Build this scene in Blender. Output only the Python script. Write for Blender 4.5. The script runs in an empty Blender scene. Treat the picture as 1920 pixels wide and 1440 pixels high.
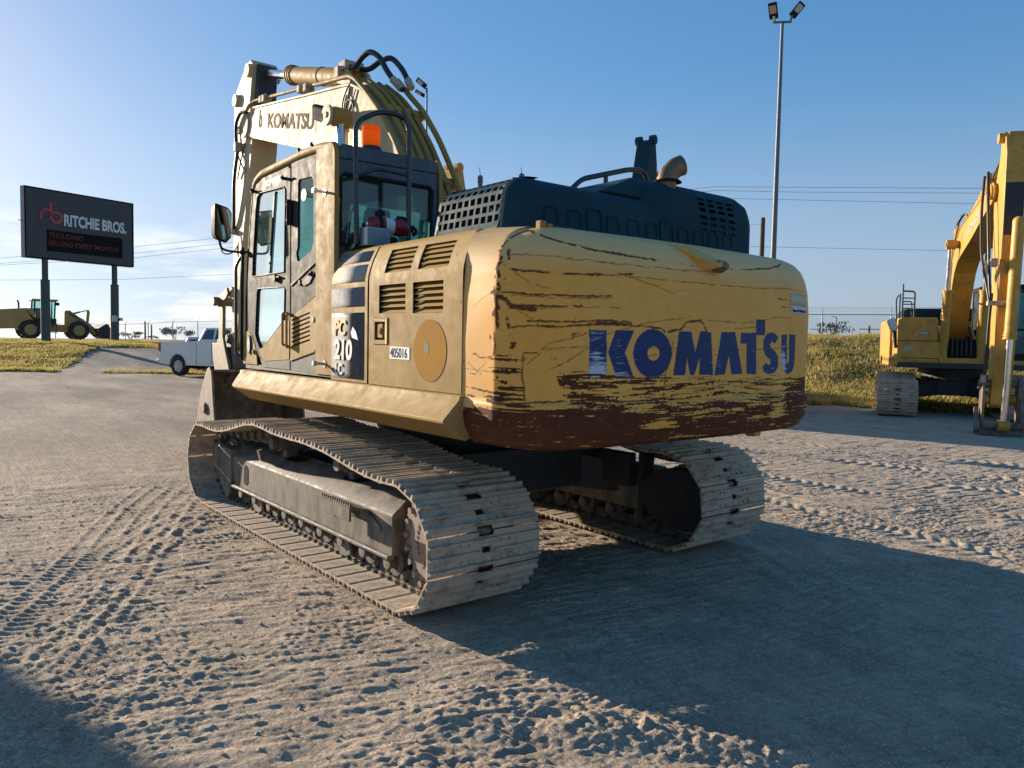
import bpy, bmesh, math, random
import numpy as np
from mathutils import Vector, Matrix
from mathutils.geometry import tessellate_polygon
random.seed(7); np.random.seed(7)
S = bpy.context.scene
C = S.collection
PI = math.pi
R = math.radians

# ------------------------------------------------------------------ camera
cam_d = bpy.data.cameras.new('camera'); cam = bpy.data.objects.new('camera', cam_d); C.objects.link(cam)
S.camera = cam
yaw, pitch, roll = -0.67680, -0.05740, 0.01920
fw = Vector((math.cos(pitch)*math.cos(yaw), math.cos(pitch)*math.sin(yaw), math.sin(pitch)))
rt = Vector((math.sin(yaw), -math.cos(yaw), 0)); up = rt.cross(fw)
r2 = rt*math.cos(roll) + up*math.sin(roll); u2 = -rt*math.sin(roll) + up*math.cos(roll)
CAM = Vector((-5.6656, 3.8195, 1.6221))
cam.matrix_world = Matrix(((r2.x, u2.x, -fw.x, CAM.x), (r2.y, u2.y, -fw.y, CAM.y), (r2.z, u2.z, -fw.z, CAM.z), (0, 0, 0, 1)))
cam_d.sensor_fit = 'HORIZONTAL'; cam_d.sensor_width = 36.0; cam_d.lens = 36.0*1442.0/1920.0
cam_d.clip_start = 0.05; cam_d.clip_end = 9000

# ------------------------------------------------------------------ light
SUN_EL, SUN_AZ = R(12.5), R(14.0)          # azimuth measured from +X towards +Y
w = bpy.data.worlds.new('World'); S.world = w; w.use_nodes = True
nt = w.node_tree; nt.nodes.clear()
def wn(t, **k):
    n = nt.nodes.new(t)
    for a, b in k.items(): setattr(n, a, b)
    return n
sky = wn('ShaderNodeTexSky', sky_type='NISHITA', sun_disc=False, sun_elevation=SUN_EL, sun_rotation=R(90)-SUN_AZ,
         altitude=100, air_density=1.0, dust_density=.55, ozone_density=2.2)
tc = wn('ShaderNodeTexCoord'); sep = wn('ShaderNodeSeparateXYZ'); nt.links.new(tc.outputs['Generated'], sep.inputs[0])
mp = wn('ShaderNodeMapping'); mp.inputs['Scale'].default_value = (1.6, 1.6, 9.0)
nt.links.new(tc.outputs['Generated'], mp.inputs[0])
nz = wn('ShaderNodeTexNoise'); nz.inputs['Scale'].default_value = 3.4; nz.inputs['Detail'].default_value = 9; nz.inputs['Roughness'].default_value = .62
nt.links.new(mp.outputs[0], nz.inputs['Vector'])
rmp = wn('ShaderNodeMapRange'); rmp.inputs['From Min'].default_value = .44; rmp.inputs['From Max'].default_value = .62
nt.links.new(nz.outputs['Fac'], rmp.inputs['Value'])
mel = wn('ShaderNodeMapRange'); mel.interpolation_type = 'SMOOTHSTEP'
mel.inputs['From Min'].default_value = .17; mel.inputs['From Max'].default_value = .05
nt.links.new(sep.outputs['Z'], mel.inputs['Value'])
maz = wn('ShaderNodeMapRange'); maz.interpolation_type = 'SMOOTHSTEP'      # clouds bank up towards the sun (+X)
maz.inputs['From Min'].default_value = .70; maz.inputs['From Max'].default_value = .97
nt.links.new(sep.outputs['X'], maz.inputs['Value'])
m1 = wn('ShaderNodeMath', operation='MULTIPLY'); nt.links.new(rmp.outputs[0], m1.inputs[0]); nt.links.new(mel.outputs[0], m1.inputs[1])
m2 = wn('ShaderNodeMath', operation='MULTIPLY'); nt.links.new(m1.outputs[0], m2.inputs[0]); nt.links.new(maz.outputs[0], m2.inputs[1])
m3 = wn('ShaderNodeMath', operation='MULTIPLY'); m3.inputs[1].default_value = .8; nt.links.new(m2.outputs[0], m3.inputs[0])
mx = wn('ShaderNodeMix', data_type='RGBA'); nt.links.new(m3.outputs[0], mx.inputs[0])
hs = wn('ShaderNodeGamma'); hs.inputs['Gamma'].default_value = .54; nt.links.new(sky.outputs[0], hs.inputs['Color']); h2_ = wn('ShaderNodeHueSaturation'); h2_.inputs['Saturation'].default_value = 1.85; nt.links.new(hs.outputs[0], h2_.inputs['Color']); gm_ = wn('ShaderNodeMix', data_type='RGBA', blend_type='MULTIPLY'); gm_.inputs[0].default_value = 1; gm_.inputs[7].default_value = (1.08, 1.09, 1.24, 1); h3_ = wn('ShaderNodeHueSaturation'); h3_.inputs['Saturation'].default_value = .60; nt.links.new(hs.outputs[0], h3_.inputs['Color']); mh_ = wn('ShaderNodeMapRange'); mh_.interpolation_type = 'SMOOTHSTEP'; mh_.inputs['From Min'].default_value = .34; mh_.inputs['From Max'].default_value = .0; nt.links.new(sep.outputs['Z'], mh_.inputs['Value']); ma_ = wn('ShaderNodeMix', data_type='RGBA', blend_type='MULTIPLY'); ma_.inputs[0].default_value = 1; ma_.inputs[7].default_value = (.70, .84, .98, 1); nt.links.new(h3_.outputs[0], ma_.inputs[6]); mb_ = wn('ShaderNodeMix', data_type='RGBA'); nt.links.new(mh_.outputs[0], mb_.inputs[0]); nt.links.new(h2_.outputs[0], mb_.inputs[6]); nt.links.new(ma_.outputs[2], mb_.inputs[7]); nt.links.new(mb_.outputs[2], gm_.inputs[6]); nt.links.new(gm_.outputs[2], mx.inputs[6]); mx.inputs[7].default_value = (4.9, 4.75, 4.5, 1)
bg = wn('ShaderNodeBackground'); bg.inputs['Strength'].default_value = 0.125
out = wn('ShaderNodeOutputWorld'); nt.links.new(mx.outputs[2], bg.inputs[0]); nt.links.new(bg.outputs[0], out.inputs[0])
sl = bpy.data.lights.new('sun', 'SUN'); sl.energy = 4.7; sl.angle = R(0.55); sl.color = (1.0, .85, .67)
so = bpy.data.objects.new('sun', sl); C.objects.link(so)
sd = Vector((math.cos(SUN_EL)*math.cos(SUN_AZ), math.cos(SUN_EL)*math.sin(SUN_AZ), math.sin(SUN_EL)))
so.rotation_euler = sd.to_track_quat('Z', 'Y').to_euler(); so.location = (20, 6, 12)
vs = S.view_settings; vs.view_transform = 'Standard'; vs.look = 'None'; vs.gamma = 1; vs.use_curve_mapping = False; vs.exposure = 1.1
S.display_settings.display_device = 'sRGB'

# ------------------------------------------------------------------ mesh helpers
def V(*a): return Vector(a)
SPLIT = {'pin_boss', 'slot', 'pipe_clamp', 'bucket_ear', 'bucket_tooth', 'door_bumper', 'hose_fitting', 'hose_clamp', 'hose', 'tie_bolt', 'track_guard', 'carrier_roller', 'quick_coupler', 'bucket_link', 'boom_bracket', 'ladder', 'flange', 'lifting_tab', 'lamp_arm', 'window_seal', 'headlight', 'handrail', 'nose_pipe', 'roof_clip', 'controls', 'lift_arm', 'side_skirt'}
class MB:
    def __init__(s): s.v = []; s.f = []; s.sm = []; s.mi = []; s.cur = 0
    def add(s, vs, fs, smooth=False):
        o = len(s.v); s.v += [tuple(p) for p in vs]
        for f in fs: s.f.append(tuple(i+o for i in f)); s.sm.append(smooth); s.mi.append(s.cur)
        return s
    def hexa(s, p):   # 8 points: bottom 4 ccw, top 4 ccw
        return s.add(p, [(3, 2, 1, 0), (4, 5, 6, 7), (0, 1, 5, 4), (1, 2, 6, 5), (2, 3, 7, 6), (3, 0, 4, 7)])
    def box(s, x0, x1, y0, y1, z0, z1):
        return s.hexa([(x0, y0, z0), (x1, y0, z0), (x1, y1, z0), (x0, y1, z0), (x0, y0, z1), (x1, y0, z1), (x1, y1, z1), (x0, y1, z1)])
    def obox(s, c, sx, sy, sz, M=None):
        P = [Vector((a*sx/2, b*sy/2, d*sz/2)) for d in (-1, 1) for a, b in ((-1, -1), (1, -1), (1, 1), (-1, 1))]
        if M is not None: P = [M @ p for p in P]
        c = Vector(c); return s.hexa([c+p for p in P])
    def bar(s, a, b, w, h=None, upv=(0, 0, 1)):   # rectangular bar from a to b
        a = Vector(a); b = Vector(b); d = (b-a).normalized(); u = Vector(upv)
        sd_ = d.cross(u)
        if sd_.length < 1e-4: sd_ = d.cross(Vector((1, 0, 0)))
        sd_.normalize(); u = sd_.cross(d); h = w if h is None else h
        q = [(-w/2, -h/2), (w/2, -h/2), (w/2, h/2), (-w/2, h/2)]
        return s.hexa([a+sd_*x+u*y for x, y in q]+[b+sd_*x+u*y for x, y in q])
    def prism(s, poly, ax, a, b, smooth=False):   # poly in the plane normal to ax, extruded from a to b
        def mk(p, t):
            return (t, p[0], p[1]) if ax == 'x' else (p[0], t, p[1]) if ax == 'y' else (p[0], p[1], t)
        n = len(poly); vs = [mk(p, a) for p in poly]+[mk(p, b) for p in poly]
        fs = [tuple(range(n)), tuple(range(2*n-1, n-1, -1))]
        s.add(vs, fs); s.add(vs, [(i, i+n, (i+1) % n+n, (i+1) % n) for i in range(n)], smooth); return s
    def plate(s, outer, holes, ax, a, b):        # polygon with holes, extruded
        def mk(p, t):
            return Vector((t, p[0], p[1])) if ax == 'x' else Vector((p[0], t, p[1])) if ax == 'y' else Vector((p[0], p[1], t))
        loops = [outer]+list(holes)
        P3 = [[Vector((p[0], p[1], 0)) for p in l] for l in loops]
        tri = tessellate_polygon(P3); flat = [p for l in loops for p in l]
        for t, rev in ((a, False), (b, True)):
            s.add([mk(p, t) for p in flat], [tuple(reversed(q)) if rev else tuple(q) for q in tri])
        for l in loops:
            n = len(l); s.add([mk(p, a) for p in l]+[mk(p, b) for p in l], [(i, (i+1) % n, (i+1) % n+n, i+n) for i in range(n)])
        return s
    def cyl(s, a, b, r0, r1=None, n=16, cap=True):
        a = Vector(a); b = Vector(b); r1 = r0 if r1 is None else r1
        d = (b-a).normalized(); u = d.orthogonal().normalized(); v = d.cross(u)
        ra = [a+(u*math.cos(2*PI*i/n)+v*math.sin(2*PI*i/n))*r0 for i in range(n)]
        rb = [b+(u*math.cos(2*PI*i/n)+v*math.sin(2*PI*i/n))*r1 for i in range(n)]
        s.add(ra+rb, [(i, (i+1) % n, n+(i+1) % n, n+i) for i in range(n)], True)
        if cap:
            s.add(ra, [tuple(range(n-1, -1, -1))]); s.add(rb, [tuple(range(n))])
        return s
    def tube(s, pts, r, n=8, closed=False, cap=True, round_=0.0, radii=None):
        P = [Vector(p) for p in pts]
        if round_ > 0 and len(P) > 2:
            Q = [P[0]]
            for i in range(1, len(P)-1):
                a, b, c = P[i-1], P[i], P[i+1]; l = min(round_, (a-b).length*.45, (c-b).length*.45)
                p0 = b+(a-b).normalized()*l; p1 = b+(c-b).normalized()*l
                for k in range(6):
                    t = k/5; Q.append((1-t)**2*p0+2*t*(1-t)*b+t*t*p1)
            Q.append(P[-1]); P = Q
        m = len(P); ring = []; u = None
        for i in range(m):
            d = (P[(i+1) % m]-P[i-1]) if closed or 0 < i < m-1 else (P[1]-P[0] if i == 0 else P[-1]-P[-2])
            if d.length < 1e-9: d = Vector((0, 0, 1))
            d.normalize()
            u = (d.orthogonal() if u is None else u-d*u.dot(d)).normalized(); v = d.cross(u)
            rr = r if radii is None else radii[i]
            ring.append([P[i]+(u*math.cos(2*PI*k/n)+v*math.sin(2*PI*k/n))*rr for k in range(n)])
        fs = []
        for i in range(m if closed else m-1):
            j = (i+1) % m
            for k in range(n): fs.append((i*n+k, i*n+(k+1) % n, j*n+(k+1) % n, j*n+k))
        s.add([p for rg in ring for p in rg], fs, True)
        if cap and not closed:
            s.add(ring[0], [tuple(range(n-1, -1, -1))]); s.add(ring[-1], [tuple(range(n))])
        return s
    def sphere(s, c, r, sx=1, sy=1, sz=1, n=14, m=8):
        c = Vector(c); vs = []
        for i in range(m+1):
            t = PI*i/m
            for k in range(n): vs.append(c+Vector((math.sin(t)*math.cos(2*PI*k/n)*r*sx, math.sin(t)*math.sin(2*PI*k/n)*r*sy, math.cos(t)*r*sz)))
        return s.add(vs, [(i*n+k, (i+1)*n+k, (i+1)*n+(k+1) % n, i*n+(k+1) % n) for i in range(m) for k in range(n)], True)
    def islands(s, tol=.003):
        n = len(s.v); par = list(range(n))
        def find(a):
            while par[a] != a: par[a] = par[par[a]]; a = par[a]
            return a
        key = {}
        for i, p in enumerate(s.v):
            k = (round(p[0], 4), round(p[1], 4), round(p[2], 4)); j = key.setdefault(k, i)
            if j != i: par[find(i)] = find(j)
        for f in s.f:
            a = find(f[0])
            for i in f[1:]: par[find(i)] = a
        box = {}
        for i, p in enumerate(s.v):
            r = find(i); b = box.setdefault(r, [list(p), list(p), {r}])
            for k in range(3): b[0][k] = min(b[0][k], p[k]); b[1][k] = max(b[1][k], p[k])
        B = list(box.values()); ch = True
        while ch:
            ch = False
            for i in range(len(B)):
                for j in range(i+1, len(B)):
                    if all(B[i][0][k]-tol <= B[j][1][k] and B[j][0][k]-tol <= B[i][1][k] for k in range(3)):
                        for k in range(3): B[i][0][k] = min(B[i][0][k], B[j][0][k]); B[i][1][k] = max(B[i][1][k], B[j][1][k])
                        B[i][2] |= B[j][2]; B.pop(j); ch = True; break
                if ch: break
        out_ = []
        for b in B:
            m = MB(); idx = {}
            for f, sm, mi in zip(s.f, s.sm, s.mi):
                if find(f[0]) in b[2]:
                    for i in f:
                        if i not in idx: idx[i] = len(m.v); m.v.append(s.v[i])
                    m.f.append(tuple(idx[i] for i in f)); m.sm.append(sm); m.mi.append(mi)
            out_.append(m)
        return out_
    def build(s, name, mat, parent=None, bevel=0, seg=2, label=None, xf=None, solid=0, fixn=True, split=None):
        if split is None: split = name in SPLIT
        if split:
            r = None
            for m in s.islands(): o = m.build(name, mat, parent, bevel, seg, label, xf, solid, fixn, False); r = r or o
            return r

        me = bpy.data.meshes.new(name); vs = s.v
        if xf is not None: vs = [xf @ Vector(p) for p in vs]
        me.from_pydata([tuple(p) for p in vs], [], s.f)
        me.polygons.foreach_set('use_smooth', s.sm)
        for mm in (mat if isinstance(mat, (list, tuple)) else [mat]): me.materials.append(mm)
        me.polygons.foreach_set('material_index', s.mi)
        if fixn:
            bm = bmesh.new(); bm.from_mesh(me)
            if bevel: bmesh.ops.remove_doubles(bm, verts=bm.verts, dist=1e-5)
            bmesh.ops.recalc_face_normals(bm, faces=bm.faces); bm.to_mesh(me); bm.free()
        me.update()
        o = bpy.data.objects.new(name, me); C.objects.link(o)
        if parent is not None: o.parent = parent
        if solid:
            md = o.modifiers.new('thick', 'SOLIDIFY'); md.thickness = solid; md.offset = -1
        if bevel:
            md = o.modifiers.new('bevel', 'BEVEL'); md.width = bevel; md.segments = seg; md.limit_method = 'ANGLE'; md.angle_limit = R(35); md.harden_normals = True
            for p in me.polygons: p.use_smooth = True
        if label: o['label'] = label
        return o
def tag(o, label=None, cat=None, group=None, kind=None):
    if label: o['label'] = label
    if cat: o['category'] = cat
    if group: o['group'] = group
    if kind: o['kind'] = kind
    return o
def empty(name, loc=(0, 0, 0), rz=0, label=None, cat=None, group=None):
    o = bpy.data.objects.new(name, None); C.objects.link(o); o.location = loc; o.rotation_euler = (0, 0, rz); o.empty_display_size = .2
    return tag(o, label, cat, group)
def copy_tree(o, parent=None, memo=None):
    c = o.copy(); C.objects.link(c)
    if parent is not None: c.parent = parent
    for ch in list(o.children): copy_tree(ch, c)
    return c
FONT = None
def text(name, s_, size, mat, parent, M, bold=0.0, sx=1.0, align='LEFT', depth=0.001, label=None, shear=0):
    cu = bpy.data.curves.new(name, 'FONT'); cu.body = s_; cu.size = size; cu.offset = bold; cu.align_x = align; cu.extrude = depth; cu.shear = shear
    cu.resolution_u = 4
    t = bpy.data.objects.new(name+'_tmp', cu); C.objects.link(t)
    dg = bpy.context.evaluated_depsgraph_get(); dg.update()
    me = bpy.data.meshes.new_from_object(t.evaluated_get(dg)); bpy.data.objects.remove(t)
    me.name = name; me.transform(M @ Matrix.Diagonal((sx, 1, 1, 1)))
    me.materials.clear(); me.materials.append(mat)
    o = bpy.data.objects.new(name, me); C.objects.link(o)
    if parent is not None: o.parent = parent
    if label: o['label'] = label
    return o
def frame(o, xdir, ydir):   # matrix taking local x,y to the given directions at o
    x = Vector(xdir).normalized(); y = Vector(ydir); y = (y-x*y.dot(x)).normalized(); z = x.cross(y)
    return Matrix(((x.x, y.x, z.x, o[0]), (x.y, y.y, z.y, o[1]), (x.z, y.z, z.z, o[2]), (0, 0, 0, 1)))

# ------------------------------------------------------------------ material helpers
class NT:
    def __init__(s, name):
        s.m = bpy.data.materials.new(name); s.m.use_nodes = True; s.t = s.m.node_tree; s.t.nodes.clear()
        s.o = s.n('ShaderNodeOutputMaterial'); s.b = s.n('ShaderNodeBsdfPrincipled'); s.l(s.b.outputs[0], s.o.inputs[0])
        s.co = s.n('ShaderNodeTexCoord')
    def n(s, t, **k):
        x = s.t.nodes.new(t)
        for a, b in k.items(): setattr(x, a, b)
        return x
    def l(s, a, b): s.t.links.new(a, b)
    def set(s, i, v):
        if hasattr(v, 'links') or hasattr(v, 'is_linked'): s.l(v, i)
        else:
            try: i.default_value = v
            except Exception: i.default_value = (*v, 1) if len(v) == 3 else v
    def map(s, scale=(1, 1, 1), space='Object', rot=(0, 0, 0)):
        m = s.n('ShaderNodeMapping'); m.inputs['Scale'].default_value = scale if isinstance(scale, tuple) else (scale,)*3
        m.inputs['Rotation'].default_value = rot; s.l(s.co.outputs[space], m.inputs[0]); return m.outputs[0]
    def noise(s, scale, detail=6, rough=.6, vec=None, dist=0, out_='Fac'):
        x = s.n('ShaderNodeTexNoise'); x.inputs['Scale'].default_value = scale; x.inputs['Detail'].default_value = detail
        x.inputs['Roughness'].default_value = rough; x.inputs['Distortion'].default_value = dist
        s.l(vec if vec is not None else s.map(), x.inputs['Vector']); return x.outputs[out_]
    def rng(s, v, a, b, c=0, d=1, smooth=False):
        x = s.n('ShaderNodeMapRange'); x.inputs[1].default_value = a; x.inputs[2].default_value = b; x.inputs[3].default_value = c; x.inputs[4].default_value = d
        if smooth: x.interpolation_type = 'SMOOTHSTEP'
        s.l(v, x.inputs[0]); return x.outputs[0]
    def math(s, op, a, b=0.5, c=None):
        x = s.n('ShaderNodeMath', operation=op); s.set(x.inputs[0], a); s.set(x.inputs[1], b)
        if c is not None: s.set(x.inputs[2], c)
        return x.outputs[0]
    def mix(s, f, a, b, mode='MIX'):
        x = s.n('ShaderNodeMix', data_type='RGBA', blend_type=mode); s.set(x.inputs[0], f); s.set(x.inputs[6], a); s.set(x.inputs[7], b); return x.outputs[2]
    def bump(s, h, strength=.3, dist=.01, prev=None):
        x = s.n('ShaderNodeBump'); x.inputs['Strength'].default_value = strength; x.inputs['Distance'].default_value = dist
        s.l(h, x.inputs['Height'])
        if prev is not None: s.l(prev, x.inputs['Normal'])
        return x.outputs[0]
    def fin(s, color=None, rough=None, metal=None, normal=None, spec=None, coat=None):
        b = s.b
        if color is not None: s.set(b.inputs['Base Color'], color)
        if rough is not None: s.set(b.inputs['Roughness'], rough)
        if metal is not None: s.set(b.inputs['Metallic'], metal)
        if normal is not None: s.l(normal, b.inputs['Normal'])
        if spec is not None: b.inputs['Specular IOR Level'].default_value = spec
        if coat is not None: b.inputs['Coat Weight'].default_value = coat
        return s.m
def c4(c): return (c[0], c[1], c[2], 1)
def paint(name, col, col2=None, rough=.5, metal=0, dust=None, dusta=.3, chip=None, chipa=.0, bump=.04, sc=1.0, streak=True, spec=.5):
    t = NT(name); col2 = col2 or tuple(k*.82 for k in col)
    n1 = t.noise(1.7*sc, 7, .6); n2 = t.noise(11*sc, 6, .65)
    c = t.mix(t.rng(n1, .35, .65), c4(col), c4(col2))
    r = t.rng(n2, .3, .7, rough-.08, rough+.1)
    if dust:
        dn = t.noise(4.5*sc, 9, .72, vec=t.map((1, 1, .45 if streak else 1)))
        f = t.rng(dn, .62-dusta*.5, .80-dusta*.45, 0, min(.92, .35+dusta)); c = t.mix(f, c, c4(dust)); r = t.math('ADD', r, t.math('MULTIPLY', f, .25))
    if chip:
        cn = t.noise(26*sc, 8, .7); cm = t.noise(3*sc, 3, .5)
        f = t.math('MULTIPLY', t.rng(cn, .66-chipa*.25, .68-chipa*.25), t.rng(cm, .45, .55)); c = t.mix(f, c, c4(chip)); r = t.math('ADD', r, t.math('MULTIPLY', f, .3))
    nb = t.bump(n2, bump, .01)
    return t.fin(c, r, metal, nb, spec)

YEL = (.68, .38, .075); YEL2 = (.62, .33, .05); TAN = (.54, .38, .18); DUST = (.40, .33, .25); RUST = (.075, .032, .018)
M = {}
M['yellow'] = paint('worn yellow paint', YEL, YEL2, .42, dust=TAN, dusta=.35, chip=RUST, chipa=.12, bump=.06)
M['tan'] = paint('faded tan yellow paint', (.36, .225, .062), (.32, .19, .045), .66, dust=(.35, .245, .115), dusta=.25, chip=RUST, chipa=.05, bump=.012, spec=.18)
M['cream'] = paint('pale cream boom paint', (.52, .43, .26), (.42, .32, .16), .60, dust=(.58, .48, .30), dusta=.22, chip=(.2, .12, .06), chipa=.1, bump=.012, spec=.2)  # paler and creamier than the other machine paints
M['amber'] = paint('newer yellow paint', (.56, .31, .04), (.46, .235, .028), .45, dust=(.14, .09, .05), dusta=.26, chip=(.05, .035, .025), chipa=.25, bump=.05)
M['hood'] = paint('dark blue grey hood paint', (.018, .052, .068), (.014, .042, .055), .6, dust=(.07, .08, .08), dusta=.06, bump=.03, spec=.06)
M['cabgrey'] = paint('grey brown cab paint', (.028, .025, .021), (.023, .020, .017), .65, dust=(.11, .09, .07), dusta=.14, bump=.008, spec=.12)
M['slate'] = paint('slate grey decal', (.11, .112, .105), (.09, .092, .088), .6, dust=(.28, .25, .2), dusta=.25, spec=.2)
M['bluegrey'] = paint('cab rear blue grey paint', (.022, .040, .060), (.035, .055, .075), .35, dust=(.14, .15, .16), dusta=.25, bump=.08)
M['black'] = paint('black rubber and plastic', (.012, .012, .013), (.02, .02, .02), .6, dust=(.07, .065, .055), dusta=.1, bump=.01, spec=.15)
M['hose'] = paint('black hose', (.012, .012, .014), (.02, .02, .022), .38, dust=(.16, .14, .11), dusta=.1)
M['rail'] = paint('dark rail paint', (.018, .022, .026), (.026, .03, .034), .28, dust=(.16, .14, .11), dusta=.08)
M['steel'] = paint('dusty track steel', (.21, .17, .13), (.14, .115, .09), .6, .1, dust=(.52, .41, .29), dusta=.60, bump=.25, sc=2.2, streak=False)
M['frame'] = paint('dusty grey track frame', (.050, .052, .050), (.085, .075, .062), .6, 0, dust=(.27, .225, .17), dusta=.42, bump=.15, sc=1.6)
M['under'] = paint('dark undercarriage paint', (.016, .022, .028), (.03, .03, .03), .6, dust=(.12, .10, .08), dusta=.18, bump=.2)
M['iron'] = paint('rusty bucket iron', (.16, .115, .085), (.10, .07, .05), .55, .3, dust=(.30, .24, .18), dusta=.35, bump=.2, sc=1.8)
M['rustgear'] = paint('rusty brown sprocket plate', (.27, .20, .15), (.21, .155, .115), .6, .2, dust=(.36, .30, .24), dusta=.35, bump=.1)
M['chrome'] = paint('polished rod', (.75, .75, .74), (.6, .58, .55), .16, 1.0, dust=(.4, .36, .3), dusta=.06, bump=.0)
M['exhaust'] = paint('heat tinted exhaust pipe', (.26, .16, .085), (.14, .09, .06), .45, .6, dust=(.3, .2, .12), dusta=.25)
M['red'] = paint('red extinguisher paint', (.30, .018, .022), (.24, .012, .016), .3, dust=(.3, .2, .18), dusta=.1)
M['white'] = paint('off white print', (.72, .72, .70), (.6, .6, .58), .5, dust=(.4, .37, .32), dusta=.12)
M['orangeprint'] = paint('orange print', (.72, .33, .04), (.6, .28, .05), .45, dust=(.4, .3, .18), dusta=.15)
M['blackprint'] = paint('black print', (.01, .01, .012), (.015, .015, .016), .75, bump=.0, spec=.08)
M['navy'] = paint('navy decal', (.17, .17, .19), (.19, .18, .18), .85, dust=(.30, .27, .22), dusta=.3)
M['silverband'] = paint('silver decal band', (.42, .40, .36), (.36, .33, .28), .9, 0, dust=(.42, .34, .22), dusta=.35)
M['fadedtext'] = paint('faded grey boom lettering', (.26, .20, .14), (.40, .31, .20), .9, spec=.05, streak=False)
M['seat'] = paint('dark seat cloth', (.03, .04, .05), (.05, .055, .06), .85)
M['lining'] = paint('cab lining', (.06, .065, .07), (.05, .05, .055), .8)
M['galv'] = paint('galvanised steel', (.42, .43, .44), (.34, .35, .36), .35, .7)
M['pole'] = paint('grey light pole', (.15, .16, .17), (.12, .13, .14), .55, .1)
M['wood'] = paint('weathered wood pole', (.11, .075, .055), (.08, .055, .04), .85)
M['wire'] = paint('black cable', (.03, .03, .035), (.03, .03, .035), .6)
M['rubber'] = paint('tyre rubber', (.02, .02, .02), (.03, .028, .026), .8, dust=(.14, .12, .10), dusta=.25)
M['loader'] = paint('dusty loader yellow', (.50, .28, .07), (.42, .24, .06), .5, dust=(.32, .26, .18), dusta=.3)
M['silver'] = paint('silver car paint', (.80, .76, .68), (.76, .72, .64), .35, .0, dust=(.32, .30, .27), dusta=.05, bump=.0)
M['signblack'] = paint('charcoal sign face', (.028, .028, .031), (.034, .033, .036), .35)
M['signside'] = paint('pinkish grey sign side', (.30, .23, .235), (.26, .2, .2), .5)
M['signred'] = paint('red logo', (.50, .05, .055), (.46, .045, .05), .5)
M['postgreen'] = paint('dark green grey post', (.05, .065, .06), (.06, .07, .065), .5)
M['cone'] = paint('orange cone', (.6, .12, .03), (.5, .1, .03), .6)
def glassmat(name, tint=(.60, .82, .78), mirror=.03, dirt=.07):
    t = NT(name); t.t.nodes.remove(t.b)
    tr = t.n('ShaderNodeBsdfTransparent'); tr.inputs[0].default_value = c4(tint)
    gl = t.n('ShaderNodeBsdfGlossy'); gl.inputs['Roughness'].default_value = .03; gl.inputs[0].default_value = (.9, .95, .95, 1)
    df = t.n('ShaderNodeBsdfDiffuse'); df.inputs[0].default_value = (.45, .50, .46, 1)
    fr = t.n('ShaderNodeFresnel'); fr.inputs[0].default_value = 1.38
    a = t.n('ShaderNodeMixShader'); t.l(t.math('ADD', t.math('MULTIPLY', fr.outputs[0], .55), mirror), a.inputs[0]); t.l(tr.outputs[0], a.inputs[1]); t.l(gl.outputs[0], a.inputs[2])
    b = t.n('ShaderNodeMixShader'); t.l(t.rng(t.noise(5, 8, .7), .35, .75, dirt*.3, dirt*2.2), b.inputs[0]); t.l(a.outputs[0], b.inputs[1]); t.l(df.outputs[0], b.inputs[2])
    t.l(b.outputs[0], t.o.inputs[0]); return t.m
M['glass'] = glassmat('tinted cab glass')
M['glassrear'] = glassmat('rear cab glass', (.42, .60, .60), .03, .05)
M['carglass'] = glassmat('dark car glass', (.10, .13, .13), .08, .05)
t = NT('amber beacon lens'); tl_ = t.n('ShaderNodeBsdfTranslucent'); tl_.inputs[0].default_value = (1.0, .36, .012, 1); t.fin((.95, .22, .008, 1), .25); ms_ = t.n('ShaderNodeMixShader'); ms_.inputs[0].default_value = .6; t.l(t.b.outputs[0], ms_.inputs[1]); t.l(tl_.outputs[0], ms_.inputs[2]); t.l(ms_.outputs[0], t.o.inputs[0]); M['beacon'] = t.m
t = NT('mirror glass'); t.fin((.8, .82, .82, 1), .05, 1.0); M['mirror'] = t.m
t = NT('red led letters'); t.b.inputs['Emission Color'].default_value = (.9, .12, .06, 1); t.b.inputs['Emission Strength'].default_value = .012; t.fin((.09, .012, .01, 1), .6); M['led'] = t.m
t = NT('red lamp'); t.fin((.35, .02, .02, 1), .3); M['taillight'] = t.m
t = NT('lamp diffuser'); t.fin((.5, .45, .38, 1), .4); M['diffuser'] = t.m
t = NT('painted patch over a round sticker'); n = t.noise(7, 6, .6); t.fin(t.mix(t.rng(n, .4, .65), (.42, .22, .040, 1), (.37, .20, .06, 1)), .8, spec=.05); M['patch'] = t.m
M['fadelabel'] = paint('faded cream label', (.60, .50, .34), (.52, .42, .26), .6)

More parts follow.
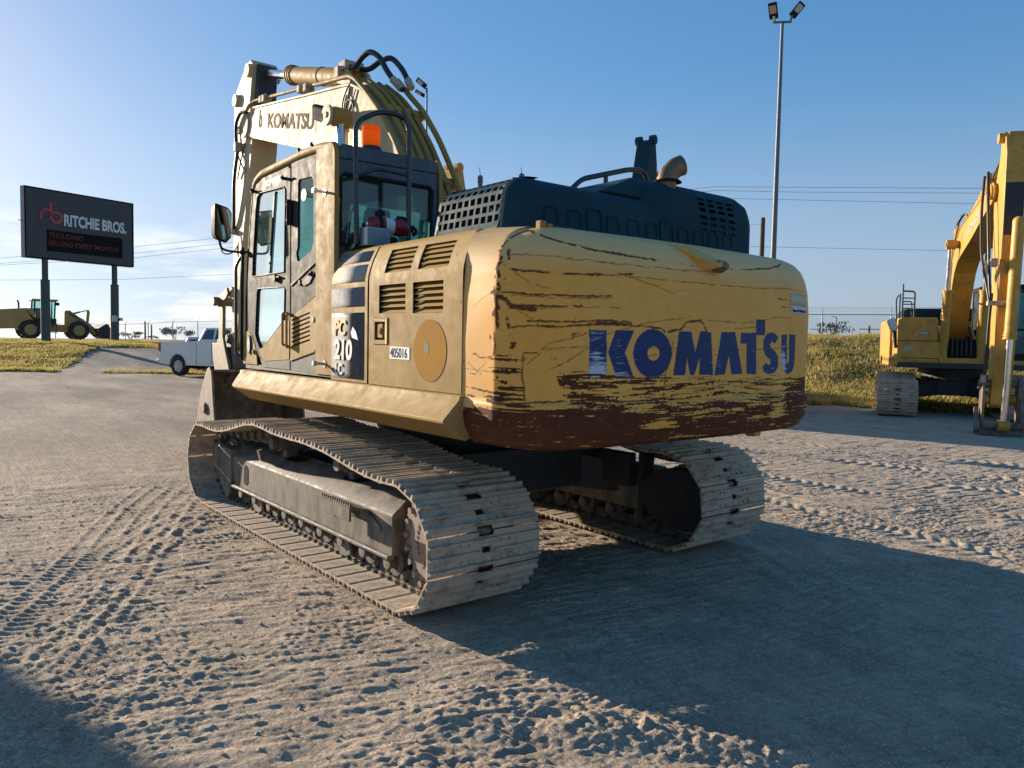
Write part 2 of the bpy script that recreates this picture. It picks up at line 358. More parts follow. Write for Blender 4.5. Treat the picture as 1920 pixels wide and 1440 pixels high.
def variant(src, name, fn):
    m = M[src].copy(); m.name = name; nt_ = m.node_tree; b = [n for n in nt_.nodes if n.type == 'BSDF_PRINCIPLED'][0]; i = b.inputs['Base Color']; o = i.links[0].from_socket
    t_ = NT.__new__(NT); t_.m = m; t_.t = nt_; t_.b = b; t_.co = [n for n in nt_.nodes if n.type == 'TEX_COORD'][0]
    t_.l(fn(t_, o), i); return m
def door_grime(t_, o):   # rubbed, yellower paint and pale splashes low on the door
    sp_ = t_.n('ShaderNodeSeparateXYZ'); t_.l(t_.co.outputs['Object'], sp_.inputs[0])
    low = t_.rng(sp_.outputs['Z'], 1.62, 1.42, 0, 1, True); fr_x = t_.rng(sp_.outputs['X'], -1.72, -1.25, 0, 1, True)
    nn = t_.noise(9, 8, .75); n2_ = t_.noise(3.2, 5, .6)
    f = t_.math('MULTIPLY', t_.math('MULTIPLY', low, fr_x), t_.rng(nn, .46, .54)); c = t_.mix(t_.math('MULTIPLY', f, .75), o, (.46, .34, .055, 1))
    c = t_.mix(t_.math('MULTIPLY', t_.math('MULTIPLY', t_.rng(sp_.outputs['Z'], 1.80, 1.68, 0, .55, True), t_.rng(n2_, .35, .6)), t_.rng(nn, .35, .6)), c, (.27, .165, .06, 1))
    return t_.mix(t_.math('MULTIPLY', t_.rng(t_.noise(60, 4, .6), .66, .69), .6), c, (.17, .10, .05, 1))
M['tandoor'] = variant('tan', 'rubbed side door paint', door_grime)
# ------------------------------------------------------------------ ground
def hsh(ix, iy, seed):
    n = (ix.astype(np.int64)*374761393+iy.astype(np.int64)*668265263+seed*1442695041) & 0xffffffff
    n = ((n ^ (n >> 13))*1274126177) & 0xffffffff
    return ((n ^ (n >> 16)) & 0xffff)/65535.0
def vn(x, y, seed=0):
    ix = np.floor(x); iy = np.floor(y); fx = x-ix; fy = y-iy; fx = fx*fx*(3-2*fx); fy = fy*fy*(3-2*fy)
    a = hsh(ix, iy, seed); b = hsh(ix+1, iy, seed); c = hsh(ix, iy+1, seed); d = hsh(ix+1, iy+1, seed)
    return (a*(1-fx)+b*fx)*(1-fy)+(c*(1-fx)+d*fx)*fy
def sst(a, b, x): t = np.clip((x-a)/(b-a), 0, 1); return t*t*(3-2*t)
def terrain(x, y):
    x = np.asarray(x, float); y = np.asarray(y, float)
    l = .886*x+.463*y; t = .463*x-.886*y
    wr = 1-sst(4, 22, l)
    hr = sst(17.5, 28, t)*1.98*wr - sst(29, 45, t)*1.3*wr
    t2 = .9*x-.43*y
    hl = sst(28, 41, t2)*1.0*(1-wr*sst(16, 24, t))
    d = np.hypot(x-CAM.x, y-CAM.y)
    h = np.maximum(hr, 0)*1.0 + hl*(1-wr) + hl*wr*.4
    return h - np.clip(d-82, 0, None)*.021 + (vn(x*.25, y*.25, 3)-.5)*.10*sst(.05, .5, h)
def grassmask(x, y):
    l = .886*x+.463*y; t = .463*x-.886*y; e = (vn(x*.8, y*.8, 11)-.5)*1.6+(vn(x*3, y*3, 12)-.5)*.6
    t2 = .9*x-.43*y
    right = sst(-.3, .5, t-16.6+e)*(1-sst(14, 18, l))
    left = sst(-.4, .6, t2-27.0+e-np.clip(-y-1.0, 0, 60)*2.9)*sst(-14, -9, y)
    road = 0
    far = sst(-.5, 1, t2-37+e)*sst(-20, -12, y)
    # strip of grass on the near side of the ramp, beside the parked truck
    ax, ay, bx, by = 28.6, -2.6, 25.0, -9.0
    ux, uy = bx-ax, by-ay; L = math.hypot(ux, uy); ux /= L; uy /= L
    s_ = (x-ax)*ux+(y-ay)*uy; n_ = (x-ax)*uy*-1+(y-ay)*ux
    wid = .25+np.clip(s_, 0, 6)*.33
    strip = sst(-.2, .3, s_)*sst(-.25, .15, wid-np.abs(n_-wid*.6+e*.3))*(1-sst(14, 16, s_))
    return np.clip(np.maximum.reduce([right, left, far*.9, strip]), 0, 1)
def band(x, y, a, b, w, pitch, amp, seed, skew=0.0):
    ux, uy = b[0]-a[0], b[1]-a[1]; L = math.hypot(ux, uy); ux /= L; uy /= L
    s_ = (x-a[0])*ux+(y-a[1])*uy; n_ = -(x-a[0])*uy+(y-a[1])*ux
    s2 = s_+(vn(s_*1.3, n_*1.3, seed)-.5)*.2+(vn(s_*9, n_*5, seed+2)-.5)*.03
    m = sst(0, .25, s_)*sst(0, .25, L-s_)*sst(0, .05, w/2-np.abs(n_))
    m = m*sst(.35, .7, vn(s_*1.6+9, n_*3.2, seed+1))
    amp = amp*.62; rid = np.abs(((s2+skew*np.abs(n_))/pitch) % 1-.5)*2
    return m*(sst(.25, .75, rid)-.62)*amp, m
def ruts(x, y, a, b, offs, w, amp, seed):
    ux, uy = b[0]-a[0], b[1]-a[1]; L = math.hypot(ux, uy); ux /= L; uy /= L
    s_ = (x-a[0])*ux+(y-a[1])*uy; n_ = -(x-a[0])*uy+(y-a[1])*ux+.05*np.sin(s_*1.3)
    m = sst(0, .4, s_)*sst(0, .4, L-s_); r = 0
    for o in offs: r = r+np.exp(-((n_-o)/w)**2)*(.45+.8*vn(s_*2.1, o*37+0*s_, seed))
    return m*r*amp
def relief(x, y):
    th = R(74); u = x*math.cos(th)+y*math.sin(th); v = -x*math.sin(th)+y*math.cos(th)
    wob = (vn(x*.7, y*.7, 21)-.5)*.7
    r = (vn(x*.55, y*.55, 1)-.5)*.024
    r += (vn(u*1.6+wob, v*7.5+wob*4, 2)-.5)*.010*(.25+vn(x*.6, y*.6, 5))
    r += (vn(u*4.2, v*19+wob*8, 3)-.5)*.011*(.3+1.1*vn(x*.9, y*.9, 6)); r += (vn(u*9, v*34+wob*8, 4)-.5)*.010*(.3+vn(x*1.3, y*1.3, 16))
    r += (vn(x*6, y*6, 18)-.5)*.006; md = .35+1.0*sst(.3, .75, vn(x*1.7, y*1.7, 19)); r += ((1-np.abs(2*vn(x*11, y*11, 7)-1))-.6)*.004*md+((1-np.abs(2*vn(x*24+.5*u, y*24, 8)-1))-.6)*.0045*md+(vn(x*43, y*43, 9)-.5)*.0075*md+(vn(x*70, y*70, 10)-.5)*.009*md
    peb = vn(x*33+.3, y*33, 17); r += sst(.86, .97, peb)*.009
    # cleat prints of tracked machines and tyre ruts
    for a, b, w, p, am, sd_, sk in [((2.2, 1.9), (-1.6, 3.9), .5, .07, .012, 31, 0), ((2.6, 2.9), (-.4, 4.6), .5, .075, .012, 33, .3),
                                    ((-1.9, -1.7), (-4.2, -1.5), .8, .064, .013, 35, 0), ((-2.3, .2), (-4.6, .9), .8, .064, .012, 37, 0),
                                    ((-2.0, -4.0), (-5.0, -1.2), .55, .11, .013, 39, .5), ((1.8, -5.2), (-4.2, -6.4), .5, .17, .030, 41, .5),
                                    ((1.2, -4.6), (-4.6, -4.6), .42, .15, .026, 43, .6), ((3.4, -7.4), (-3.6, -8.8), .55, .19, .034, 45, .6),
                                    ((2.2, -6.3), (-4.2, -7.4), .5, .16, .026, 46, .4), ((-1.5, 2.5), (-2.9, 2.0), .45, .07, .008, 47, .2),
                                    ((.4, -3.4), (-3.6, -2.9), .45, .13, .018, 51, .6), ((5.5, 3.2), (2.2, .9), .6, .08, .015, 53, .2)]:
        q, m = band(x, y, a, b, w, p, am, sd_, sk); r = r*(1-.5*m)+q
    r += ruts(x, y, (3.1, 1.4), (-1.5, 3.55), (-.34, -.21, -.05, .10, .24, .34), .022, .009, 61)
    r += ruts(x, y, (1.8, 1.5), (.2, 2.6), (-.3, -.16, -.02, .10, .22), .020, .009, 62)
    r += ruts(x, y, (-1.6, -1.9), (-4.6, -.2), (-.2, .0, .2), .035, .010, 63)
    r += ruts(x, y, (0, -3.9), (-5.2, -2.2), (-.25, .0, .22), .04, .012, 64)
    # windrow of loose dirt across the foreground
    for a, b, am, wd in [((-2.85, 2.15), (-4.35, .85), .055, .16), ((-2.7, 1.85), (-3.7, 1.35), .035, .12), ((-3.0, 2.5), (-4.2, 1.5), .04, .15)]:
        ux, uy = b[0]-a[0], b[1]-a[1]; L = math.hypot(ux, uy); ux /= L; uy /= L
        s_ = (x-a[0])*ux+(y-a[1])*uy; n_ = -(x-a[0])*uy+(y-a[1])*ux+(vn(s_*2, 0*s_, 71)-.5)*.16
        env = np.exp(-(n_/wd)**2)*sst(-.2, .3, s_)*sst(-.2, .4, L-s_)
        r += env*am*.8*(.5+.6*vn(x*7, y*7, 72)) + env*((1-np.abs(2*vn(x*21, y*21, 73)-1))-.5)*.007 + env*(vn(x*34, y*34, 74)-.5)*.013 + env*(vn(x*62, y*62, 75)-.5)*.012
    return r
def axis(segs, lim_lo, lim_hi, g=1.06, far=140):
    c = []
    for l_, h_, st in segs: c += list(np.arange(l_, h_-1e-9, st))
    lo = segs[0][0]; a = [lo]; s_ = segs[0][2]
    while a[-1] > lim_lo: s_ = min(s_*g, far); a.append(a[-1]-s_)
    b = [c[-1]]; s_ = segs[-1][2]
    while b[-1] < lim_hi: s_ = min(s_*g, far); b.append(b[-1]+s_)
    return np.array(a[1:][::-1]+c+b[1:])
gx = axis([(-5.0, -4.7, .02), (-4.7, -1.7, .0105), (-1.7, .6, .017), (.6, 3.2, .027)], -1800, 2600); gy = axis([(-8, -3.5, .028), (-3.5, .6, .022), (.6, 3.9, .0115), (3.9, 4.5, .022)], -2600, 1800)
X, Y = np.meshgrid(gx, gy, indexing='ij')
dcore = np.hypot(np.clip(np.abs(X+1)-4.2, 0, None), np.clip(np.abs(Y+1.7)-6.3, 0, None))
Z = terrain(X, Y)
msk = dcore < 7
rel = np.zeros_like(X); rel[msk] = relief(X[msk], Y[msk])*(1-sst(.5, 7, dcore[msk])*.55)
for sgn in (1, -1):       # packed flat under the tracks
    m = sst(0, .10, .95-np.abs(Y-1.19*sgn)+.0-.5)*sst(0, .15, 2.15-np.abs(X))
    rel = rel*(1-m)-m*.004
Z = Z+rel-.012
nx_, ny_ = X.shape
me = bpy.data.meshes.new('ground')
me.vertices.add(nx_*ny_); me.vertices.foreach_set('co', np.stack([X, Y, Z], -1).astype(np.float32).ravel())
I = np.arange(nx_*ny_).reshape(nx_, ny_); q = np.stack([I[:-1, :-1], I[1:, :-1], I[1:, 1:], I[:-1, 1:]], -1).reshape(-1, 4)
me.loops.add(q.size); me.loops.foreach_set('vertex_index', q.ravel().astype(np.int32))
me.polygons.add(len(q)); me.polygons.foreach_set('loop_start', np.arange(0, q.size, 4, dtype=np.int32)); me.polygons.foreach_set('loop_total', np.full(len(q), 4, dtype=np.int32))
me.polygons.foreach_set('use_smooth', np.ones(len(q), dtype=bool)); me.update(calc_edges=True)
at_ = me.attributes.new('grass', 'FLOAT', 'POINT'); at_.data.foreach_set('value', grassmask(X, Y).astype(np.float32).ravel())
ground = bpy.data.objects.new('ground', me); C.objects.link(ground); tag(ground, kind='structure')
t = NT('gravel yard and dry grass')
P_ = t.map()
n_big = t.noise(.35, 6, .6, P_); n_mid = t.noise(2.2, 8, .65, P_, dist=.4); n_f = t.noise(26, 8, .75, P_); n_ff = t.noise(90, 5, .7, P_)
st_ = t.noise(2.0, 7, .65, t.map((1.1, 5.0, 1), rot=(0, 0, R(52))))
c = t.mix(t.rng(n_big, .35, .66), (.58, .455, .325, 1), (.44, .345, .25, 1))
bd_ = t.noise(.55, 6, .62, t.map((.45, 3.2, 1), rot=(0, 0, R(-38))), dist=.6); c = t.mix(t.rng(bd_, .50, .64, 0, .55), c, (.26, .215, .17, 1))
c = t.mix(t.rng(n_mid, .42, .66), c, (.64, .51, .37, 1))
c = t.mix(t.rng(st_, .48, .66, 0, .7), c, (.33, .265, .20, 1))
c = t.mix(t.rng(n_f, .40, .70, 0, .55), c, (.27, .22, .175, 1))
c = t.mix(t.rng(n_ff, .62, .70, 0, .6), c, (.62, .54, .44, 1))
# darker soil towards the ramp on the left
sx_ = t.n('ShaderNodeSeparateXYZ'); t.l(t.co.outputs['Object'], sx_.inputs[0])
df_ = t.rng(sx_.outputs['X'], .0, 12, 0, 1, True)
c = t.mix(t.math('MULTIPLY', df_, t.rng(t.noise(.25, 5, .6, t.map((.6, 2.2, 1), rot=(0, 0, R(40)))), .38, .6, .15, .9)), c, (.12, .112, .105, 1))
vo = t.n('ShaderNodeTexVoronoi'); vo.inputs['Scale'].default_value = 38; t.l(P_, vo.inputs['Vector'])
vg = t.n('ShaderNodeTexVoronoi'); vg.inputs['Scale'].default_value = 120; t.l(P_, vg.inputs['Vector'])
gs_ = t.n('ShaderNodeSeparateColor'); t.l(vg.outputs['Color'], gs_.inputs[0])
c = t.mix(t.rng(gs_.outputs[0], .0, .42, .45, 0), c, (.22, .18, .15, 1)); c = t.mix(t.rng(gs_.outputs[1], .72, 1.0, 0, .6), c, (.78, .66, .52, 1))
n_x = t.noise(170, 3, .6, P_)
at1 = t.n('ShaderNodeAttribute', attribute_name='grass')
gn = t.noise(1.1, 8, .7, P_); gn2 = t.noise(9, 6, .7, P_)
gc = t.mix(t.rng(gn, .36, .62), (.22, .20, .06, 1), (.42, .32, .14, 1)); gc = t.mix(t.rng(gn2, .45, .7, 0, .6), gc, (.12, .13, .04, 1))
gm = t.rng(t.math('ADD', at1.outputs['Fac'], t.math('MULTIPLY', t.math('SUBTRACT', gn2, .5), .7)), .40, .60)
c = t.mix(gm, c, gc)
h = t.math('ADD', t.math('MULTIPLY', n_f, .5), t.math('ADD', t.math('MULTIPLY', n_ff, .22), t.math('MULTIPLY', t.noise(7, 7, .7, P_), .9)))
h = t.math('ADD', h, t.math('MULTIPLY', st_, .9))
h = t.math('ADD', h, t.math('MULTIPLY', vo.outputs['Distance'], -.25))
h = t.math('ADD', h, t.math('MULTIPLY', n_x, .16)); h = t.math('ADD', h, t.math('MULTIPLY', gs_.outputs[2], .10)); nb = t.bump(h, 1.0, .034)
ground.data.materials.append(t.fin(c, .95, 0, nb, .15))

# grass tufts on the banks: far too many to count
def tufts(name, cx, cy, rad_fn, N, hgt, seed, mat):
    rs = np.random.RandomState(seed)
    x = rs.uniform(cx[0], cx[1], N); y = rs.uniform(cy[0], cy[1], N)
    k = rad_fn(x, y) & (grassmask(x, y) > rs.uniform(.25, .8, N)); x = x[k]; y = y[k]; n = len(x)
    z = terrain(x, y)-.02
    nb_ = 3; V_ = []; a0 = rs.uniform(0, 2*PI, n); sc = rs.uniform(.5, 1.25, n)*hgt*(.5+vn(x*.9, y*.9, seed))
    verts = np.zeros((n, nb_, 3, 3)); 
    for b_ in range(nb_):
        a = a0+b_*2.1+rs.uniform(-.5, .5, n); ln = rs.uniform(.2, .8, n)*sc; wd = .022+.025*rs.rand(n)
        verts[:, b_, 0] = np.stack([x-np.sin(a)*wd, y+np.cos(a)*wd, z], -1)
        verts[:, b_, 1] = np.stack([x+np.sin(a)*wd, y-np.cos(a)*wd, z], -1)
        verts[:, b_, 2] = np.stack([x+np.cos(a)*ln, y+np.sin(a)*ln, z+sc*rs.uniform(.7, 1.1, n)], -1)
    m = bpy.data.meshes.new(name); vv = verts.reshape(-1, 3); m.vertices.add(len(vv)); m.vertices.foreach_set('co', vv.astype(np.float32).ravel())
    nf = len(vv)//3; m.loops.add(len(vv)); m.loops.foreach_set('vertex_index', np.arange(len(vv), dtype=np.int32))
    m.polygons.add(nf); m.polygons.foreach_set('loop_start', np.arange(0, len(vv), 3, dtype=np.int32)); m.polygons.foreach_set('loop_total', np.full(nf, 3, dtype=np.int32)); m.update(calc_edges=True)
    m.materials.append(mat); o = bpy.data.objects.new(name, m); C.objects.link(o); return o
t = NT('dry grass blades'); n1 = t.noise(.9, 6, .7); n2 = t.noise(30, 2, .5)
c = t.mix(t.rng(n1, .38, .62), (.34, .30, .09, 1), (.68, .50, .23, 1)); c = t.mix(t.rng(n2, .4, .6), c, (.38, .32, .10, 1))
t.fin(c, .8, 0, None, .1); tl_ = t.n('ShaderNodeBsdfTranslucent'); t.l(c, tl_.inputs[0]); ms_ = t.n('ShaderNodeMixShader'); ms_.inputs[0].default_value = .5; t.l(t.b.outputs[0], ms_.inputs[1]); t.l(tl_.outputs[0], ms_.inputs[2]); t.l(ms_.outputs[0], t.o.inputs[0]); M['blades'] = t.m
tag(tufts('grass_bank', (0, 22), (-36, -14), lambda x, y: (.463*x-.886*y < 30), 150000, .16, 5, M['blades']), 'dry yellow green grass covering the bank behind the yellow excavator', 'grass', kind='stuff')
tag(tufts('grass_verge', (22, 50), (-14, 8), lambda x, y: x > 0, 100000, .13, 6, M['blades']), 'green and straw coloured grass on the slope below the sign', 'grass', kind='stuff')
CWD = {"glyph":{"K":[[[0.831,1.68],[0.95,1.683],[0.956,1.435],[0.838,1.434]],[[0.962,1.564],[1.014,1.684],[1.147,1.687],[1.084,1.565],[1.154,1.434],[1.023,1.44]]],"M":[[[1.467,1.439],[1.5,1.688],[1.609,1.69],
[1.648,1.571],[1.688,1.692],[1.789,1.691],[1.825,1.435],[1.694,1.437],[1.692,1.538],[1.65,1.437],[1.613,1.437],[1.579,1.533],[1.569,1.438]]],"A":[[[1.836,1.435],[1.89,1.693],[2.03,1.696],[2.128,1.439],[2.007,1.437],
[1.972,1.55],[1.941,1.436]]],"T":[[[2.091,1.693],[2.264,1.696],[2.258,1.779],[2.362,1.782],[2.37,1.683],[2.269,1.681],[2.282,1.435],[2.17,1.436],[2.158,1.626],[2.095,1.626]]],"U":[[[2.572,1.69],[2.647,1.692],[2.662,1.5],
[2.688,1.5],[2.672,1.692],[2.762,1.694],[2.766,1.493],[2.738,1.445],[2.683,1.428],[2.624,1.444],[2.592,1.494]]],"S":[[[2.539,1.674],[2.498,1.63],[2.449,1.642],[2.432,1.623],[2.443,1.603],[2.502,1.581],[2.544,1.544],
[2.544,1.476],[2.501,1.44],[2.429,1.431],[2.371,1.445],[2.35,1.478],[2.389,1.508],[2.425,1.49],[2.448,1.502],[2.439,1.526],[2.381,1.554],[2.351,1.598],[2.355,1.658],[2.398,1.697],[2.468,1.703]]],"O":[[[1.447,1.563],
[1.443,1.527],[1.429,1.494],[1.405,1.465],[1.373,1.444],[1.336,1.43],[1.296,1.426],[1.257,1.431],[1.22,1.445],[1.189,1.467],[1.164,1.495],[1.149,1.527],[1.143,1.561],[1.146,1.595],[1.159,1.627],[1.181,1.655],
[1.211,1.677],[1.246,1.691],[1.285,1.697],[1.324,1.693],[1.362,1.68],[1.396,1.659],[1.423,1.631],[1.44,1.598]]],"o":[[[1.346,1.562],[1.343,1.547],[1.332,1.534],[1.317,1.525],[1.298,1.522],[1.279,1.525],[1.263,1.534],
[1.252,1.547],[1.248,1.562],[1.251,1.577],[1.261,1.59],[1.276,1.598],[1.295,1.601],[1.314,1.599],[1.33,1.59],[1.341,1.577]]]},"strokes":[[0.0073,0.75,[[0.288,2.128],[0.328,2.174],[0.363,2.199],[0.407,2.198],[0.45,2.187],
[0.559,2.159],[0.665,2.131],[0.816,2.107],[1.006,2.093],[1.157,2.088],[1.361,2.08]]],[0.0028,0.4,[[1.361,2.078],[1.565,2.075],[1.751,2.061],[1.952,2.074],[2.173,2.087]]],[0.0056,0.8,[[2.173,2.087],[2.346,2.102],
[2.484,2.118],[2.63,2.146],[2.742,2.179]]],[0.0017,0.9,[[0.354,2.065],[0.513,2.057],[0.647,2.05],[0.729,2.047]]],[0.0023,0.9,[[0.687,2.039],[0.817,2.042],[0.841,2.046],[0.853,2.038],[1.008,2.037],[1.145,2.041],
[1.259,2.032],[1.362,2.042],[1.519,2.036],[1.752,2.045]]],[0.0073,0.55,[[0.356,1.99],[0.412,1.981],[0.563,1.969],[0.71,1.964],[0.88,1.968],[1.037,1.98],[1.133,1.99]]],[0.0079,0.95,[[0.35,1.995],[0.396,1.981]]],
[0.0028,0.8,[[1.078,1.974],[1.291,1.972],[1.522,1.971],[1.864,1.972],[2.266,1.976],[2.642,1.998],[2.901,1.982]]],[0.0017,0.8,[[0.39,1.974],[0.497,1.91],[0.593,1.885]]],[0.0017,0.8,[[1.023,1.986],[1.219,1.953],
[1.446,1.901]]],[0.0051,0.9,[[0.312,1.869],[0.393,1.865],[0.537,1.853],[0.713,1.852],[0.871,1.856],[0.974,1.862]]],[0.0017,0.6,[[0.382,1.854],[0.614,1.84],[0.988,1.85]]],[0.0158,0.95,[[0.3,1.85],[0.348,1.83],
[0.383,1.796],[0.449,1.786],[0.519,1.779]]],[0.0056,0.9,[[0.36,1.815],[0.416,1.8],[0.567,1.795],[0.779,1.802]]],[0.0028,0.5,[[0.519,1.782],[0.714,1.793],[0.885,1.804],[1.044,1.803]]],[0.0051,0.8,[[0.481,1.719],
[0.616,1.719],[0.737,1.721],[0.926,1.734],[1.087,1.732],[1.129,1.72]]],[0.0056,0.9,[[0.386,1.684],[0.521,1.696],[0.636,1.691],[0.828,1.707],[1.02,1.712],[1.229,1.71],[1.362,1.703],[1.386,1.685]]],
[0.0113,0.6,[[0.827,1.709],[0.926,1.72],[1.088,1.716]]],[0.0073,0.9,[[1.409,1.686],[1.519,1.702],[1.573,1.743],[1.681,1.757],[1.717,1.731],[1.751,1.686]]],[0.0045,0.6,[[1.572,1.77],[1.68,1.768]]],
[0.0017,0.8,[[0.562,1.572],[0.6,1.606],[0.718,1.632],[0.817,1.666]]],[0.0017,0.8,[[0.562,1.581],[0.719,1.587],[0.819,1.595]]],[0.0017,0.8,[[0.612,1.477],[0.721,1.526],[0.831,1.59]]],[0.0017,0.8,[[0.475,1.493],
[0.553,1.557]]],[0.0017,0.7,[[0.954,1.661],[1.228,1.728],[1.375,1.748],[1.532,1.76]]],[0.0017,0.7,[[1.75,1.759],[2.071,1.752],[2.281,1.77],[2.509,1.801]]],[0.0017,0.7,[[0.856,1.576],[1.092,1.603],[1.382,1.591],
[1.707,1.597],[1.887,1.587],[2.293,1.592],[2.751,1.605]]],[0.0017,0.6,[[1.164,1.543],[1.384,1.559],[1.708,1.564],[2.084,1.544]]],[0.004,0.85,[[1.451,1.628],[1.447,1.543],[1.407,1.459],[1.396,1.395],[1.395,1.31]]],
[0.0085,0.9,[[1.15,1.369],[1.317,1.367],[1.47,1.375],[1.566,1.379]]],[0.0034,0.8,[[1.471,1.364],[1.808,1.359],[2.096,1.364],[2.543,1.365],[2.799,1.374]]],[0.0051,0.9,[[0.312,1.285],[0.529,1.304],[0.727,1.316],
[1.048,1.302],[1.35,1.299]]],[0.0028,0.8,[[1.049,1.285],[1.396,1.286],[1.723,1.278],[2.101,1.282],[2.55,1.278]]],[0.0023,0.8,[[0.827,1.736],[0.831,1.659]]],[0.0028,0.7,[[2.683,1.814],[2.687,1.695],[2.693,1.525]]],
[0.004,0.85,[[0.454,1.536],[0.469,1.557],[0.533,1.559]]],[0.0051,0.8,[[0.459,1.536],[0.456,1.439],[0.474,1.314]]],[0.0023,0.8,[[1.549,1.414],[1.805,1.412],[1.994,1.389],[2.219,1.402],[2.494,1.372]]],
[0.0023,0.7,[[1.9,1.357],[2.053,1.394],[2.176,1.413],[2.399,1.368]]],[0.0028,0.8,[[2.033,1.717],[2.283,1.735]]],[0.0023,0.8,[[2.461,1.8],[2.734,1.803]]],[0.0023,0.7,[[2.5,1.923],[2.91,1.916]]],[0.0045,0.8,[[2.573,1.871],
[2.691,1.868]]],[0.0017,0.8,[[0.09,1.803],[0.158,1.839],[0.241,1.869]]],[0.0017,0.8,[[0.296,2.04],[0.344,1.99],[0.412,1.978]]],[0.0028,0.6,[[1.375,1.417],[1.63,1.424],[1.896,1.429]]],[0.0034,0.6,[[2.226,1.307],
[2.356,1.333],[2.596,1.32]]],[0.004,0.6,[[1.677,1.18],[1.798,1.203]]],[0.0023,0.7,[[1.911,1.157],[1.929,1.248]]],[0.0023,0.5,[[1.989,1.142],[2.105,1.217],[2.227,1.283]]],[0.0023,0.7,[[0.027,1.503],[0.169,1.437],
[0.083,1.412],[0.201,1.498]]],[0.0045,0.7,[[0.053,1.529],[0.114,1.546],[0.15,1.522],[0.25,1.53]]],[0.0017,0.7,[[0.539,1.729],[0.54,1.682]]],[0.0017,0.6,[[0.417,1.776],[0.52,1.72]]],[0.0017,0.6,[[0.737,1.724],
[0.745,1.758]]],[0.0017,0.7,[[0.823,1.843],[0.824,1.814]]],[0.0124,0.8,[[0.333,2.087],[0.347,2.043]]],[0.0169,0.8,[[0.296,2.045],[0.27,1.993],[0.298,1.953]]],[0.0147,0.7,[[0.286,1.924],[0.299,1.884]]],
[0.0192,0.85,[[0.273,1.865],[0.295,1.787],[0.268,1.758]]],[0.0169,0.7,[[0.29,1.748],[0.298,1.689]]],[0.0113,0.7,[[0.272,1.649],[0.281,1.59],[0.267,1.53]]],[0.0124,0.5,[[0.356,1.728],[0.375,1.67],[0.393,1.602]]],
[0.0124,0.6,[[0.41,1.602],[0.388,1.578]]]],"zones":[[1.0,[[0.005,1.262],[0.312,1.283],[1.049,1.297],[1.078,1.259],[1.108,1.201],[1.251,1.169],[1.679,1.125],[2.07,1.126],[2.414,1.167],[2.553,1.234],[2.65,1.28],
[2.963,1.307],[0.013,0.957]]],[0.58,[[0.25,1.53],[0.423,1.506],[0.461,1.449],[0.474,1.304],[0.258,1.281]]],[0.9,[[0.272,1.362],[0.393,1.363],[0.405,1.295],[0.274,1.282]]],[0.48,[[0.642,1.444],[0.766,1.473],[0.962,1.453],
[1.004,1.402],[1.035,1.301],[0.738,1.308],[0.683,1.376]]],[0.85,[[0.736,1.366],[0.951,1.368],[1.008,1.298],[0.771,1.305]]],[0.3,[[1.003,1.442],[1.716,1.411],[2.539,1.421],[2.797,1.391],[2.811,1.249],[1.008,1.301]]],
[0.5,[[1.049,1.3],[1.395,1.3],[2.101,1.282],[2.598,1.295],[2.556,1.197],[2.069,1.137],[1.679,1.141],[1.25,1.179],[1.079,1.218]]],[0.78,[[1.078,1.248],[1.558,1.219],[1.644,1.149],[1.108,1.196]]],[0.75,[[2.643,1.369],
[2.944,1.426],[2.978,1.227],[2.552,1.247]]],[0.06,[[0.339,1.689],[0.828,1.697],[0.836,1.444],[0.345,1.435]]],[0.3,[[0.834,1.478],[1.153,1.461],[1.155,1.42],[0.836,1.424]]],[0.7,[[0.005,1.262],[0.258,1.281],[0.264,1.051],
[0.01,1.062]]],[0.12,[[0.009,1.502],[0.218,1.509],[0.224,1.284],[0.015,1.283]]],[0.02,[[0.327,2.222],[2.847,2.195],[2.944,1.426],[0.338,1.728]]]],"clear":[[[0.473,1.507],[0.49,1.537],[0.601,1.539],[0.679,1.347],
[0.672,1.323],[0.479,1.312]]]}
# ------------------------------------------------------------------ main excavator (machine frame = world frame, X forward, Y left)
EX = empty('excavator', (0, 0, 0), 0, 'large dusty tan excavator with scratched rusty counterweight, in the middle foreground', 'excavator', 'excavators in the yard')

# --- undercarriage
PINR, CZ, CX = .305, .405, 1.83
def track_path():
    top = [(-1.83, CZ+PINR), (-1.55, .70), (-1.25, .735), (-.9, .785), (-.55, .808), (-.2, .806), (.05, .815), (.3, .838), (.48, .842), (.66, .815), (.9, .76), (1.15, .712), (1.35, .692), (1.6, .69), (CX, CZ+PINR)]
    P = []
    for i in range(len(top)-1): P.append(top[i])
    for k in range(25): a = PI/2-PI*k/24; P.append((CX+PINR*math.cos(a), CZ+PINR*math.sin(a)))
    P.append((0, CZ-PINR))
    for k in range(25): a = -PI/2-PI*k/24; P.append((-CX+PINR*math.cos(a), CZ+PINR*math.sin(a)))
    P = [P[i] for i in range(len(P)) if i == 0 or math.dist(P[i], P[i-1]) > 1e-4]
    return P
def resample(P, n):
    Q = P+[P[0]]; L = [0]
    for i in range(1, len(Q)): L.append(L[-1]+math.dist(Q[i], Q[i-1]))
    def at(s_):
        s_ %= L[-1]
        for i in range(1, len(L)):
            if L[i] >= s_: k = (s_-L[i-1])/max(1e-9, L[i]-L[i-1]); return (Q[i-1][0]+k*(Q[i][0]-Q[i-1][0]), Q[i-1][1]+k*(Q[i][1]-Q[i-1][1]))
    return at, L[-1]
at_s, PERIM = resample(track_path(), 0); NSH = round(PERIM/.19); PIT = PERIM/NSH
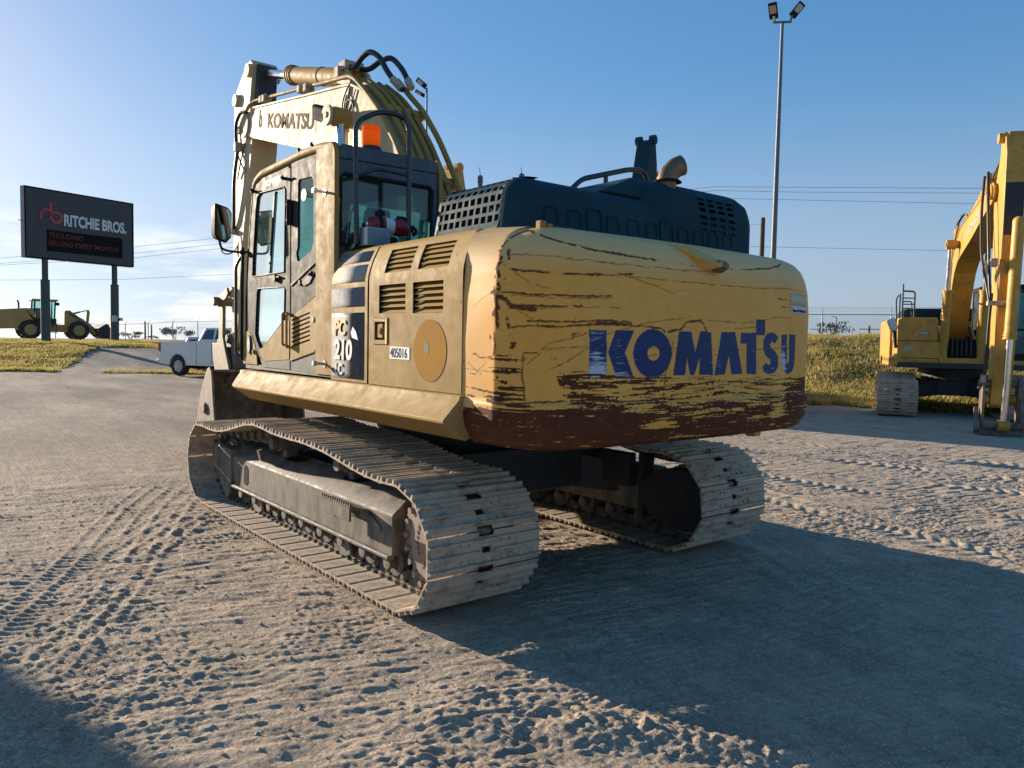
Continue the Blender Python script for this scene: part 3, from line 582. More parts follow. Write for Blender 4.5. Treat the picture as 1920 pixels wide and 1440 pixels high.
def shoe_mesh():
    b = MB(); W = .4; h = PIT/2
    # plate profile (travel x, outward z): overlapping lips at both ends
    prof = [(-h-.012, .050), (-h+.01, .055), (h-.012, .055), (h+.016, .062), (h+.016, .072), (h-.02, .067), (-h+.012, .067), (-h-.012, .061)]
    for y0, y1 in ((-W, -.055), (.055, W)): b.prism(prof, 'y', y0, y1)
    b.box(-h+.012, -.014, -.055, .055, .055, .067); b.box(.022, h-.012, -.055, .055, .055, .067)
    b.box(-.014, .022, -.055, -.030, .055, .067); b.box(-.014, .022, .030, .055, .055, .067)
    for gx_, gh in ((-h+.022, .093), (.0, .090), (h-.028, .093)):
        for y0, y1 in ((-W, -.05), (-.05, .05), (.05, W)) if gx_ == 0 else ((-W, W),):
            if gx_ == 0 and y0 == -.05: continue
            b.hexa([(gx_-.011, y0, .066), (gx_+.011, y0, .066), (gx_+.011, y1, .066), (gx_-.011, y1, .066), (gx_-.006, y0+.004, gh), (gx_+.006, y0+.004, gh), (gx_+.006, y1-.004, gh), (gx_-.006, y1-.004, gh)])
    for y in (-.17, -.115, .115, .17):
        for x in (-.045, .045): b.cyl((x, y, .066), (x, y, .080), .012, n=6)
    return b
def link_mesh():
    b = MB(); h = PIT/2
    for sy in (-1, 1):
        b.prism([(-h-.03, -.045), (h-.01, -.045), (h+.035, -.02), (h+.035, .03), (h, .052), (-h, .052), (-h-.03, .03)], 'y', sy*.085-.016, sy*.085+.016)
        b.cyl((h, sy*.070, 0), (h, sy*.125, 0), .036, n=12); b.cyl((h, sy*.125, 0), (h, sy*.130, 0), .022, n=8)
        for x in (-.045, .045): b.obox((x, sy*.145, .045), .028, .028, .02)
    b.cyl((h, -.085, 0), (h, .085, 0), .028, n=10)
    return b
SHOE = shoe_mesh(); LINK = link_mesh()
def roller_mb(r, l, flange=True):
    b = MB(); b.cyl((0, -l, 0), (0, l, 0), r*.62, n=16)
    for s_ in (-1, 1):
        b.cyl((0, s_*l*.45, 0), (0, s_*l*.80, 0), r, n=20); b.cyl((0, s_*l*.80, 0), (0, s_*l*.92, 0), r*1.13, n=20); b.cyl((0, s_*l*.9, 0), (0, s_*(l+.05), 0), r*.5, n=14)
    return b
def gear(r, nt_, th):
    P = []
    for k in range(nt_*4):
        a = 2*PI*k/(nt_*4); rr = r*(1.0 if k % 4 in (1, 2) else .90); P.append((rr*math.cos(a), rr*math.sin(a)))
    b = MB(); b.prism(P, 'y', -th/2, th/2); return b
def undercarriage(root, shoe_mats=('steel', 'steel')):
    shoe0 = link0 = None
    for sgn in (1, -1):
        b = MB(); y0 = 1.19*sgn; oy = 1.375*sgn; iy = 1.005*sgn
        # side box: vertical outer face, sloping dusty top
        prof = [(oy, .225), (oy, .49), (oy-.10*sgn, .575), (iy+.10*sgn, .60), (iy, .52), (iy, .225)]
        x0, x1 = -1.44, 1.55
        b.add([(x0, p[0], p[1]) for p in prof]+[(x1, p[0], p[1]*1.0) for p in prof],
              [tuple(range(6)), tuple(range(11, 5, -1))]+[(i, i+6, (i+1) % 6+6, (i+1) % 6) for i in range(6)])
        b.box(x0, x1, oy-.02*sgn if sgn > 0 else oy-.02, oy+.035*sgn if sgn > 0 else oy+.02, .205, .235) if sgn > 0 else b.box(x0, x1, oy-.035, oy+.02, .205, .235)
        # front guard and idler yoke
        ya, yb = sorted((oy+.03*sgn, oy-.09*sgn))
        b.prism([(1.5, .20), (1.5, .56), (1.84, .56), (2.02, .50), (2.02, .38), (1.62, .07), (1.52, .14)], 'y', ya, yb)
        ya, yb = sorted((iy-.03*sgn, iy+.09*sgn))
        b.prism([(1.5, .20), (1.5, .56), (1.84, .56), (2.02, .50), (2.02, .38), (1.62, .07), (1.52, .14)], 'y', ya, yb)
        fr = b.build('track_frame', M['frame'], root, bevel=.012)
        # slots in the side and top: flush black plates paint their inner shade
        h_ = MB()
        if sgn > 0:
            for cx in (1.17,):
                P = [(cx+.055*math.cos(a), .36+(.045 if math.sin(a) > 0 else -.045)+.045*math.sin(a)) for a in [2*PI*k/20 for k in range(20)]]
                h_.prism(P, 'y', oy-.01, oy+.0035)
            for cx in (.46, -.62):
                P = [(cx-.12, 1.12), (cx-.16, 1.17), (cx-.10, 1.265), (cx+.11, 1.265), (cx+.16, 1.22), (cx+.11, 1.12)]
                h_.add([(x, y, .575+(1.275-y)*.147+.0035) for x, y in P], [tuple(range(6))])
            h_.build('slot', M['blackprint'], fr)
            st = MB()   # bolted step bracket with toothed edge
            st.prism([(-.56, .34), (-.56, .47), (-1.12, .47), (-1.30, .40), (-1.30, .36), (-1.12, .40), (-.60, .40)], 'y', oy+.004, oy+.02)
            st.hexa([(-.60, oy, .455), (-1.14, oy, .455), (-1.10, oy+.13, .49), (-.64, oy+.13, .49), (-.60, oy, .475), (-1.14, oy, .475), (-1.10, oy+.13, .505), (-.64, oy+.13, .505)])
            st.box(-1.10, -.64, oy+.115, oy+.13, .40, .50)
            for k in range(14): x = -.66-k*.033; st.hexa([(x, oy+.112, .50), (x-.022, oy+.112, .50), (x-.022, oy+.132, .50), (x, oy+.132, .50), (x-.006, oy+.116, .525), (x-.016, oy+.116, .525), (x-.016, oy+.128, .525), (x-.006, oy+.128, .525)])
            st.build('step', M['frame'], fr, bevel=.004)
        # final drive and sprocket
        g = gear(.335, 21, .05); g.v = [(x-CX, y+y0+.10*sgn, z+CZ-.02) for x, y, z in g.v]; sp = g.build('sprocket', M['rustgear'], fr)
        d_ = MB(); d_.cyl((-CX, y0-.16*sgn, CZ-.02), (-CX, y0+.118*sgn, CZ-.02), .27, n=28); d_.cyl((-CX, y0+.118*sgn, CZ-.02), (-CX, y0+.135*sgn, CZ-.02), .262, .255, n=28)
        for k in range(22):
            a = 2*PI*k/22; d_.cyl((-CX+.297*math.cos(a), y0+.12*sgn, CZ-.02+.297*math.sin(a)), (-CX+.297*math.cos(a), y0+.148*sgn, CZ-.02+.297*math.sin(a)), .021, n=8)
        d_.build('drive_cover', M['rustgear'], fr)
        if sgn > 0:
            e_ = MB(); e_.obox((-CX, y0+.1365, CZ-.02), .40, .004, .010, Matrix.Rotation(R(58), 3, 'Y')); e_.obox((-CX, y0+.1372, CZ-.02), .10, .004, .045, Matrix.Rotation(R(58), 3, 'Y'))
            for k in range(9):
                a = R(150+k*11); e_.obox((-CX+.17*math.cos(a)*-1, y0+.1365, CZ-.02+.17*math.sin(a)*-1), .016, .004, .022, Matrix.Rotation(a, 3, 'Y'))
            e_.build('casting_marks', M['frame'], fr)
        # travel motor housing on the inner side
        mo = MB(); yy = sorted((y0-.24*sgn, y0-.14*sgn))
        mo.prism([(-CX-.02+.33*math.cos(a)*(1.0 if math.cos(a) < 0 else 1.25), .395+.245*math.sin(a)) for a in [2*PI*k/28 for k in range(28)]], 'y', *yy)
        mo.box(-1.47, -1.41, min(y0-.10*sgn, y0-.24*sgn), max(y0-.10*sgn, y0-.24*sgn), .18, .72)
        mo.build('motor_housing', M['under'], fr, bevel=.012)
        # idler
        i_ = MB(); i_.cyl((CX-.02, y0-.05, CZ), (CX-.02, y0+.05, CZ), .265, n=30); i_.cyl((CX-.02, y0-.085, CZ), (CX-.02, y0+.085, CZ), .215, n=24); i_.cyl((CX-.02, y0-.17, CZ), (CX-.02, y0+.17, CZ), .06, n=12)
        i_.build('idler', M['frame'], fr)
        rm = roller_mb(.082, .145); ro = None
        for k in range(9):
            x = -1.38+k*.335
            if ro is None: ro = rm.build('bottom_roller', M['frame'], fr); ro.location = (x, y0, .175)
            else: c_ = ro.copy(); C.objects.link(c_); c_.parent = fr; c_.location = (x, y0, .175)
        br = MB()
        for x in (.93, -.73): br.prism([(x-.07, .24), (x+.07, .24), (x+.11, .10), (x+.04, .07), (x-.04, .07), (x-.11, .10)], 'y', oy-.035 if sgn > 0 else oy+.01, oy-.01 if sgn > 0 else oy+.035)
        br.build('track_guard', M['frame'], fr, bevel=.006)
        rc = MB(); 
        for x in (.62, -.60):
            rc.cyl((x, y0-.15, .705), (x, y0+.17, .705), .052, n=14); rc.cyl((x, y0+.06, .705), (x, y0+.10, .705), .066, n=16); rc.cyl((x, y0-.10, .705), (x, y0-.06, .705), .066, n=16)
            rc.box(x-.04, x+.04, y0-.05, y0+.05, .58, .69)
        rc.build('carrier_roller', M['frame'], fr)
        for k in range(NSH):
            s_ = k*PIT+PIT*.5+(.03 if sgn < 0 else 0); p = at_s(s_-PIT/2); q_ = at_s(s_+PIT/2)
            cx, cz = (p[0]+q_[0])/2, (p[1]+q_[1])/2; ang = math.atan2(q_[1]-p[1], q_[0]-p[0])
            # travel runs clockwise seen from the left, outward is to the left of travel
            if shoe0 is None:
                shoe0 = SHOE.build('track_shoe', M['steel'], fr); link0 = LINK.build('track_link', M['frame'], fr)
                a_, l_ = shoe0, link0
            else:
                a_ = shoe0.copy(); l_ = link0.copy(); C.objects.link(a_); C.objects.link(l_); a_.parent = fr; l_.parent = fr
            jr = random.uniform(-.008, .008)
            a_.location = (cx, y0, cz); a_.rotation_euler = (0, -ang+jr, 0)
            l_.location = (cx, y0, cz); l_.rotation_euler = (0, -ang, 0)
    b = MB()
    b.box(-.55, .55, -.62, .62, .42, .76)
    for sx in (-1, 1):
        for sy in (-1, 1):
            b.hexa([(sx*.10, sy*.3, .42), (sx*.62, sy*.3, .42), (sx*1.15, sy*1.02, .34), (sx*.72, sy*1.02, .34), (sx*.10, sy*.3, .77), (sx*.62, sy*.3, .77), (sx*1.15, sy*1.02, .60), (sx*.72, sy*1.02, .60)])
    b.box(-.95, -.80, -1.0, 1.0, .39, .755); b.box(-1.35, -.95, -1.0, -.9, .42, .70)
    cf = b.build('centre_frame', M['under'], root, bevel=.015)
    b = MB(); b.cyl((0, 0, .76), (0, 0, .93), .62, n=40); b.cyl((0, 0, .93), (0, 0, 1.03), .70, n=40)
    b.build('swing_ring', M['under'], cf)
    b = MB(); b.box(-.956, -.953, -.86-.045, -.86+.045, .50, .575); b.build('sticker', M['white'], cf)
    return shoe0
undercarriage(EX)

# --- upper frame
b = MB(); b.box(-2.25, 1.28, -1.28, 1.28, 1.10, 1.22); b.box(-2.2, 1.25, -1.34, 1.34, 1.22, 1.31); b.box(-.9, .9, -.55, .55, 1.02, 1.10)
b.box(-1.75, -1.45, -1.05, -.75, 1.03, 1.1)
b.build('revolving_frame', M['under'], EX, bevel=.01)
for sgn in (1, -1):
    b = MB()
    def sk(x, dz=0): return [(x, 1.375*sgn, 1.312), (x, 1.402*sgn, 1.307), (x, 1.408*sgn, 1.285), (x, 1.512*sgn, 1.178+dz), (x, 1.512*sgn, 1.160+dz), (x, 1.36*sgn, 1.055), (x, 1.33*sgn, 1.07)]
    xs = [(-2.20, 0), (-2.16, 0), (-1.0, .002), (0, .0), (.9, .0), (1.10, 0)]
    rows = [sk(*a) for a in xs]; n = 7
    rows[0] = [(-2.205, p[1], p[2]) for p in rows[0]]
    rows.append([(1.25, 1.375*sgn, 1.312), (1.25, 1.402*sgn, 1.307), (1.245, 1.408*sgn, 1.285), (1.14, 1.512*sgn, 1.186), (1.13, 1.512*sgn, 1.17), (.98, 1.37*sgn, 1.06), (1.0, 1.34*sgn, 1.07)])
    vs_ = [p for r_ in rows for p in r_]; fs = [(i*n+j, i*n+j+1, (i+1)*n+j+1, (i+1)*n+j) for i in range(len(rows)-1) for j in range(n-1)]
    fs += [tuple(range(n)), tuple(range(len(vs_)-1, len(vs_)-n-1, -1))]
    b.add(vs_, fs); b.build('side_skirt', M['tan'] if sgn > 0 else M['yellow'], EX, bevel=.006)

# --- counterweight: outline along the tail, inset profile, wear painted at millimetre scale
def cw_outline():
    C_=[(-2.18,1.38),(-2.30,1.38),(-2.44,1.38),(-2.462,1.3798),(-2.482,1.374),(-2.56,1.349),(-2.645,1.31),(-2.72,1.245),(-2.775,1.165),(-2.808,1.06),(-2.826,.95),(-2.835,.80),(-2.855,.5),(-2.87,.0)]
    C_=C_+[(x,-y) for x,y in C_[-2::-1]]
    P=C_
    for _ in range(3):
        Q=[P[0]]
        for i in range(len(P)-1):
            a,b=P[i],P[i+1]; Q+=[(a[0]*.75+b[0]*.25,a[1]*.75+b[1]*.25),(a[0]*.25+b[0]*.75,a[1]*.25+b[1]*.75)]
        P=Q+[P[-1]]
    return np.array(P)
CL = cw_outline(); CS = np.r_[0, np.cumsum(np.hypot(*np.diff(CL, axis=0).T))]; CLEN = CS[-1]
ss = np.arange(0, CLEN, .0052); ox = np.interp(ss, CS, CL[:, 0]); oy = np.interp(ss, CS, CL[:, 1])
tx = np.gradient(ox); ty = np.gradient(oy); tl = np.hypot(tx, ty); nx0, ny0 = -ty/tl, tx/tl     # inward normal
k_ = np.ones(9)/9
def smooth_(a): return np.convolve(np.pad(a, 4, 'edge'), k_, 'valid')
nx0, ny0 = smooth_(nx0), smooth_(ny0); nl = np.hypot(nx0, ny0); nx0 /= nl; ny0 /= nl
if ((nx0*(0-ox)+ny0*(0-oy)).mean() < 0): nx0, ny0 = -nx0, -ny0
prof = np.array([(.55, 1.035), (.20, 1.035), (.10, 1.045), (.05, 1.07), (.012, 1.14), (0, 1.20), (0, 1.275), (.004, 1.290), (.018, 1.300), (.019, 1.315), (.017, 1.60), (.019, 1.85), (.026, 1.98), (.045, 2.06), (.08, 2.13), (.13, 2.18), (.20, 2.215), (.30, 2.238), (.45, 2.25), (.70, 2.262)])
pl = np.r_[0, np.cumsum(np.hypot(*np.diff(prof, axis=0).T))]
tt = []
for i in range(len(prof)-1):
    stp = .0040 if 3 <= i <= 16 else .02
    n = max(1, int(round((pl[i+1]-pl[i])/stp))); tt += list(np.linspace(pl[i], pl[i+1], n, endpoint=False))
tt = np.array(tt+[pl[-1]])
pd_ = np.interp(tt, pl, prof[:, 0]); pz = np.interp(tt, pl, prof[:, 1])
kk = np.ones(5)/5; m_ = (pz > 1.32) & (pz < 2.24)
for _ in range(3):
    a = np.convolve(np.pad(pd_, 2, 'edge'), kk, 'valid'); c_ = np.convolve(np.pad(pz, 2, 'edge'), kk, 'valid'); pd_[m_] = a[m_]; pz[m_] = c_[m_]
Sg, Dg = np.meshgrid(ss, pd_, indexing='ij'); Zg = np.meshgrid(ss, pz, indexing='ij')[1]
side = np.clip(np.minimum(Sg, CLEN-Sg)/.35, 0, 1)                       # less top inset along the sides
kz = sst(1.85, 2.15, Zg); Dg2 = np.where(Zg > 1.29, Dg*(.42+.58*side), Dg)
Dg2 = Dg2+(vn(Sg*4, Zg*5, 91)-.5)*.006
Xg = ox[:, None]+nx0[:, None]*Dg2; Yg = oy[:, None]+ny0[:, None]*Dg2
Zg2 = Zg+np.where(Zg < 1.2, 0, 0)
# ---- wear maps
def segd(px, py, a, b):
    ax, ay = a; bx, by = b; ux, uy = bx-ax, by-ay; L = ux*ux+uy*uy+1e-12
    k = np.clip(((px-ax)*ux+(py-ay)*uy)/L, 0, 1); return np.hypot(px-ax-k*ux, py-ay-k*uy)
rust = np.zeros_like(Zg); blue = np.zeros_like(Zg); white = np.zeros_like(Zg)
jx = (vn(Sg*60, Zg*60, 51)-.5)*.007; jy = (vn(Sg*45, Zg*120, 52)-.5)*.007
jy2 = (vn(Sg*9, Zg*9, 53)-.5)*.008
edge = vn(Sg*110, Zg*260, 54); gaps = vn(Sg*14, Zg*60, 55)
for wd, al, P in CWD['strokes']:
    wd = max(wd*.78, .0023)
    P = [tuple(p) for p in P]; x0 = min(p[0] for p in P)-.05; x1 = max(p[0] for p in P)+.05; z0 = min(p[1] for p in P)-.05; z1 = max(p[1] for p in P)+.05
    i0, i1 = np.searchsorted(ss, [x0, x1]); sub = (slice(i0, i1),)
    A = Sg[i0:i1]; B = Zg[i0:i1]; k = (B > z0) & (B < z1)
    if not k.any(): continue
    a_ = A[k]+jx[i0:i1][k]; b_ = B[k]+jy[i0:i1][k]+jy2[i0:i1][k]*.6; d = np.full(a_.shape, 9.0)
    for u, v_ in zip(P[:-1], P[1:]): d = np.minimum(d, segd(a_, b_, u, v_))
    e = wd*(.7+.7*edge[i0:i1][k]); v = np.clip((e-d)/.0028+.5, 0, 1)*np.clip((gaps[i0:i1][k]-(1-al)*.75)/.12, 0, 1)
    r_ = rust[i0:i1]; r_[k] = np.maximum(r_[k], v*(.95 if wd > .003 else .75)); rust[i0:i1] = r_
def inpoly(px, py, P):
    c_ = np.zeros(px.shape, bool); n = len(P)
    for i in range(n):
        x0, y0 = P[i]; x1, y1 = P[(i+1) % n]
        if y0 == y1: continue
        c_ ^= ((y0 > py) != (y1 > py)) & (px < (x1-x0)*(py-y0)/(y1-y0)+x0)
    return c_
wv = vn(Sg*2.5, Zg*3, 9)*3; streak = .24*vn(Sg*4+3*vn(Sg*2, Zg*9, 19), Zg*85+wv, 61)+.42*vn(Sg*8+2*vn(Sg*3, Zg*20, 29), Zg*165+wv*2, 62)+.16*vn(Sg*60, Zg*170, 63)+.10*vn(Sg*110, Zg*120, 68)+.12*vn(Sg*3, Zg*40+wv, 64)
lo = vn(Sg*5, Zg*9, 65); dens = np.zeros_like(Zg)
wx = (vn(Sg*8, Zg*14, 66)-.5)*.10; wz = (vn(Sg*7, Zg*30, 67)-.5)*.035
for dn, P in CWD['zones']:
    k = inpoly(Sg+wx, Zg+wz, P); dens = np.where(k, np.maximum(dens, dn*(.7+.6*lo) if dn < .95 else dn), dens)
dens = np.where((Zg < 1.15), np.maximum(dens, .975), dens); dens = np.where((Sg > 2.62) & (Zg < 1.29), .97, dens)
def bl_(a, n, ax): k = np.ones(n)/n; return np.apply_along_axis(lambda v: np.convolve(np.pad(v, n//2, 'edge'), k, 'valid'), ax, a)
dens = bl_(bl_(bl_(dens, 15, 0), 15, 0), 9, 1)
for P in CWD['clear']: dens = np.where(inpoly(Sg+wx*.12, Zg+wz*.2, P), dens*.05, dens)
thr = 1-dens; q0 = np.quantile(streak, np.linspace(0, 1, 101)); rank = np.interp(streak, q0, np.linspace(0, 1, 101))
rz = np.clip((rank-thr)/.06, 0, 1)*(dens > .01)
corner = (Sg > .23) & (Sg < .40) & (Zg > 1.33) & (Zg < 2.12)             # chips down the left corner
chn = .6*vn(Sg*30, Zg*30, 71)+.4*vn(Sg*80, Zg*80, 72)
rz = np.maximum(rz, np.where(corner, np.clip((chn-.83+.12*vn(Sg*9, Zg*5, 73))/.03, 0, 1), 0))
rz = np.maximum(rz, np.clip((chn-.955)/.02, 0, 1)*(Zg > 1.3)*.8)
for P in CWD['clear']: rz = np.where(inpoly(Sg, Zg, P), 0.0, rz)
rust = np.maximum(rust, rz)
for k in 'KMATSU O'.replace(' ', ''):
    for P in CWD['glyph'][k]: blue = np.maximum(blue, inpoly(Sg, Zg, P).astype(float))
blue = np.where(inpoly(Sg, Zg, CWD['glyph']['o'][0]), 0, blue)
blue = blue*np.clip((.985-vn(Sg*5, Zg*230+wv*3, 98)*.6-vn(Sg*25, Zg*200, 99)*.4)/.03, .2, 1)
# white primer showing where the letters are rubbed
wK = np.exp(-((Sg-.89)/.10)**2)*(.40+.75*sst(1.58, 1.43, Zg)); wU = np.exp(-((Sg-2.60)/.06)**2)*(.35+.7*sst(1.62, 1.48, Zg)); wG = .14+.08*sst(1.6, 1.45, Zg)
k2 = np.exp(-((Sg-1.04)/.10)**2)*(.30+.25*sst(1.5, 1.44, Zg))
rub = .55*vn(Sg*8, Zg*180, 81)+.45*vn(Sg*26, Zg*260, 82)
white = np.clip((rub-(1-np.maximum.reduce([wK, wU, k2, wG+0*Sg])))/.22, 0, 1)*(blue > .3)
tanv = sst(1.95, 2.10, Zg)*.9+.15*vn(Sg*2, Zg*3, 83)+sst(.30, .10, Sg)*.5
nS, nT = Sg.shape
me = bpy.data.meshes.new('counterweight'); me.vertices.add(nS*nT); me.vertices.foreach_set('co', np.stack([Xg, Yg, Zg2], -1).astype(np.float32).ravel())
I = np.arange(nS*nT).reshape(nS, nT); q = np.stack([I[:-1, :-1], I[:-1, 1:], I[1:, 1:], I[1:, :-1]], -1).reshape(-1, 4)
me.loops.add(q.size); me.loops.foreach_set('vertex_index', q.ravel().astype(np.int32)); me.polygons.add(len(q))
me.polygons.foreach_set('loop_start', np.arange(0, q.size, 4, dtype=np.int32)); me.polygons.foreach_set('loop_total', np.full(len(q), 4, dtype=np.int32)); me.polygons.foreach_set('use_smooth', np.ones(len(q), dtype=bool)); me.update(calc_edges=True)
for nm, arr in (('rust', rust), ('blue', blue), ('rubbed', white), ('tan', tanv)):
    a_ = me.attributes.new(nm, 'FLOAT', 'POINT'); a_.data.foreach_set('value', arr.astype(np.float32).ravel())
cwo = bpy.data.objects.new('counterweight', me); C.objects.link(cwo); cwo.parent = EX
t = NT('worn counterweight paint'); A_ = lambda n: t.n('ShaderNodeAttribute', attribute_name=n).outputs['Fac']
n1 = t.noise(1.8, 7, .62); n2 = t.noise(13, 8, .7); n3 = t.noise(3, 7, .7, t.map((1, .5, 7))); n4 = t.noise(45, 8, .75)
y1 = t.mix(t.rng(n1, .35, .65), (.90, .43, .085, 1), (.82, .37, .055, 1)); y1 = t.mix(t.rng(n3, .50, .70, 0, .6), y1, (.78, .35, .045, 1)); y1 = t.mix(t.rng(n2, .52, .75, 0, .35), y1, (.44, .27, .09, 1))
y1 = t.mix(t.math('MULTIPLY', A_('tan'), .85), y1, (.72, .47, .20, 1)); y1 = t.mix(t.rng(n4, .66, .70, 0, .55), y1, (.36, .24, .11, 1))
bl = t.mix(t.rng(n2, .45, .75, 0, .35), (.016, .042, .135, 1), (.03, .06, .15, 1))
ru = t.mix(t.rng(n2, .35, .65), (.075, .022, .010, 1), (.13, .040, .013, 1)); ru = t.mix(t.rng(n3, .5, .68, 0, .65), ru, (.042, .016, .010, 1))
sz_ = t.n('ShaderNodeSeparateXYZ'); t.l(t.co.outputs['Object'], sz_.inputs[0]); ru = t.mix(t.rng(sz_.outputs['Z'], 1.22, 1.06, 0, .75), ru, (.135, .048, .020, 1))
c = t.mix(A_('blue'), y1, bl); c = t.mix(A_('rubbed'), c, (.50, .54, .60, 1)); ra = A_('rust'); c = t.mix(ra, c, ru)
hh = t.math('ADD', t.math('MULTIPLY', ra, -.35), t.math('MULTIPLY', n4, t.math('ADD', t.math('MULTIPLY', ra, .35), .06))); hh = t.math('ADD', hh, t.math('MULTIPLY', n3, .25))
me.materials.append(t.fin(c, t.math('ADD', t.math('MULTIPLY', ra, .25), t.rng(n2, .3, .7, .40, .55)), 0, t.bump(hh, .45, .006), .2))
# bolt heads, lifting tab, camera hood, warning sticker
def cw_pt(s_, z, out_=0.0):
    x = float(np.interp(s_, CS, CL[:, 0])); y = float(np.interp(s_, CS, CL[:, 1])); k = float(np.interp(z, pz[pz > 1.3], pd_[pz > 1.3]))
    i = int(np.searchsorted(ss, s_)); n = Vector((nx0[min(i, len(ss)-1)], ny0[min(i, len(ss)-1)], 0)); return Vector((x, y, z))+n*(k-out_), -n
b = MB()
p, n = cw_pt(1.52, 2.20); u = Vector((0, -1, 0))
A = [cw_pt(1.535, 2.19, -.004)[0], cw_pt(1.66, 2.19, .006)[0], cw_pt(1.865, 2.06, .0)[0], cw_pt(1.72, 2.045, -.002)[0]]
B = [cw_pt(1.545, 2.19, .012)[0], cw_pt(1.67, 2.20, .05)[0], cw_pt(1.855, 2.085, .11)[0], cw_pt(1.755, 2.065, .105)[0]]
vs_ = [A[0], A[1], A[2], A[3], B[0], B[1], B[2], B[3]]
b.add(vs_, [(4, 5, 6, 7), (0, 1, 5, 4), (3, 7, 6, 2)[::-1], (0, 4, 7, 3), (1, 2, 6, 5)])
b.build('camera_hood', M['yellow'], cwo, solid=.008)
p, n = cw_pt(1.82, 2.075, .055); b = MB(); b.obox(p, .06, .085, .055, Matrix.Rotation(R(25), 3, 'Y')); b.cyl(p, p+n*.055, .022, n=14); b.build('camera', M['iron'], cwo, bevel=.006)
b = MB()
for s_ in (.60,): p, n = cw_pt(.62, 2.215, 0); b.box(p.x+.05, p.x+.09, p.y-.012, p.y+.03, 2.20, 2.262); b.box(p.x+.05, p.x+.075, p.y-.06, p.y-.02, 2.20, 2.25)
b.build('lifting_tab', M['tan'], cwo, bevel=.005)
b = MB(); b.box(-2.30, -2.22, -.15, -.05, .97, 1.045); b.box(-2.6, -2.52, -.88, -.80, .985, 1.045); b.build('tie_bolt', M['yellow'], cwo, bevel=.01)
def strip_on_cw(name, s0, s1, z0, z1, mat, out_):
    m = MB(); n_ = 14; vs_ = []
    for i in range(n_+1):
        s_ = s0+(s1-s0)*i/n_
        for z in (z0, z1): vs_.append(cw_pt(s_, z, out_)[0])
    m.add(vs_, [(2*i, 2*i+2, 2*i+3, 2*i+1) for i in range(n_)], True); return m.build(name, mat, cwo, solid=.001)
strip_on_cw('warning_sticker', 2.69, 2.93, 1.83, 1.885, M['white'], .003); strip_on_cw('faded_sticker', 2.68, 2.935, 1.887, 1.968, M['fadelabel'], .003)
tm = text('sticker_text', 'Keep off swing area', .032, M['blackprint'], cwo, Matrix.Identity(4), .0006, .82, depth=.0004)
for v in tm.data.vertices:
    p, n = cw_pt(2.70+v.co.x, 1.845+v.co.y, .0055+v.co.z); v.co = p

# --- side panels (left), vertical to z=2.0 then rolling inwards
def sideY(z, x=None):
    return 1.38 if z < 1.98 else 1.38-.085*((z-1.98)/.24)**1.7
zs_ = [1.315, 1.45, 1.6, 1.765, 1.775, 1.85, 1.955, 1.965, 2.0, 2.03, 2.08, 2.13, 2.183, 2.20, 2.22]
def sheet(name, xs, zs, mat, holes, parent, solid=.006, yf=sideY, off=0, top=None):
    vs_ = []; 
    for x in xs:
        for z in zs: vs_.append((x, yf(z)+off, z))
    n = len(zs); fs = []
    for i in range(len(xs)-1):
        for j in range(n-1):
            cx, cz = (xs[i]+xs[i+1])/2, (zs[j]+zs[j+1])/2
            if any(a < cx < b_ and c_ < cz < d for a, b_, c_, d in holes): continue
            fs.append((i*n+j, i*n+j+1, (i+1)*n+j+1, (i+1)*n+j))
    if top:
        o = len(vs_)
        for x in xs:
            for (y, z) in top: vs_.append((x, y, z))
        k = len(top)
        for i in range(len(xs)-1):
            fs.append((i*n+n-1, o+i*k, o+(i+1)*k, (i+1)*n+n-1))
            for j in range(k-1): fs.append((o+i*k+j, o+i*k+j+1, o+(i+1)*k+j+1, o+(i+1)*k+j))
    m = MB(); m.add(vs_, fs, True); ob = m.build(name, mat, parent, solid=solid)
    e = ob.modifiers.new('split', 'EDGE_SPLIT'); e.split_angle = R(40); return ob
HL = [(-1.575, -1.245, 1.775, 1.955), (-1.99, -1.66, 1.77, 1.955), (-1.62, -1.30, 2.03, 2.185), (-2.03, -1.70, 2.03, 2.185)]
LATCH = (-1.335, -1.20, 1.605, 1.72)
xs2 = sorted({-2.18, -2.13, -2.05, -2.03, -1.99, -1.85, -1.70, -1.66, -1.62, -1.575, -1.45, -1.335, -1.30, -1.245, -1.20, -1.15, -1.125, -1.112})
zz = sorted(set(zs_) | {1.77, 1.605, 1.72, 1.40, 1.33})
TOPD = [(1.27, 2.235), (1.22, 2.246), (1.05, 2.256), (.9, 2.258)]
pan = sheet('engine_side_door', xs2, zz, M['tandoor'], HL+[LATCH], EX, top=TOPD)
for (a, b_, c_, d) in HL:
    n = 5
    for k in range(n):
        z0 = c_+(d-c_)*(k+.05)/n; z1 = z0+(d-c_)/n*.80; m = MB(); ya, yb = sideY(z0)-.050, sideY(z1)-.006
        m.hexa([(a-.01, sideY(z0)-.006, z0), (b_+.01, sideY(z0)-.006, z0), (b_+.01, sideY(z0)-.012, z0), (a-.01, sideY(z0)-.012, z0), (a-.01, ya+.0, z1+.012), (b_+.01, ya, z1+.012), (b_+.01, ya-.006, z1+.012), (a-.01, ya-.006, z1+.012)])
        m.build('louvre_slat', M['tan'], pan)
m = MB()
for (a, b_, c_, d) in HL: m.box(a-.03, b_+.03, sideY((c_+d)/2)-.16, sideY((c_+d)/2)-.15, c_-.03, d+.03)
for (a, b_, c_, d) in HL:   # folded rims round the openings
    for y_ in (0,):
        for (p, q_) in (((a, c_), (b_, c_)), ((b_, c_), (b_, d)), ((b_, d), (a, d)), ((a, d), (a, c_))):
            pass
m.build('inner_screen', M['blackprint'], pan)
m = MB(); a, b_, c_, d = LATCH
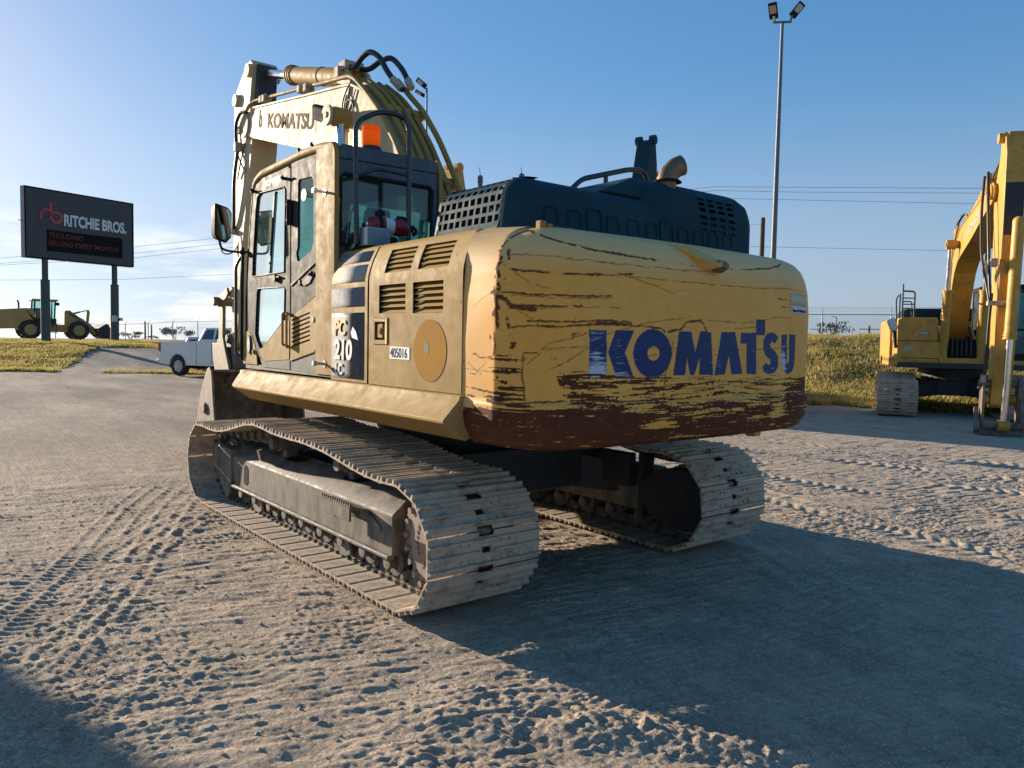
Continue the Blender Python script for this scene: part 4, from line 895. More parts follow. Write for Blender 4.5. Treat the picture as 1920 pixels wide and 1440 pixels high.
m.box(a, b_, 1.350, 1.355, c_, d); m.box(a-.028, a, 1.372, 1.386, c_-.028, d+.028); m.box(b_, b_+.028, 1.372, 1.386, c_-.028, d+.028); m.box(a, b_, 1.372, 1.386, d, d+.028); m.box(a, b_, 1.372, 1.386, c_-.028, c_)
m.build('latch_recess', M['tan'], pan, bevel=.003)
m = MB(); m.box(a+.045, b_-.012, 1.355, 1.378, c_+.012, d-.012); m.cyl(((a+b_)/2+.008, 1.37, (c_+d)/2), ((a+b_)/2+.008, 1.384, (c_+d)/2), .022, n=16); m.build('latch', M['tan'], pan, bevel=.004)
m = MB(); m.cyl(((a+b_)/2+.008, 1.384, (c_+d)/2), ((a+b_)/2+.008, 1.3865, (c_+d)/2), .012, n=12); m.build('lock', M['chrome'], pan)
xs1 = [-1.098, -1.085, -1.06, -.98, -.85, -.7, -.60, -.575, -.56]
p1 = sheet('front_side_door', xs1, zs_, M['tan'], [], EX, off=.004, top=TOPD)
m = MB(); m.box(-2.2, -.55, 1.30, 1.36, 1.305, 1.318); m.box(-1.116, -1.094, 1.25, 1.372, 1.32, 2.0); m.box(-1.116, -1.094, 1.2, 1.29, 2.0, 2.21); m.build('door_seam', M['blackprint'], EX)
def band_(name, x0, x1, z0, z1, mat, off=.006):
    n = max(1, int((z1-z0)/.03)); vs_ = []
    for i in range(n+1):
        z = z0+(z1-z0)*i/n
        for x in (x0, x1): vs_.append((x, sideY(z)+off, z))
    m = MB(); m.add(vs_, [(2*i, 2*i+1, 2*i+3, 2*i+2) for i in range(n)], True); return m.build(name, mat, p1, solid=.001)
band_('decal_panel', -1.055, -.572, 1.335, 1.785, M['slate']); band_('decal_band', -1.055, -.572, 1.825, 1.955, M['navy']); band_('decal_band', -1.055, -.572, 1.990, 2.105, M['silverband']); band_('decal_band', -1.055, -.60, 2.125, 2.20, M['navy'])
FY = lambda x, z, y=1.3875: frame((x, y, z), (-1, 0, 0), (0, 0, 1))
text('model_letters', 'PC', .145, M['orangeprint'], p1, FY(-.615, 1.635, 1.3915), .005, 1.0, shear=.12)
text('model_number', '210', .185, M['white'], p1, FY(-.622, 1.468, 1.3915), .007, .98, shear=.05)
text('model_letters', 'LC', .105, M['white'], p1, FY(-.635, 1.36, 1.3915), .0045, .95)
m = MB(); m.prism([(-.90, 1.615), (-.985, 1.60), (-.955, 1.655), (-.91, 1.69), (-.88, 1.65)], 'y', 1.391, 1.393); m.build('torn_label', M['white'], p1)
m = MB(); m.prism([(-1.393, 1.488), (-1.632, 1.488), (-1.632, 1.563), (-1.393, 1.567)], 'y', 1.381, 1.3825); stk = m.build('number_sticker', M['white'], pan)
text('number_print', '405016', .086, M['blackprint'], pan, FY(-1.400, 1.498, 1.3835), .0, .80, depth=.0004)
m = MB(); m.prism([(-1.856+.176*math.cos(a), 1.549+.183*math.sin(a)) for a in [2*PI*k/48 for k in range(48)]], 'y', 1.381, 1.3822); m.build('round_patch', M['patch'], pan)
m = MB(); m.prism([(-1.80, 1.54), (-1.845, 1.53), (-1.85, 1.58), (-1.83, 1.60), (-1.80, 1.60)], 'y', 1.3825, 1.3832); m.build('patch_mark', M['slate'], pan)
# right side of the house and deck
m = MB(); m.box(-2.18, 1.0, -1.38, -1.36, 1.312, 2.10); m.prism([(-1.38, 2.10), (-1.33, 2.20), (-1.25, 2.25), (.40, 2.25), (.40, 2.22), (-1.2, 2.2), (-1.36, 2.10)], 'x', -2.2, -.2)
m.box(.15, 1.15, -1.36, -.55, 1.312, 2.0); m.box(-.2, .15, -1.36, -.55, 1.312, 2.1); m.build('right_side_panel', M['yellow'], EX, bevel=.01)
m = MB(); m.box(-2.2, -.62, .38, 1.02, 2.22, 2.245); m.box(-.62, -.58, -.9, 1.3, 1.32, 2.2); m.build('deck', M['under'], EX)

# --- engine hood
def loft(name, ofn, prof, mat, parent, holes=None, solid=.01, split=50):
    n = len(ofn(0)); k = len(prof); vs_ = [None]*(n*k)
    for a, (d, z) in enumerate(prof):
        for i, p in enumerate(ofn(d)): vs_[i*k+a] = (p[0], p[1], z)
    fs = []
    for i in range(n):
        j = (i+1) % n
        for a in range(k-1):
            if holes and holes(i, a, vs_[i*k+a], vs_[j*k+a+1]): continue
            fs.append((i*k+a, j*k+a, j*k+a+1, i*k+a+1))
    fs.append(tuple(i*k+k-1 for i in range(n)))
    m = MB(); m.add(vs_, fs, True); ob = m.build(name, mat, parent, solid=solid)
    e = ob.modifiers.new('split', 'EDGE_SPLIT'); e.split_angle = R(split); return ob
def rrect(x0, x1, y0, y1, r, extra_left=(), extra_rear=(), n=7, rf=.12):
    def f(d):
        X0, X1, Y0, Y1 = x0+d, x1-d, y0+d, y1-d; q_ = max(r-d, .012); g_ = max(rf-d, .012); P = []
        for k in range(n+1): a = PI/2+PI/2*k/n; P.append((X0+q_+q_*math.cos(a), Y1-q_+q_*math.sin(a)))
        for y in extra_rear: P.append((X0, min(Y1-q_, max(Y0+q_, y))))
        for k in range(n+1): a = PI+PI/2*k/n; P.append((X0+q_+q_*math.cos(a), Y0+q_+q_*math.sin(a)))
        for k in range(n+1): a = -PI/2+PI/2*k/n; P.append((X1-g_+g_*math.cos(a), Y0+g_+g_*math.sin(a)))
        for k in range(n+1): a = PI/2*k/n; P.append((X1-g_+g_*math.cos(a), Y1-g_+g_*math.sin(a)))
        for x in extra_left: P.append((x, Y1))
        return P
    return f
nc = 10; x_a, x_b = -1.60, -2.245; lx = []
for k in range(nc):
    w_ = (x_b-x_a)/nc; lx += [x_a+w_*k+w_*.16, x_a+w_*k+w_*.84]
prof1 = [(-.012, 2.235), (0, 2.262)]
zrow = [(2.283, 2.322), (2.342, 2.381), (2.401, 2.440)]
for a, b_ in zrow: prof1 += [((a-2.26)*.16, a), ((b_-2.26)*.16, b_)]
prof1 += [(.033, 2.462), (.052, 2.487), (.075, 2.510), (.11, 2.530), (.15, 2.545), (.20, 2.556), (.28, 2.562)]
hp = prof1
def holes1(i, a, p, q_):
    if not (p[1] > 1.05 and q_[1] > 1.0 and -2.26 < min(p[0], q_[0]) and max(p[0], q_[0]) < -1.59): return False
    # a hole spans one of the listed x cells and z cells
    cx = (p[0]+q_[0])/2; cz = (p[2]+q_[2])/2
    okx = any(min(lx[2*k], lx[2*k+1])-1e-3 < cx < max(lx[2*k], lx[2*k+1])+1e-3 for k in range(nc))
    okz = any(z0 < cz < z1 for z0, z1 in zrow+[(2.462, 2.487), (2.510, 2.530)])
    return okx and okz and abs(p[0]-q_[0]) < .06
rear_y = [1.0-.1*k for k in range(20)]
o1 = rrect(-2.385, -1.50, -1.05, 1.185, .16, extra_left=lx, extra_rear=rear_y)
HD = loft('engine_hood', o1, hp, M['hood'], EX, holes1, solid=.010)
m = MB(); m.box(-2.25, -1.58, .75, 1.05, 2.25, 2.50); m.build('hood_dark_fill', M['blackprint'], HD)  # black box fills the hood so its grille holes read as shaded
# taller right part with perforated corner and bulge under the exhaust
pr2 = [(0, 2.25), (0, 2.30)]
zr2 = [(2.372, 2.396), (2.416, 2.440), (2.460, 2.484), (2.512, 2.535), (2.552, 2.573), (2.588, 2.607)]
dz = lambda z: max(0, (z-2.45))**1.8*1.15
for a, b_ in zr2: pr2 += [(dz(a), a), (dz(b_), b_)]
pr2 += [(.075, 2.635), (.11, 2.665), (.16, 2.688), (.23, 2.70), (.30, 2.705)]
ry2 = []
for k in range(5): ry2 += [-.42-.105*k, -.42-.105*k-.072]
lrx = [-2.2+.095*k for k in range(9)]
o2 = rrect(-2.375, -1.15, -1.14, .10, .22, extra_rear=[0, -.2, -.35]+ry2[:-2], n=9)
def holes2(i, a, p, q_):
    cz = (p[2]+q_[2])/2; cy = (p[1]+q_[1])/2; cx = (p[0]+q_[0])/2
    if not any(z0 < cz < z1 for z0, z1 in zr2): return False
    if cx < -2.30 and abs(p[0]-q_[0]) < .02: return any(min(ry2[2*k], ry2[2*k+1])-1e-3 < cy < max(ry2[2*k], ry2[2*k+1])+1e-3 for k in range(4))
    if cx < -2.14 and cy < -.9 : return i % 2 == 0
    return cy < -1.05 and cx < -1.3 and abs(p[0]-q_[0]) < .2 and i % 2 == 1
HD2 = loft('hood_hump', o2, pr2, M['hood'], HD, holes2, solid=.008)
m = MB(); m.hexa([(-2.27, .42, 2.545), (-1.25, .42, 2.545), (-1.25, -.10, 2.545), (-2.27, -.10, 2.545), (-2.20, .06, 2.692), (-1.28, .06, 2.692), (-1.28, -.10, 2.692), (-2.20, -.10, 2.692)]); m.build('hood_bulge', M['hood'], HD, bevel=.03, seg=4)
# embossed panels along the rear face
for y in (.92, .74, .42, .24, .07, -.24, -.40, -.56, -.72):
    m = MB(); m.tube([(-2.3865, y+.052, 2.285), (-2.378, y+.046, 2.365), (-2.377, y+.036, 2.375), (-2.377, y-.036, 2.375), (-2.378, y-.046, 2.365), (-2.3865, y-.052, 2.285)], .004, n=6); m.build('embossed_rib', M['hood'], HD)
for y in (.575, -.075):
    m = MB(); m.tube([(-2.388, y+.062, 2.265), (-2.374, y+.056, 2.385), (-2.371, y+.04, 2.402), (-2.371, y-.04, 2.402), (-2.374, y-.056, 2.385), (-2.388, y-.062, 2.265)], .0055, n=6); ac = m.build('access_cover', M['hood'], HD)
# exhaust elbow
m = MB(); ex = [(-2.22, -.235, 2.60), (-2.22, -.24, 2.69), (-2.225, -.262, 2.755), (-2.245, -.305, 2.80), (-2.265, -.345, 2.818)]
m.tube(ex, .068, n=24, cap=False)
eo = m.build('exhaust_pipe', M['exhaust'], EX, solid=.004)
m = MB(); m.cyl((-2.225, -.262, 2.755), (-2.23, -.275, 2.765), .06, n=16); m.cyl((-2.258, -.332, 2.812), (-2.263, -.341, 2.816), .0635, n=24); m.build('exhaust_bore', M['blackprint'], eo)  # black discs close the pipe, painting the shade of its open end
m = MB(); m.cyl((-2.22, -.25, 2.694), (-2.22, -.25, 2.709), .10, .085, n=20); m.build('exhaust_collar', M['blackprint'], HD2)
m = MB(); m.tube([(-1.3, .0, 2.58), (-1.3, -.34, 2.87), (-1.3, -.86, 3.02), (-1.3, -1.02, 3.04), (-1.3, -1.09, 2.98), (-1.3, -1.10, 2.66)], .021, n=8, round_=.06); m.tube([(-1.3, -.60, 2.945), (-1.3, -.60, 2.66)], .018); m.build('handrail', M['rail'], EX)
for y, x in ((.98, -1.78), (.83, -2.0)):
    m = MB(); m.cyl((x, y, 2.56), (x, y, 2.60), .012, .018, n=8); m.sphere((x, y, 2.615), .018, n=8, m=5); m.cyl((x, y, 2.63), (x+.01, y, 2.68), .002, n=5); m.build('wing_bolt', M['pole'], HD)
# ------------------------------------------------------------------ cab
CB = MB(); CB.box(-.54, 1.22, .44, 1.36, 1.325, 1.365)
cab = CB.build('cab', M['under'], EX)
def ell(cx, cz, rx, rz, a0, a1, n=8): return [(cx+rx*math.cos(R(a0+(a1-a0)*i/n)), cz+rz*math.sin(R(a0+(a1-a0)*i/n))) for i in range(n+1)]
YC = 1.36
# outer side outline (x,z) of the tan shell and the openings it frames
m = MB()    # rear post
m.plate([(-.27, 1.34), (-.55, 1.34), (-.575, 1.6), (-.575, 2.80)]+ell(-.50, 2.90, .075, .10, 180, 90, 6)[0:]+[(-.27, 3.0)], [], 'y', 1.335, YC+.012)
m.build('rear_pillar', M['tan'], cab, bevel=.02, seg=4)
m = MB(); m.plate([(-.575, 1.6), (-.552, 1.6), (-.552, 2.85), (-.50, 3.0), (-.52, 3.02), (-.575, 2.9)], [], 'y', .455, .49); m.build('rear_pillar', M['tan'], cab, bevel=.01)
m = MB()    # roof rail sweeping down to the front corner
rail = [(-.50, 1.335, 2.975), (-.30, 1.34, 3.005), (0, 1.345, 3.01), (.4, 1.345, 3.0), (.85, 1.34, 2.99), (1.0, 1.335, 2.95), (1.075, 1.33, 2.86), (1.13, 1.33, 2.6), (1.19, 1.33, 2.3), (1.235, 1.33, 1.9), (1.25, 1.33, 1.36)]
m.tube(rail[:7], .036, n=12, round_=.08); m.build('roof_rail', M['tan'], cab)
m = MB(); m.tube([rail[6]]+rail[7:], .026, n=10); m.build('front_pillar', M['cabgrey'], cab)
m = MB(); m.tube([(p[0], .48, p[2]) for p in rail], .03, n=10, round_=.08); m.build('front_pillar', M['cabgrey'], cab)
# roof
m = MB(); rp = [(-.55, 2.90), (-.50, 2.985), (-.30, 3.02), (.2, 3.035), (.8, 3.01), (1.0, 2.955), (1.05, 2.88), (1.0, 2.87), (.8, 2.93), (-.3, 2.94)]
m.prism(rp, 'y', .47, 1.345); m.build('roof', M['bluegrey'], cab, bevel=.02, seg=3)
# dark quarter panel with its window
qw = [(.085, 2.80), (.07, 2.825), (-.16, 2.815), (-.195, 2.78), (-.205, 2.33), (-.17, 2.27), (.06, 2.195), (.095, 2.205), (.115, 2.26), (.088, 2.32)]
m = MB(); m.plate([(.212, 1.99), (.212, 2.975), (-.27, 2.965), (-.27, 1.93), (-.10, 1.875), (.06, 1.82), (.212, 1.775)], [qw], 'y', 1.340, YC); m.build('quarter_panel', M['cabgrey'], cab)
m = MB(); m.prism(qw, 'y', 1.345, 1.349); m.build('quarter_window', M['glass'], cab)
m = MB(); m.prism([(.0+.045*math.cos(a), 2.70+.045*math.sin(a)) for a in [2*PI*k/24 for k in range(24)]], 'y', 1.350, 1.3505); t = NT('green sticker'); t.fin((.10, .25, .10, 1), .5); M['green'] = t.m; m.build('round_sticker', M['green'], cab)
m = MB(); m.bar((-.28, YC+.004, 2.185), (.205, YC+.004, 2.02), .008, .02); m.build('belt_moulding', M['black'], cab)
m = MB(); m.prism([(-.15, 2.02), (-.05, 2.0), (.0, 2.03), (-.08, 2.06), (-.2, 2.10), (-.235, 2.09)], 'y', YC-.002, YC+.008); m.cyl((.03, YC, 2.03), (.03, YC+.014, 2.03), .022, n=12); m.cyl((-.17, YC, 2.09), (-.17, YC+.016, 2.10), .026, n=3); m.build('door_catch', M['black'], cab, bevel=.002)
# yellow grille panel behind the door
gp = [(.208, 1.765), (-.285, 1.925), (-.29, 1.52), (-.27, 1.50), (.208, 1.43)]
slots = []
for k in range(7):
    z = 1.575+k*.034; slots.append([(.185, z-.045), (-.16, z+.012+.0), (-.16, z+.026), (.185, z-.030)])
m = MB(); m.plate(gp, slots, 'y', 1.348, YC+.006); gpo = m.build('grille_panel', M['tan'], cab)
m = MB(); m.box(-.2, .2, 1.33, 1.345, 1.45, 1.86); m.build('grille_backing', M['blackprint'], gpo)
m = MB(); m.cyl((-.215, YC+.004, 1.745), (-.215, YC+.012, 1.745), .022, n=14); m.build('lock', M['chrome'], gpo)
m = MB(); m.bar((-.25, YC+.008, 1.512), (.208, YC+.008, 1.428), .006, .016, (0, 0, 1)); m.build('panel_edge', M['tan'], gpo)
m = MB(); m.prism([(.208, 1.425), (-.27, 1.50), (-.27, 1.345), (.208, 1.345)], 'y', 1.345, YC+.002); m.build('sill_panel', M['slate'], cab)
m = MB(); m.tube([(.205, 1.40, 1.79), (.205, 1.40, 1.53)], .010, n=8); m.tube([(.205, 1.36, 1.79), (.205, 1.405, 1.79)], .010, n=8); m.tube([(.205, 1.36, 1.53), (.205, 1.405, 1.53)], .010, n=8); m.tube([(.275, 1.36, 1.80), (.275, 1.405, 1.80), (.275, 1.405, 1.545), (.275, 1.36, 1.545)], .010, n=8, round_=.02); m.build('grab_handle', M['tan'], cab)
# door
do = [(.225, 1.46), (.225, 2.93), (.27, 2.955), (.80, 2.945), (.95, 2.91), (1.02, 2.84), (1.08, 2.6), (1.13, 2.3), (1.17, 2.0), (1.19, 1.66), (1.10, 1.64), (1.02, 1.58), (.94, 1.47), (.86, 1.42), (.80, 1.40)]
wu = [(.335, 2.13), (.318, 2.78), (.35, 2.81), (.86, 2.83), (.925, 2.80), (.955, 2.70), (1.03, 2.25), (1.04, 2.13)]
wl = [(.335, 1.745), (.325, 1.99), (.35, 2.012), (.90, 2.02), (.93, 1.99), (.97, 1.63), (.93, 1.57), (.85, 1.50), (.80, 1.505)]
m = MB(); m.plate(do, [wu, wl], 'y', 1.345, YC+.004); door = m.build('cab_door', M['cabgrey'], cab)
m = MB(); m.prism(wu, 'y', 1.350, 1.353); m.build('upper_window', M['glass'], door)
m = MB(); m.prism(wl, 'y', 1.350, 1.353); m.build('lower_window', M['glass'], door)
m = MB(); 
for P in (wu, wl):
    m.tube([(x, YC+.004, z) for x, z in P], .007, n=6, closed=True)
m.bar((.545, YC, 2.80), (.66, YC, 2.135), .012, .022, (1, 0, 0)); m.build('window_seal', M['black'], door)
m = MB(); m.prism([(.225, 1.43), (.225, 1.735), (.335, 1.742), (.80, 1.50), (.88, 1.495), (.84, 1.44), (.76, 1.40)], 'y', YC+.005, YC+.010); m.build('door_skin', M['tan'], door, bevel=.003)
m = MB(); m.prism([(.225, 1.43), (.225, 1.35), (.80, 1.35), (.86, 1.42), (.76, 1.40)], 'y', YC, YC+.006); m.build('door_sill', M['slate'], door)
m = MB(); m.prism([(1.27, 1.36), (1.27, 1.60), (1.22, 1.645), (1.14, 1.66), (1.05, 1.62), (.98, 1.54), (.94, 1.45), (.92, 1.36)], 'y', YC-.006, YC+.008); fc = m.build('front_corner_panel', M['tan'], cab, bevel=.006)
m = MB(); m.prism(ell(1.10, 1.535, .045, .085, 0, 345, 22), 'y', YC+.009, YC+.016); m.cyl((1.0, YC+.008, 1.475), (1.0, YC+.02, 1.475), .02, n=10); m.build('side_lamp', M['black'], fc)
m = MB(); m.prism(ell(1.10, 1.535, .032, .068, 0, 345, 22), 'y', YC+.017, YC+.020); m.build('lamp_glass', M['galv'], fc)
m = MB(); m.cyl((.50, YC+.006, 2.09), (.50, YC+.03, 2.09), .03, n=12); m.bar((.62, YC+.02, 2.10), (.40, YC+.02, 2.095), .012); m.build('door_handle', M['black'], door)
m = MB(); m.box(.185, .262, YC, YC+.022, 2.50, 2.68); m.cyl((.225, YC+.02, 2.49), (.225, YC+.02, 2.69), .016, n=8)
for z in (2.53, 2.65): m.cyl((.235, YC+.02, z), (.235, YC+.034, z), .010, n=6)
m.build('door_hinge', M['black'], door, bevel=.003)
text('cab_letters', 'KOMATSU', .066, M['white'], door, frame((.745, YC+.0055, 2.862), (-1, 0, .004), (0, 0, 1)), .0010, 1.12)
m = MB()
for x, z in ((1.0, 2.86), (.33, 2.87)): m.cyl((x, YC, z), (x, YC+.035, z), .014, n=8); m.cyl((x, YC+.03, z), (x-.03, YC+.04, z+.01), .010, n=6)
m.build('door_bumper', M['black'], door)
for x, z in ((-.42, 2.66), (-.43, 1.42)):
    m = MB(); m.cyl((x, YC+.01, z), (x, YC+.016, z), .030, n=14); m.cyl((x, YC+.01, z), (x+.01, YC+.09, z+.005), .010, n=8); m.cyl((x+.008, YC+.07, z+.004), (x+.012, YC+.10, z+.006), .018, n=10); m.build('door_stop', M['chrome'] if z > 2 else M['galv'], cab)
for x in (.05, -.18):
    m = MB(); m.box(x-.02, x+.02, 1.36, 1.375, 3.02, 3.045); m.cyl((x, 1.37, 3.03), (x, 1.37, 3.06), .010, n=8); m.build('roof_clip', M['black'], cab)
# rear wall
rw = [(1.31, 2.28), (1.315, 2.755), (1.285, 2.785), (.57, 2.785), (.545, 2.76), (.56, 2.28)]
m = MB(); m.plate([(1.345, 1.35), (1.345, 2.885), (.485, 2.895), (.475, 1.35)], [rw], 'x', -.552, -.520); m.build('rear_wall', M['bluegrey'], cab)
m = MB(); m.prism([(1.345, 2.885), (1.335, 2.96), (1.30, 2.995), (.56, 2.995), (.50, 2.97), (.485, 2.895)], 'x', -.560, -.50); m.build('rear_header', M['bluegrey'], cab, bevel=.012, seg=3)
m = MB(); m.prism(rw, 'x', -.540, -.536); m.build('rear_window', M['glassrear'], cab)
m = MB(); m.tube([(-.556, y, z) for y, z in rw], .014, n=6, closed=True); m.build('rear_window_seal', M['black'], cab)
# right wall, windscreen, interior
rwin = [(-.35, 2.20), (-.35, 2.74), (-.30, 2.80), (.85, 2.84), (.95, 2.78), (1.12, 2.05), (1.08, 1.98), (.2, 1.98)]
m = MB(); m.plate([(-.55, 1.35), (-.55, 2.95), (.95, 2.95), (1.05, 2.85), (1.20, 2.2), (1.24, 1.35)], [rwin], 'y', .46, .48); m.build('right_wall', M['cabgrey'], cab)
m = MB(); m.prism(rwin, 'y', .468, .471); m.build('right_window', M['glass'], cab)
m = MB(); m.hexa([(1.235, .50, 1.45), (1.238, .50, 1.45), (1.238, 1.31, 1.45), (1.235, 1.31, 1.45), (1.045, .50, 2.88), (1.048, .50, 2.88), (1.048, 1.31, 2.88), (1.045, 1.31, 2.88)]); m.build('windscreen', M['glass'], cab)
m = MB(); m.box(1.0, 1.045, .5, 1.33, 2.88, 2.93); m.box(1.20, 1.25, .5, 1.33, 1.36, 1.46); m.build('windscreen_frame', M['cabgrey'], cab)
m = MB(); m.box(-.2, .3, .68, 1.16, 1.72, 1.84); m.hexa([(-.22, .69, 1.84), (-.10, .69, 1.84), (-.10, 1.15, 1.84), (-.22, 1.15, 1.84), (-.38, .72, 2.40), (-.28, .72, 2.42), (-.28, 1.12, 2.42), (-.38, 1.12, 2.40)]); m.hexa([(-.39, .80, 2.42), (-.31, .80, 2.42), (-.31, 1.04, 2.42), (-.39, 1.04, 2.42), (-.42, .82, 2.60), (-.34, .82, 2.60), (-.34, 1.02, 2.60), (-.42, 1.02, 2.60)]); m.box(-.3, .35, .74, 1.1, 1.37, 1.72)
m.build('seat', M['seat'], cab, bevel=.035, seg=3)
m = MB(); m.box(-.2, .45, .54, .68, 1.6, 1.95); m.box(-.2, .35, 1.17, 1.28, 1.6, 1.92); m.cyl((.3, .60, 1.95), (.34, .60, 2.15), .016, n=8); m.sphere((.345, .60, 2.17), .03); m.cyl((.3, 1.22, 1.92), (.34, 1.22, 2.12), .016, n=8); m.sphere((.345, 1.22, 2.14), .03); m.cyl((.8, 1.0, 1.37), (.7, 1.0, 2.0), .014, n=8); m.cyl((.85, .8, 1.37), (.75, .8, 2.0), .014, n=8)
m.box(.95, 1.1, .52, .70, 1.9, 2.2); m.build('controls', M['lining'], cab, bevel=.006)
m = MB(); m.box(-.5, .98, .5, 1.33, 2.915, 2.925); m.box(-.52, -.50, .5, 1.33, 1.36, 2.26); m.build('headlining', M['lining'], cab)
m = MB(); m.box(.9, .93, 1.02, 1.30, 2.0, 2.25) if False else None; m.box(.62, .64, 1.15, 1.32, 2.25, 2.62) if False else None
# beacon, guard rail, mirror, horn lamp
m = MB(); m.cyl((-.45, 1.02, 2.99), (-.45, 1.02, 3.035), .092, .072, n=24); bb = m.build('beacon_base', M['under'], EX)
m = MB(); bc = (-.45, 1.02)
for k in range(9): z = 3.035+k*.0165; m.cyl((bc[0], bc[1], z), (bc[0], bc[1], z+.007), .066, .069, n=28, cap=False); m.cyl((bc[0], bc[1], z+.007), (bc[0], bc[1], z+.0165), .069, .066, n=28, cap=False)
m.cyl((bc[0], bc[1], 3.1835), (bc[0], bc[1], 3.190), .066, .055, n=28); m.build('beacon_lens', M['beacon'], bb)
m = MB(); g = [(-.75, 1.285, 2.27), (-.75, 1.29, 2.4), (-.75, 1.302, 3.06), (-.75, 1.27, 3.125), (-.75, 1.13, 3.205), (-.75, 1.0, 3.222), (-.75, .90, 3.20), (-.75, .872, 3.12), (-.75, .868, 2.27)]
m.tube(g, .0185, n=12, round_=.05); m.tube([(-.75, 1.30, 2.735), (-.75, 1.15, 2.803), (-.75, 1.08, 2.812), (-.75, .872, 2.80)], .013, n=10, round_=.04)
m.bar((-.75, 1.285, 2.27), (-.68, 1.285, 2.24), .03); m.build('guard_rail', M['rail'], EX)
m = MB(); m.box(-.86, -.66, 1.08, 1.265, 2.255, 2.385); m.build('battery_box', M['galv'], EX, bevel=.006)
mm_ = MB(); mc = Vector((1.28, 1.53, 2.60)); ux = Vector((-.10, -.155, -.03)); 
P = [(-.085, .17), (.045, .145), (.085, .10), (.075, -.12), (.02, -.175), (-.07, -.15), (-.092, -.11)]
xd = Vector((.25, -.95, 0)).normalized(); zd = Vector((.02, .0, 1)); nd = Vector((-.95, -.25, .05)).normalized()
def mp3(p, o): return mc+xd*p[0]+zd*p[1]+nd*o
n = len(P); vs_ = [mp3(p, 0) for p in P]+[mp3((p[0]*.8, p[1]*.85), -.09) for p in P]
mm_.add(vs_, [tuple(range(n)), tuple(range(2*n-1, n-1, -1))]+[(i, (i+1) % n, (i+1) % n+n, i+n) for i in range(n)]); mir = mm_.build('mirror', M['black'], EX, bevel=.012, seg=3)
m = MB(); vs_ = [mp3((p[0]*.82, p[1]*.88), .003) for p in P]; m.add(vs_, [tuple(range(n))]); m.build('mirror_glass', M['mirror'], mir)
m = MB(); m.tube([(1.27, 1.575, 2.44), (1.26, 1.56, 2.37), (1.24, 1.50, 2.355), (1.22, 1.38, 2.35), (1.20, 1.34, 2.36)], .011, n=8, round_=.03); m.sphere((1.22, 1.39, 2.352), .026); m.tube([(1.25, 1.375, 2.40), (1.265, 1.375, 2.1), (1.285, 1.375, 1.40)], .014, n=8); m.build('mirror_arm', M['black'], mir)
m = MB(); m.tube([(1.30, 1.36, 1.40), (1.36, 1.40, 1.45), (1.36, 1.40, 2.25), (1.28, 1.37, 2.33)], .014, n=8, round_=.05); m.build('grab_rail', M['rail'], EX)

# ------------------------------------------------------------------ boom, arm, bucket
def cylinder_ram(parent, name, a, b, body, r, rr, mat='tan', bands=3):
    a = Vector(a); b = Vector(b); d = (b-a).normalized(); m = MB(); e = a+d*body
    m.cyl(a, e, r, n=26); 
    for k in range(bands): q_ = e-d*(.015+.05*k); m.cyl(q_, q_+d*.028, r*(1.22-.06*k), n=26)
    m.cyl(a+d*body*.45, a+d*(body*.45+.02), r*1.07, n=24); m.sphere(a, r*1.05, n=16)
    o = m.build(name, M[mat], parent)
    m = MB(); m.cyl(e, b, rr, n=18); m.build('rod', M['chrome'], o)
    s_ = d.cross(Vector((0, 1, 0))).normalized(); m = MB(); m.cyl(b-Vector((0, .09, 0)), b+Vector((0, .09, 0)), rr*1.9, n=18); m.build('rod_eye', M[mat], o)
    return o
def smoothpoly(P, it=1):
    for _ in range(it):
        Q = []
        for i in range(len(P)):
            a = P[i]; b = P[(i+1) % len(P)]; Q += [(a[0]*.75+b[0]*.25, a[1]*.75+b[1]*.25), (a[0]*.25+b[0]*.75, a[1]*.25+b[1]*.75)]
        P = Q
    return P
BOOM = [(.05, 1.62), (-.08, 1.80), (-.05, 2.10), (.12, 2.60), (.34, 3.00), (.62, 3.40), (.90, 3.72), (1.14, 3.93), (1.32, 4.06), (1.50, 4.14), (1.75, 4.18), (2.7, 4.30), (4.20, 4.50), (4.42, 4.52), (4.52, 4.44), (4.56, 4.32), (4.50, 4.22), (4.36, 4.17), (4.20, 4.135), (2.62, 3.715), (1.75, 3.52), (1.35, 3.40), (1.08, 3.20), (.85, 2.85), (.62, 2.35), (.45, 1.95), (.34, 1.70), (.20, 1.60)]
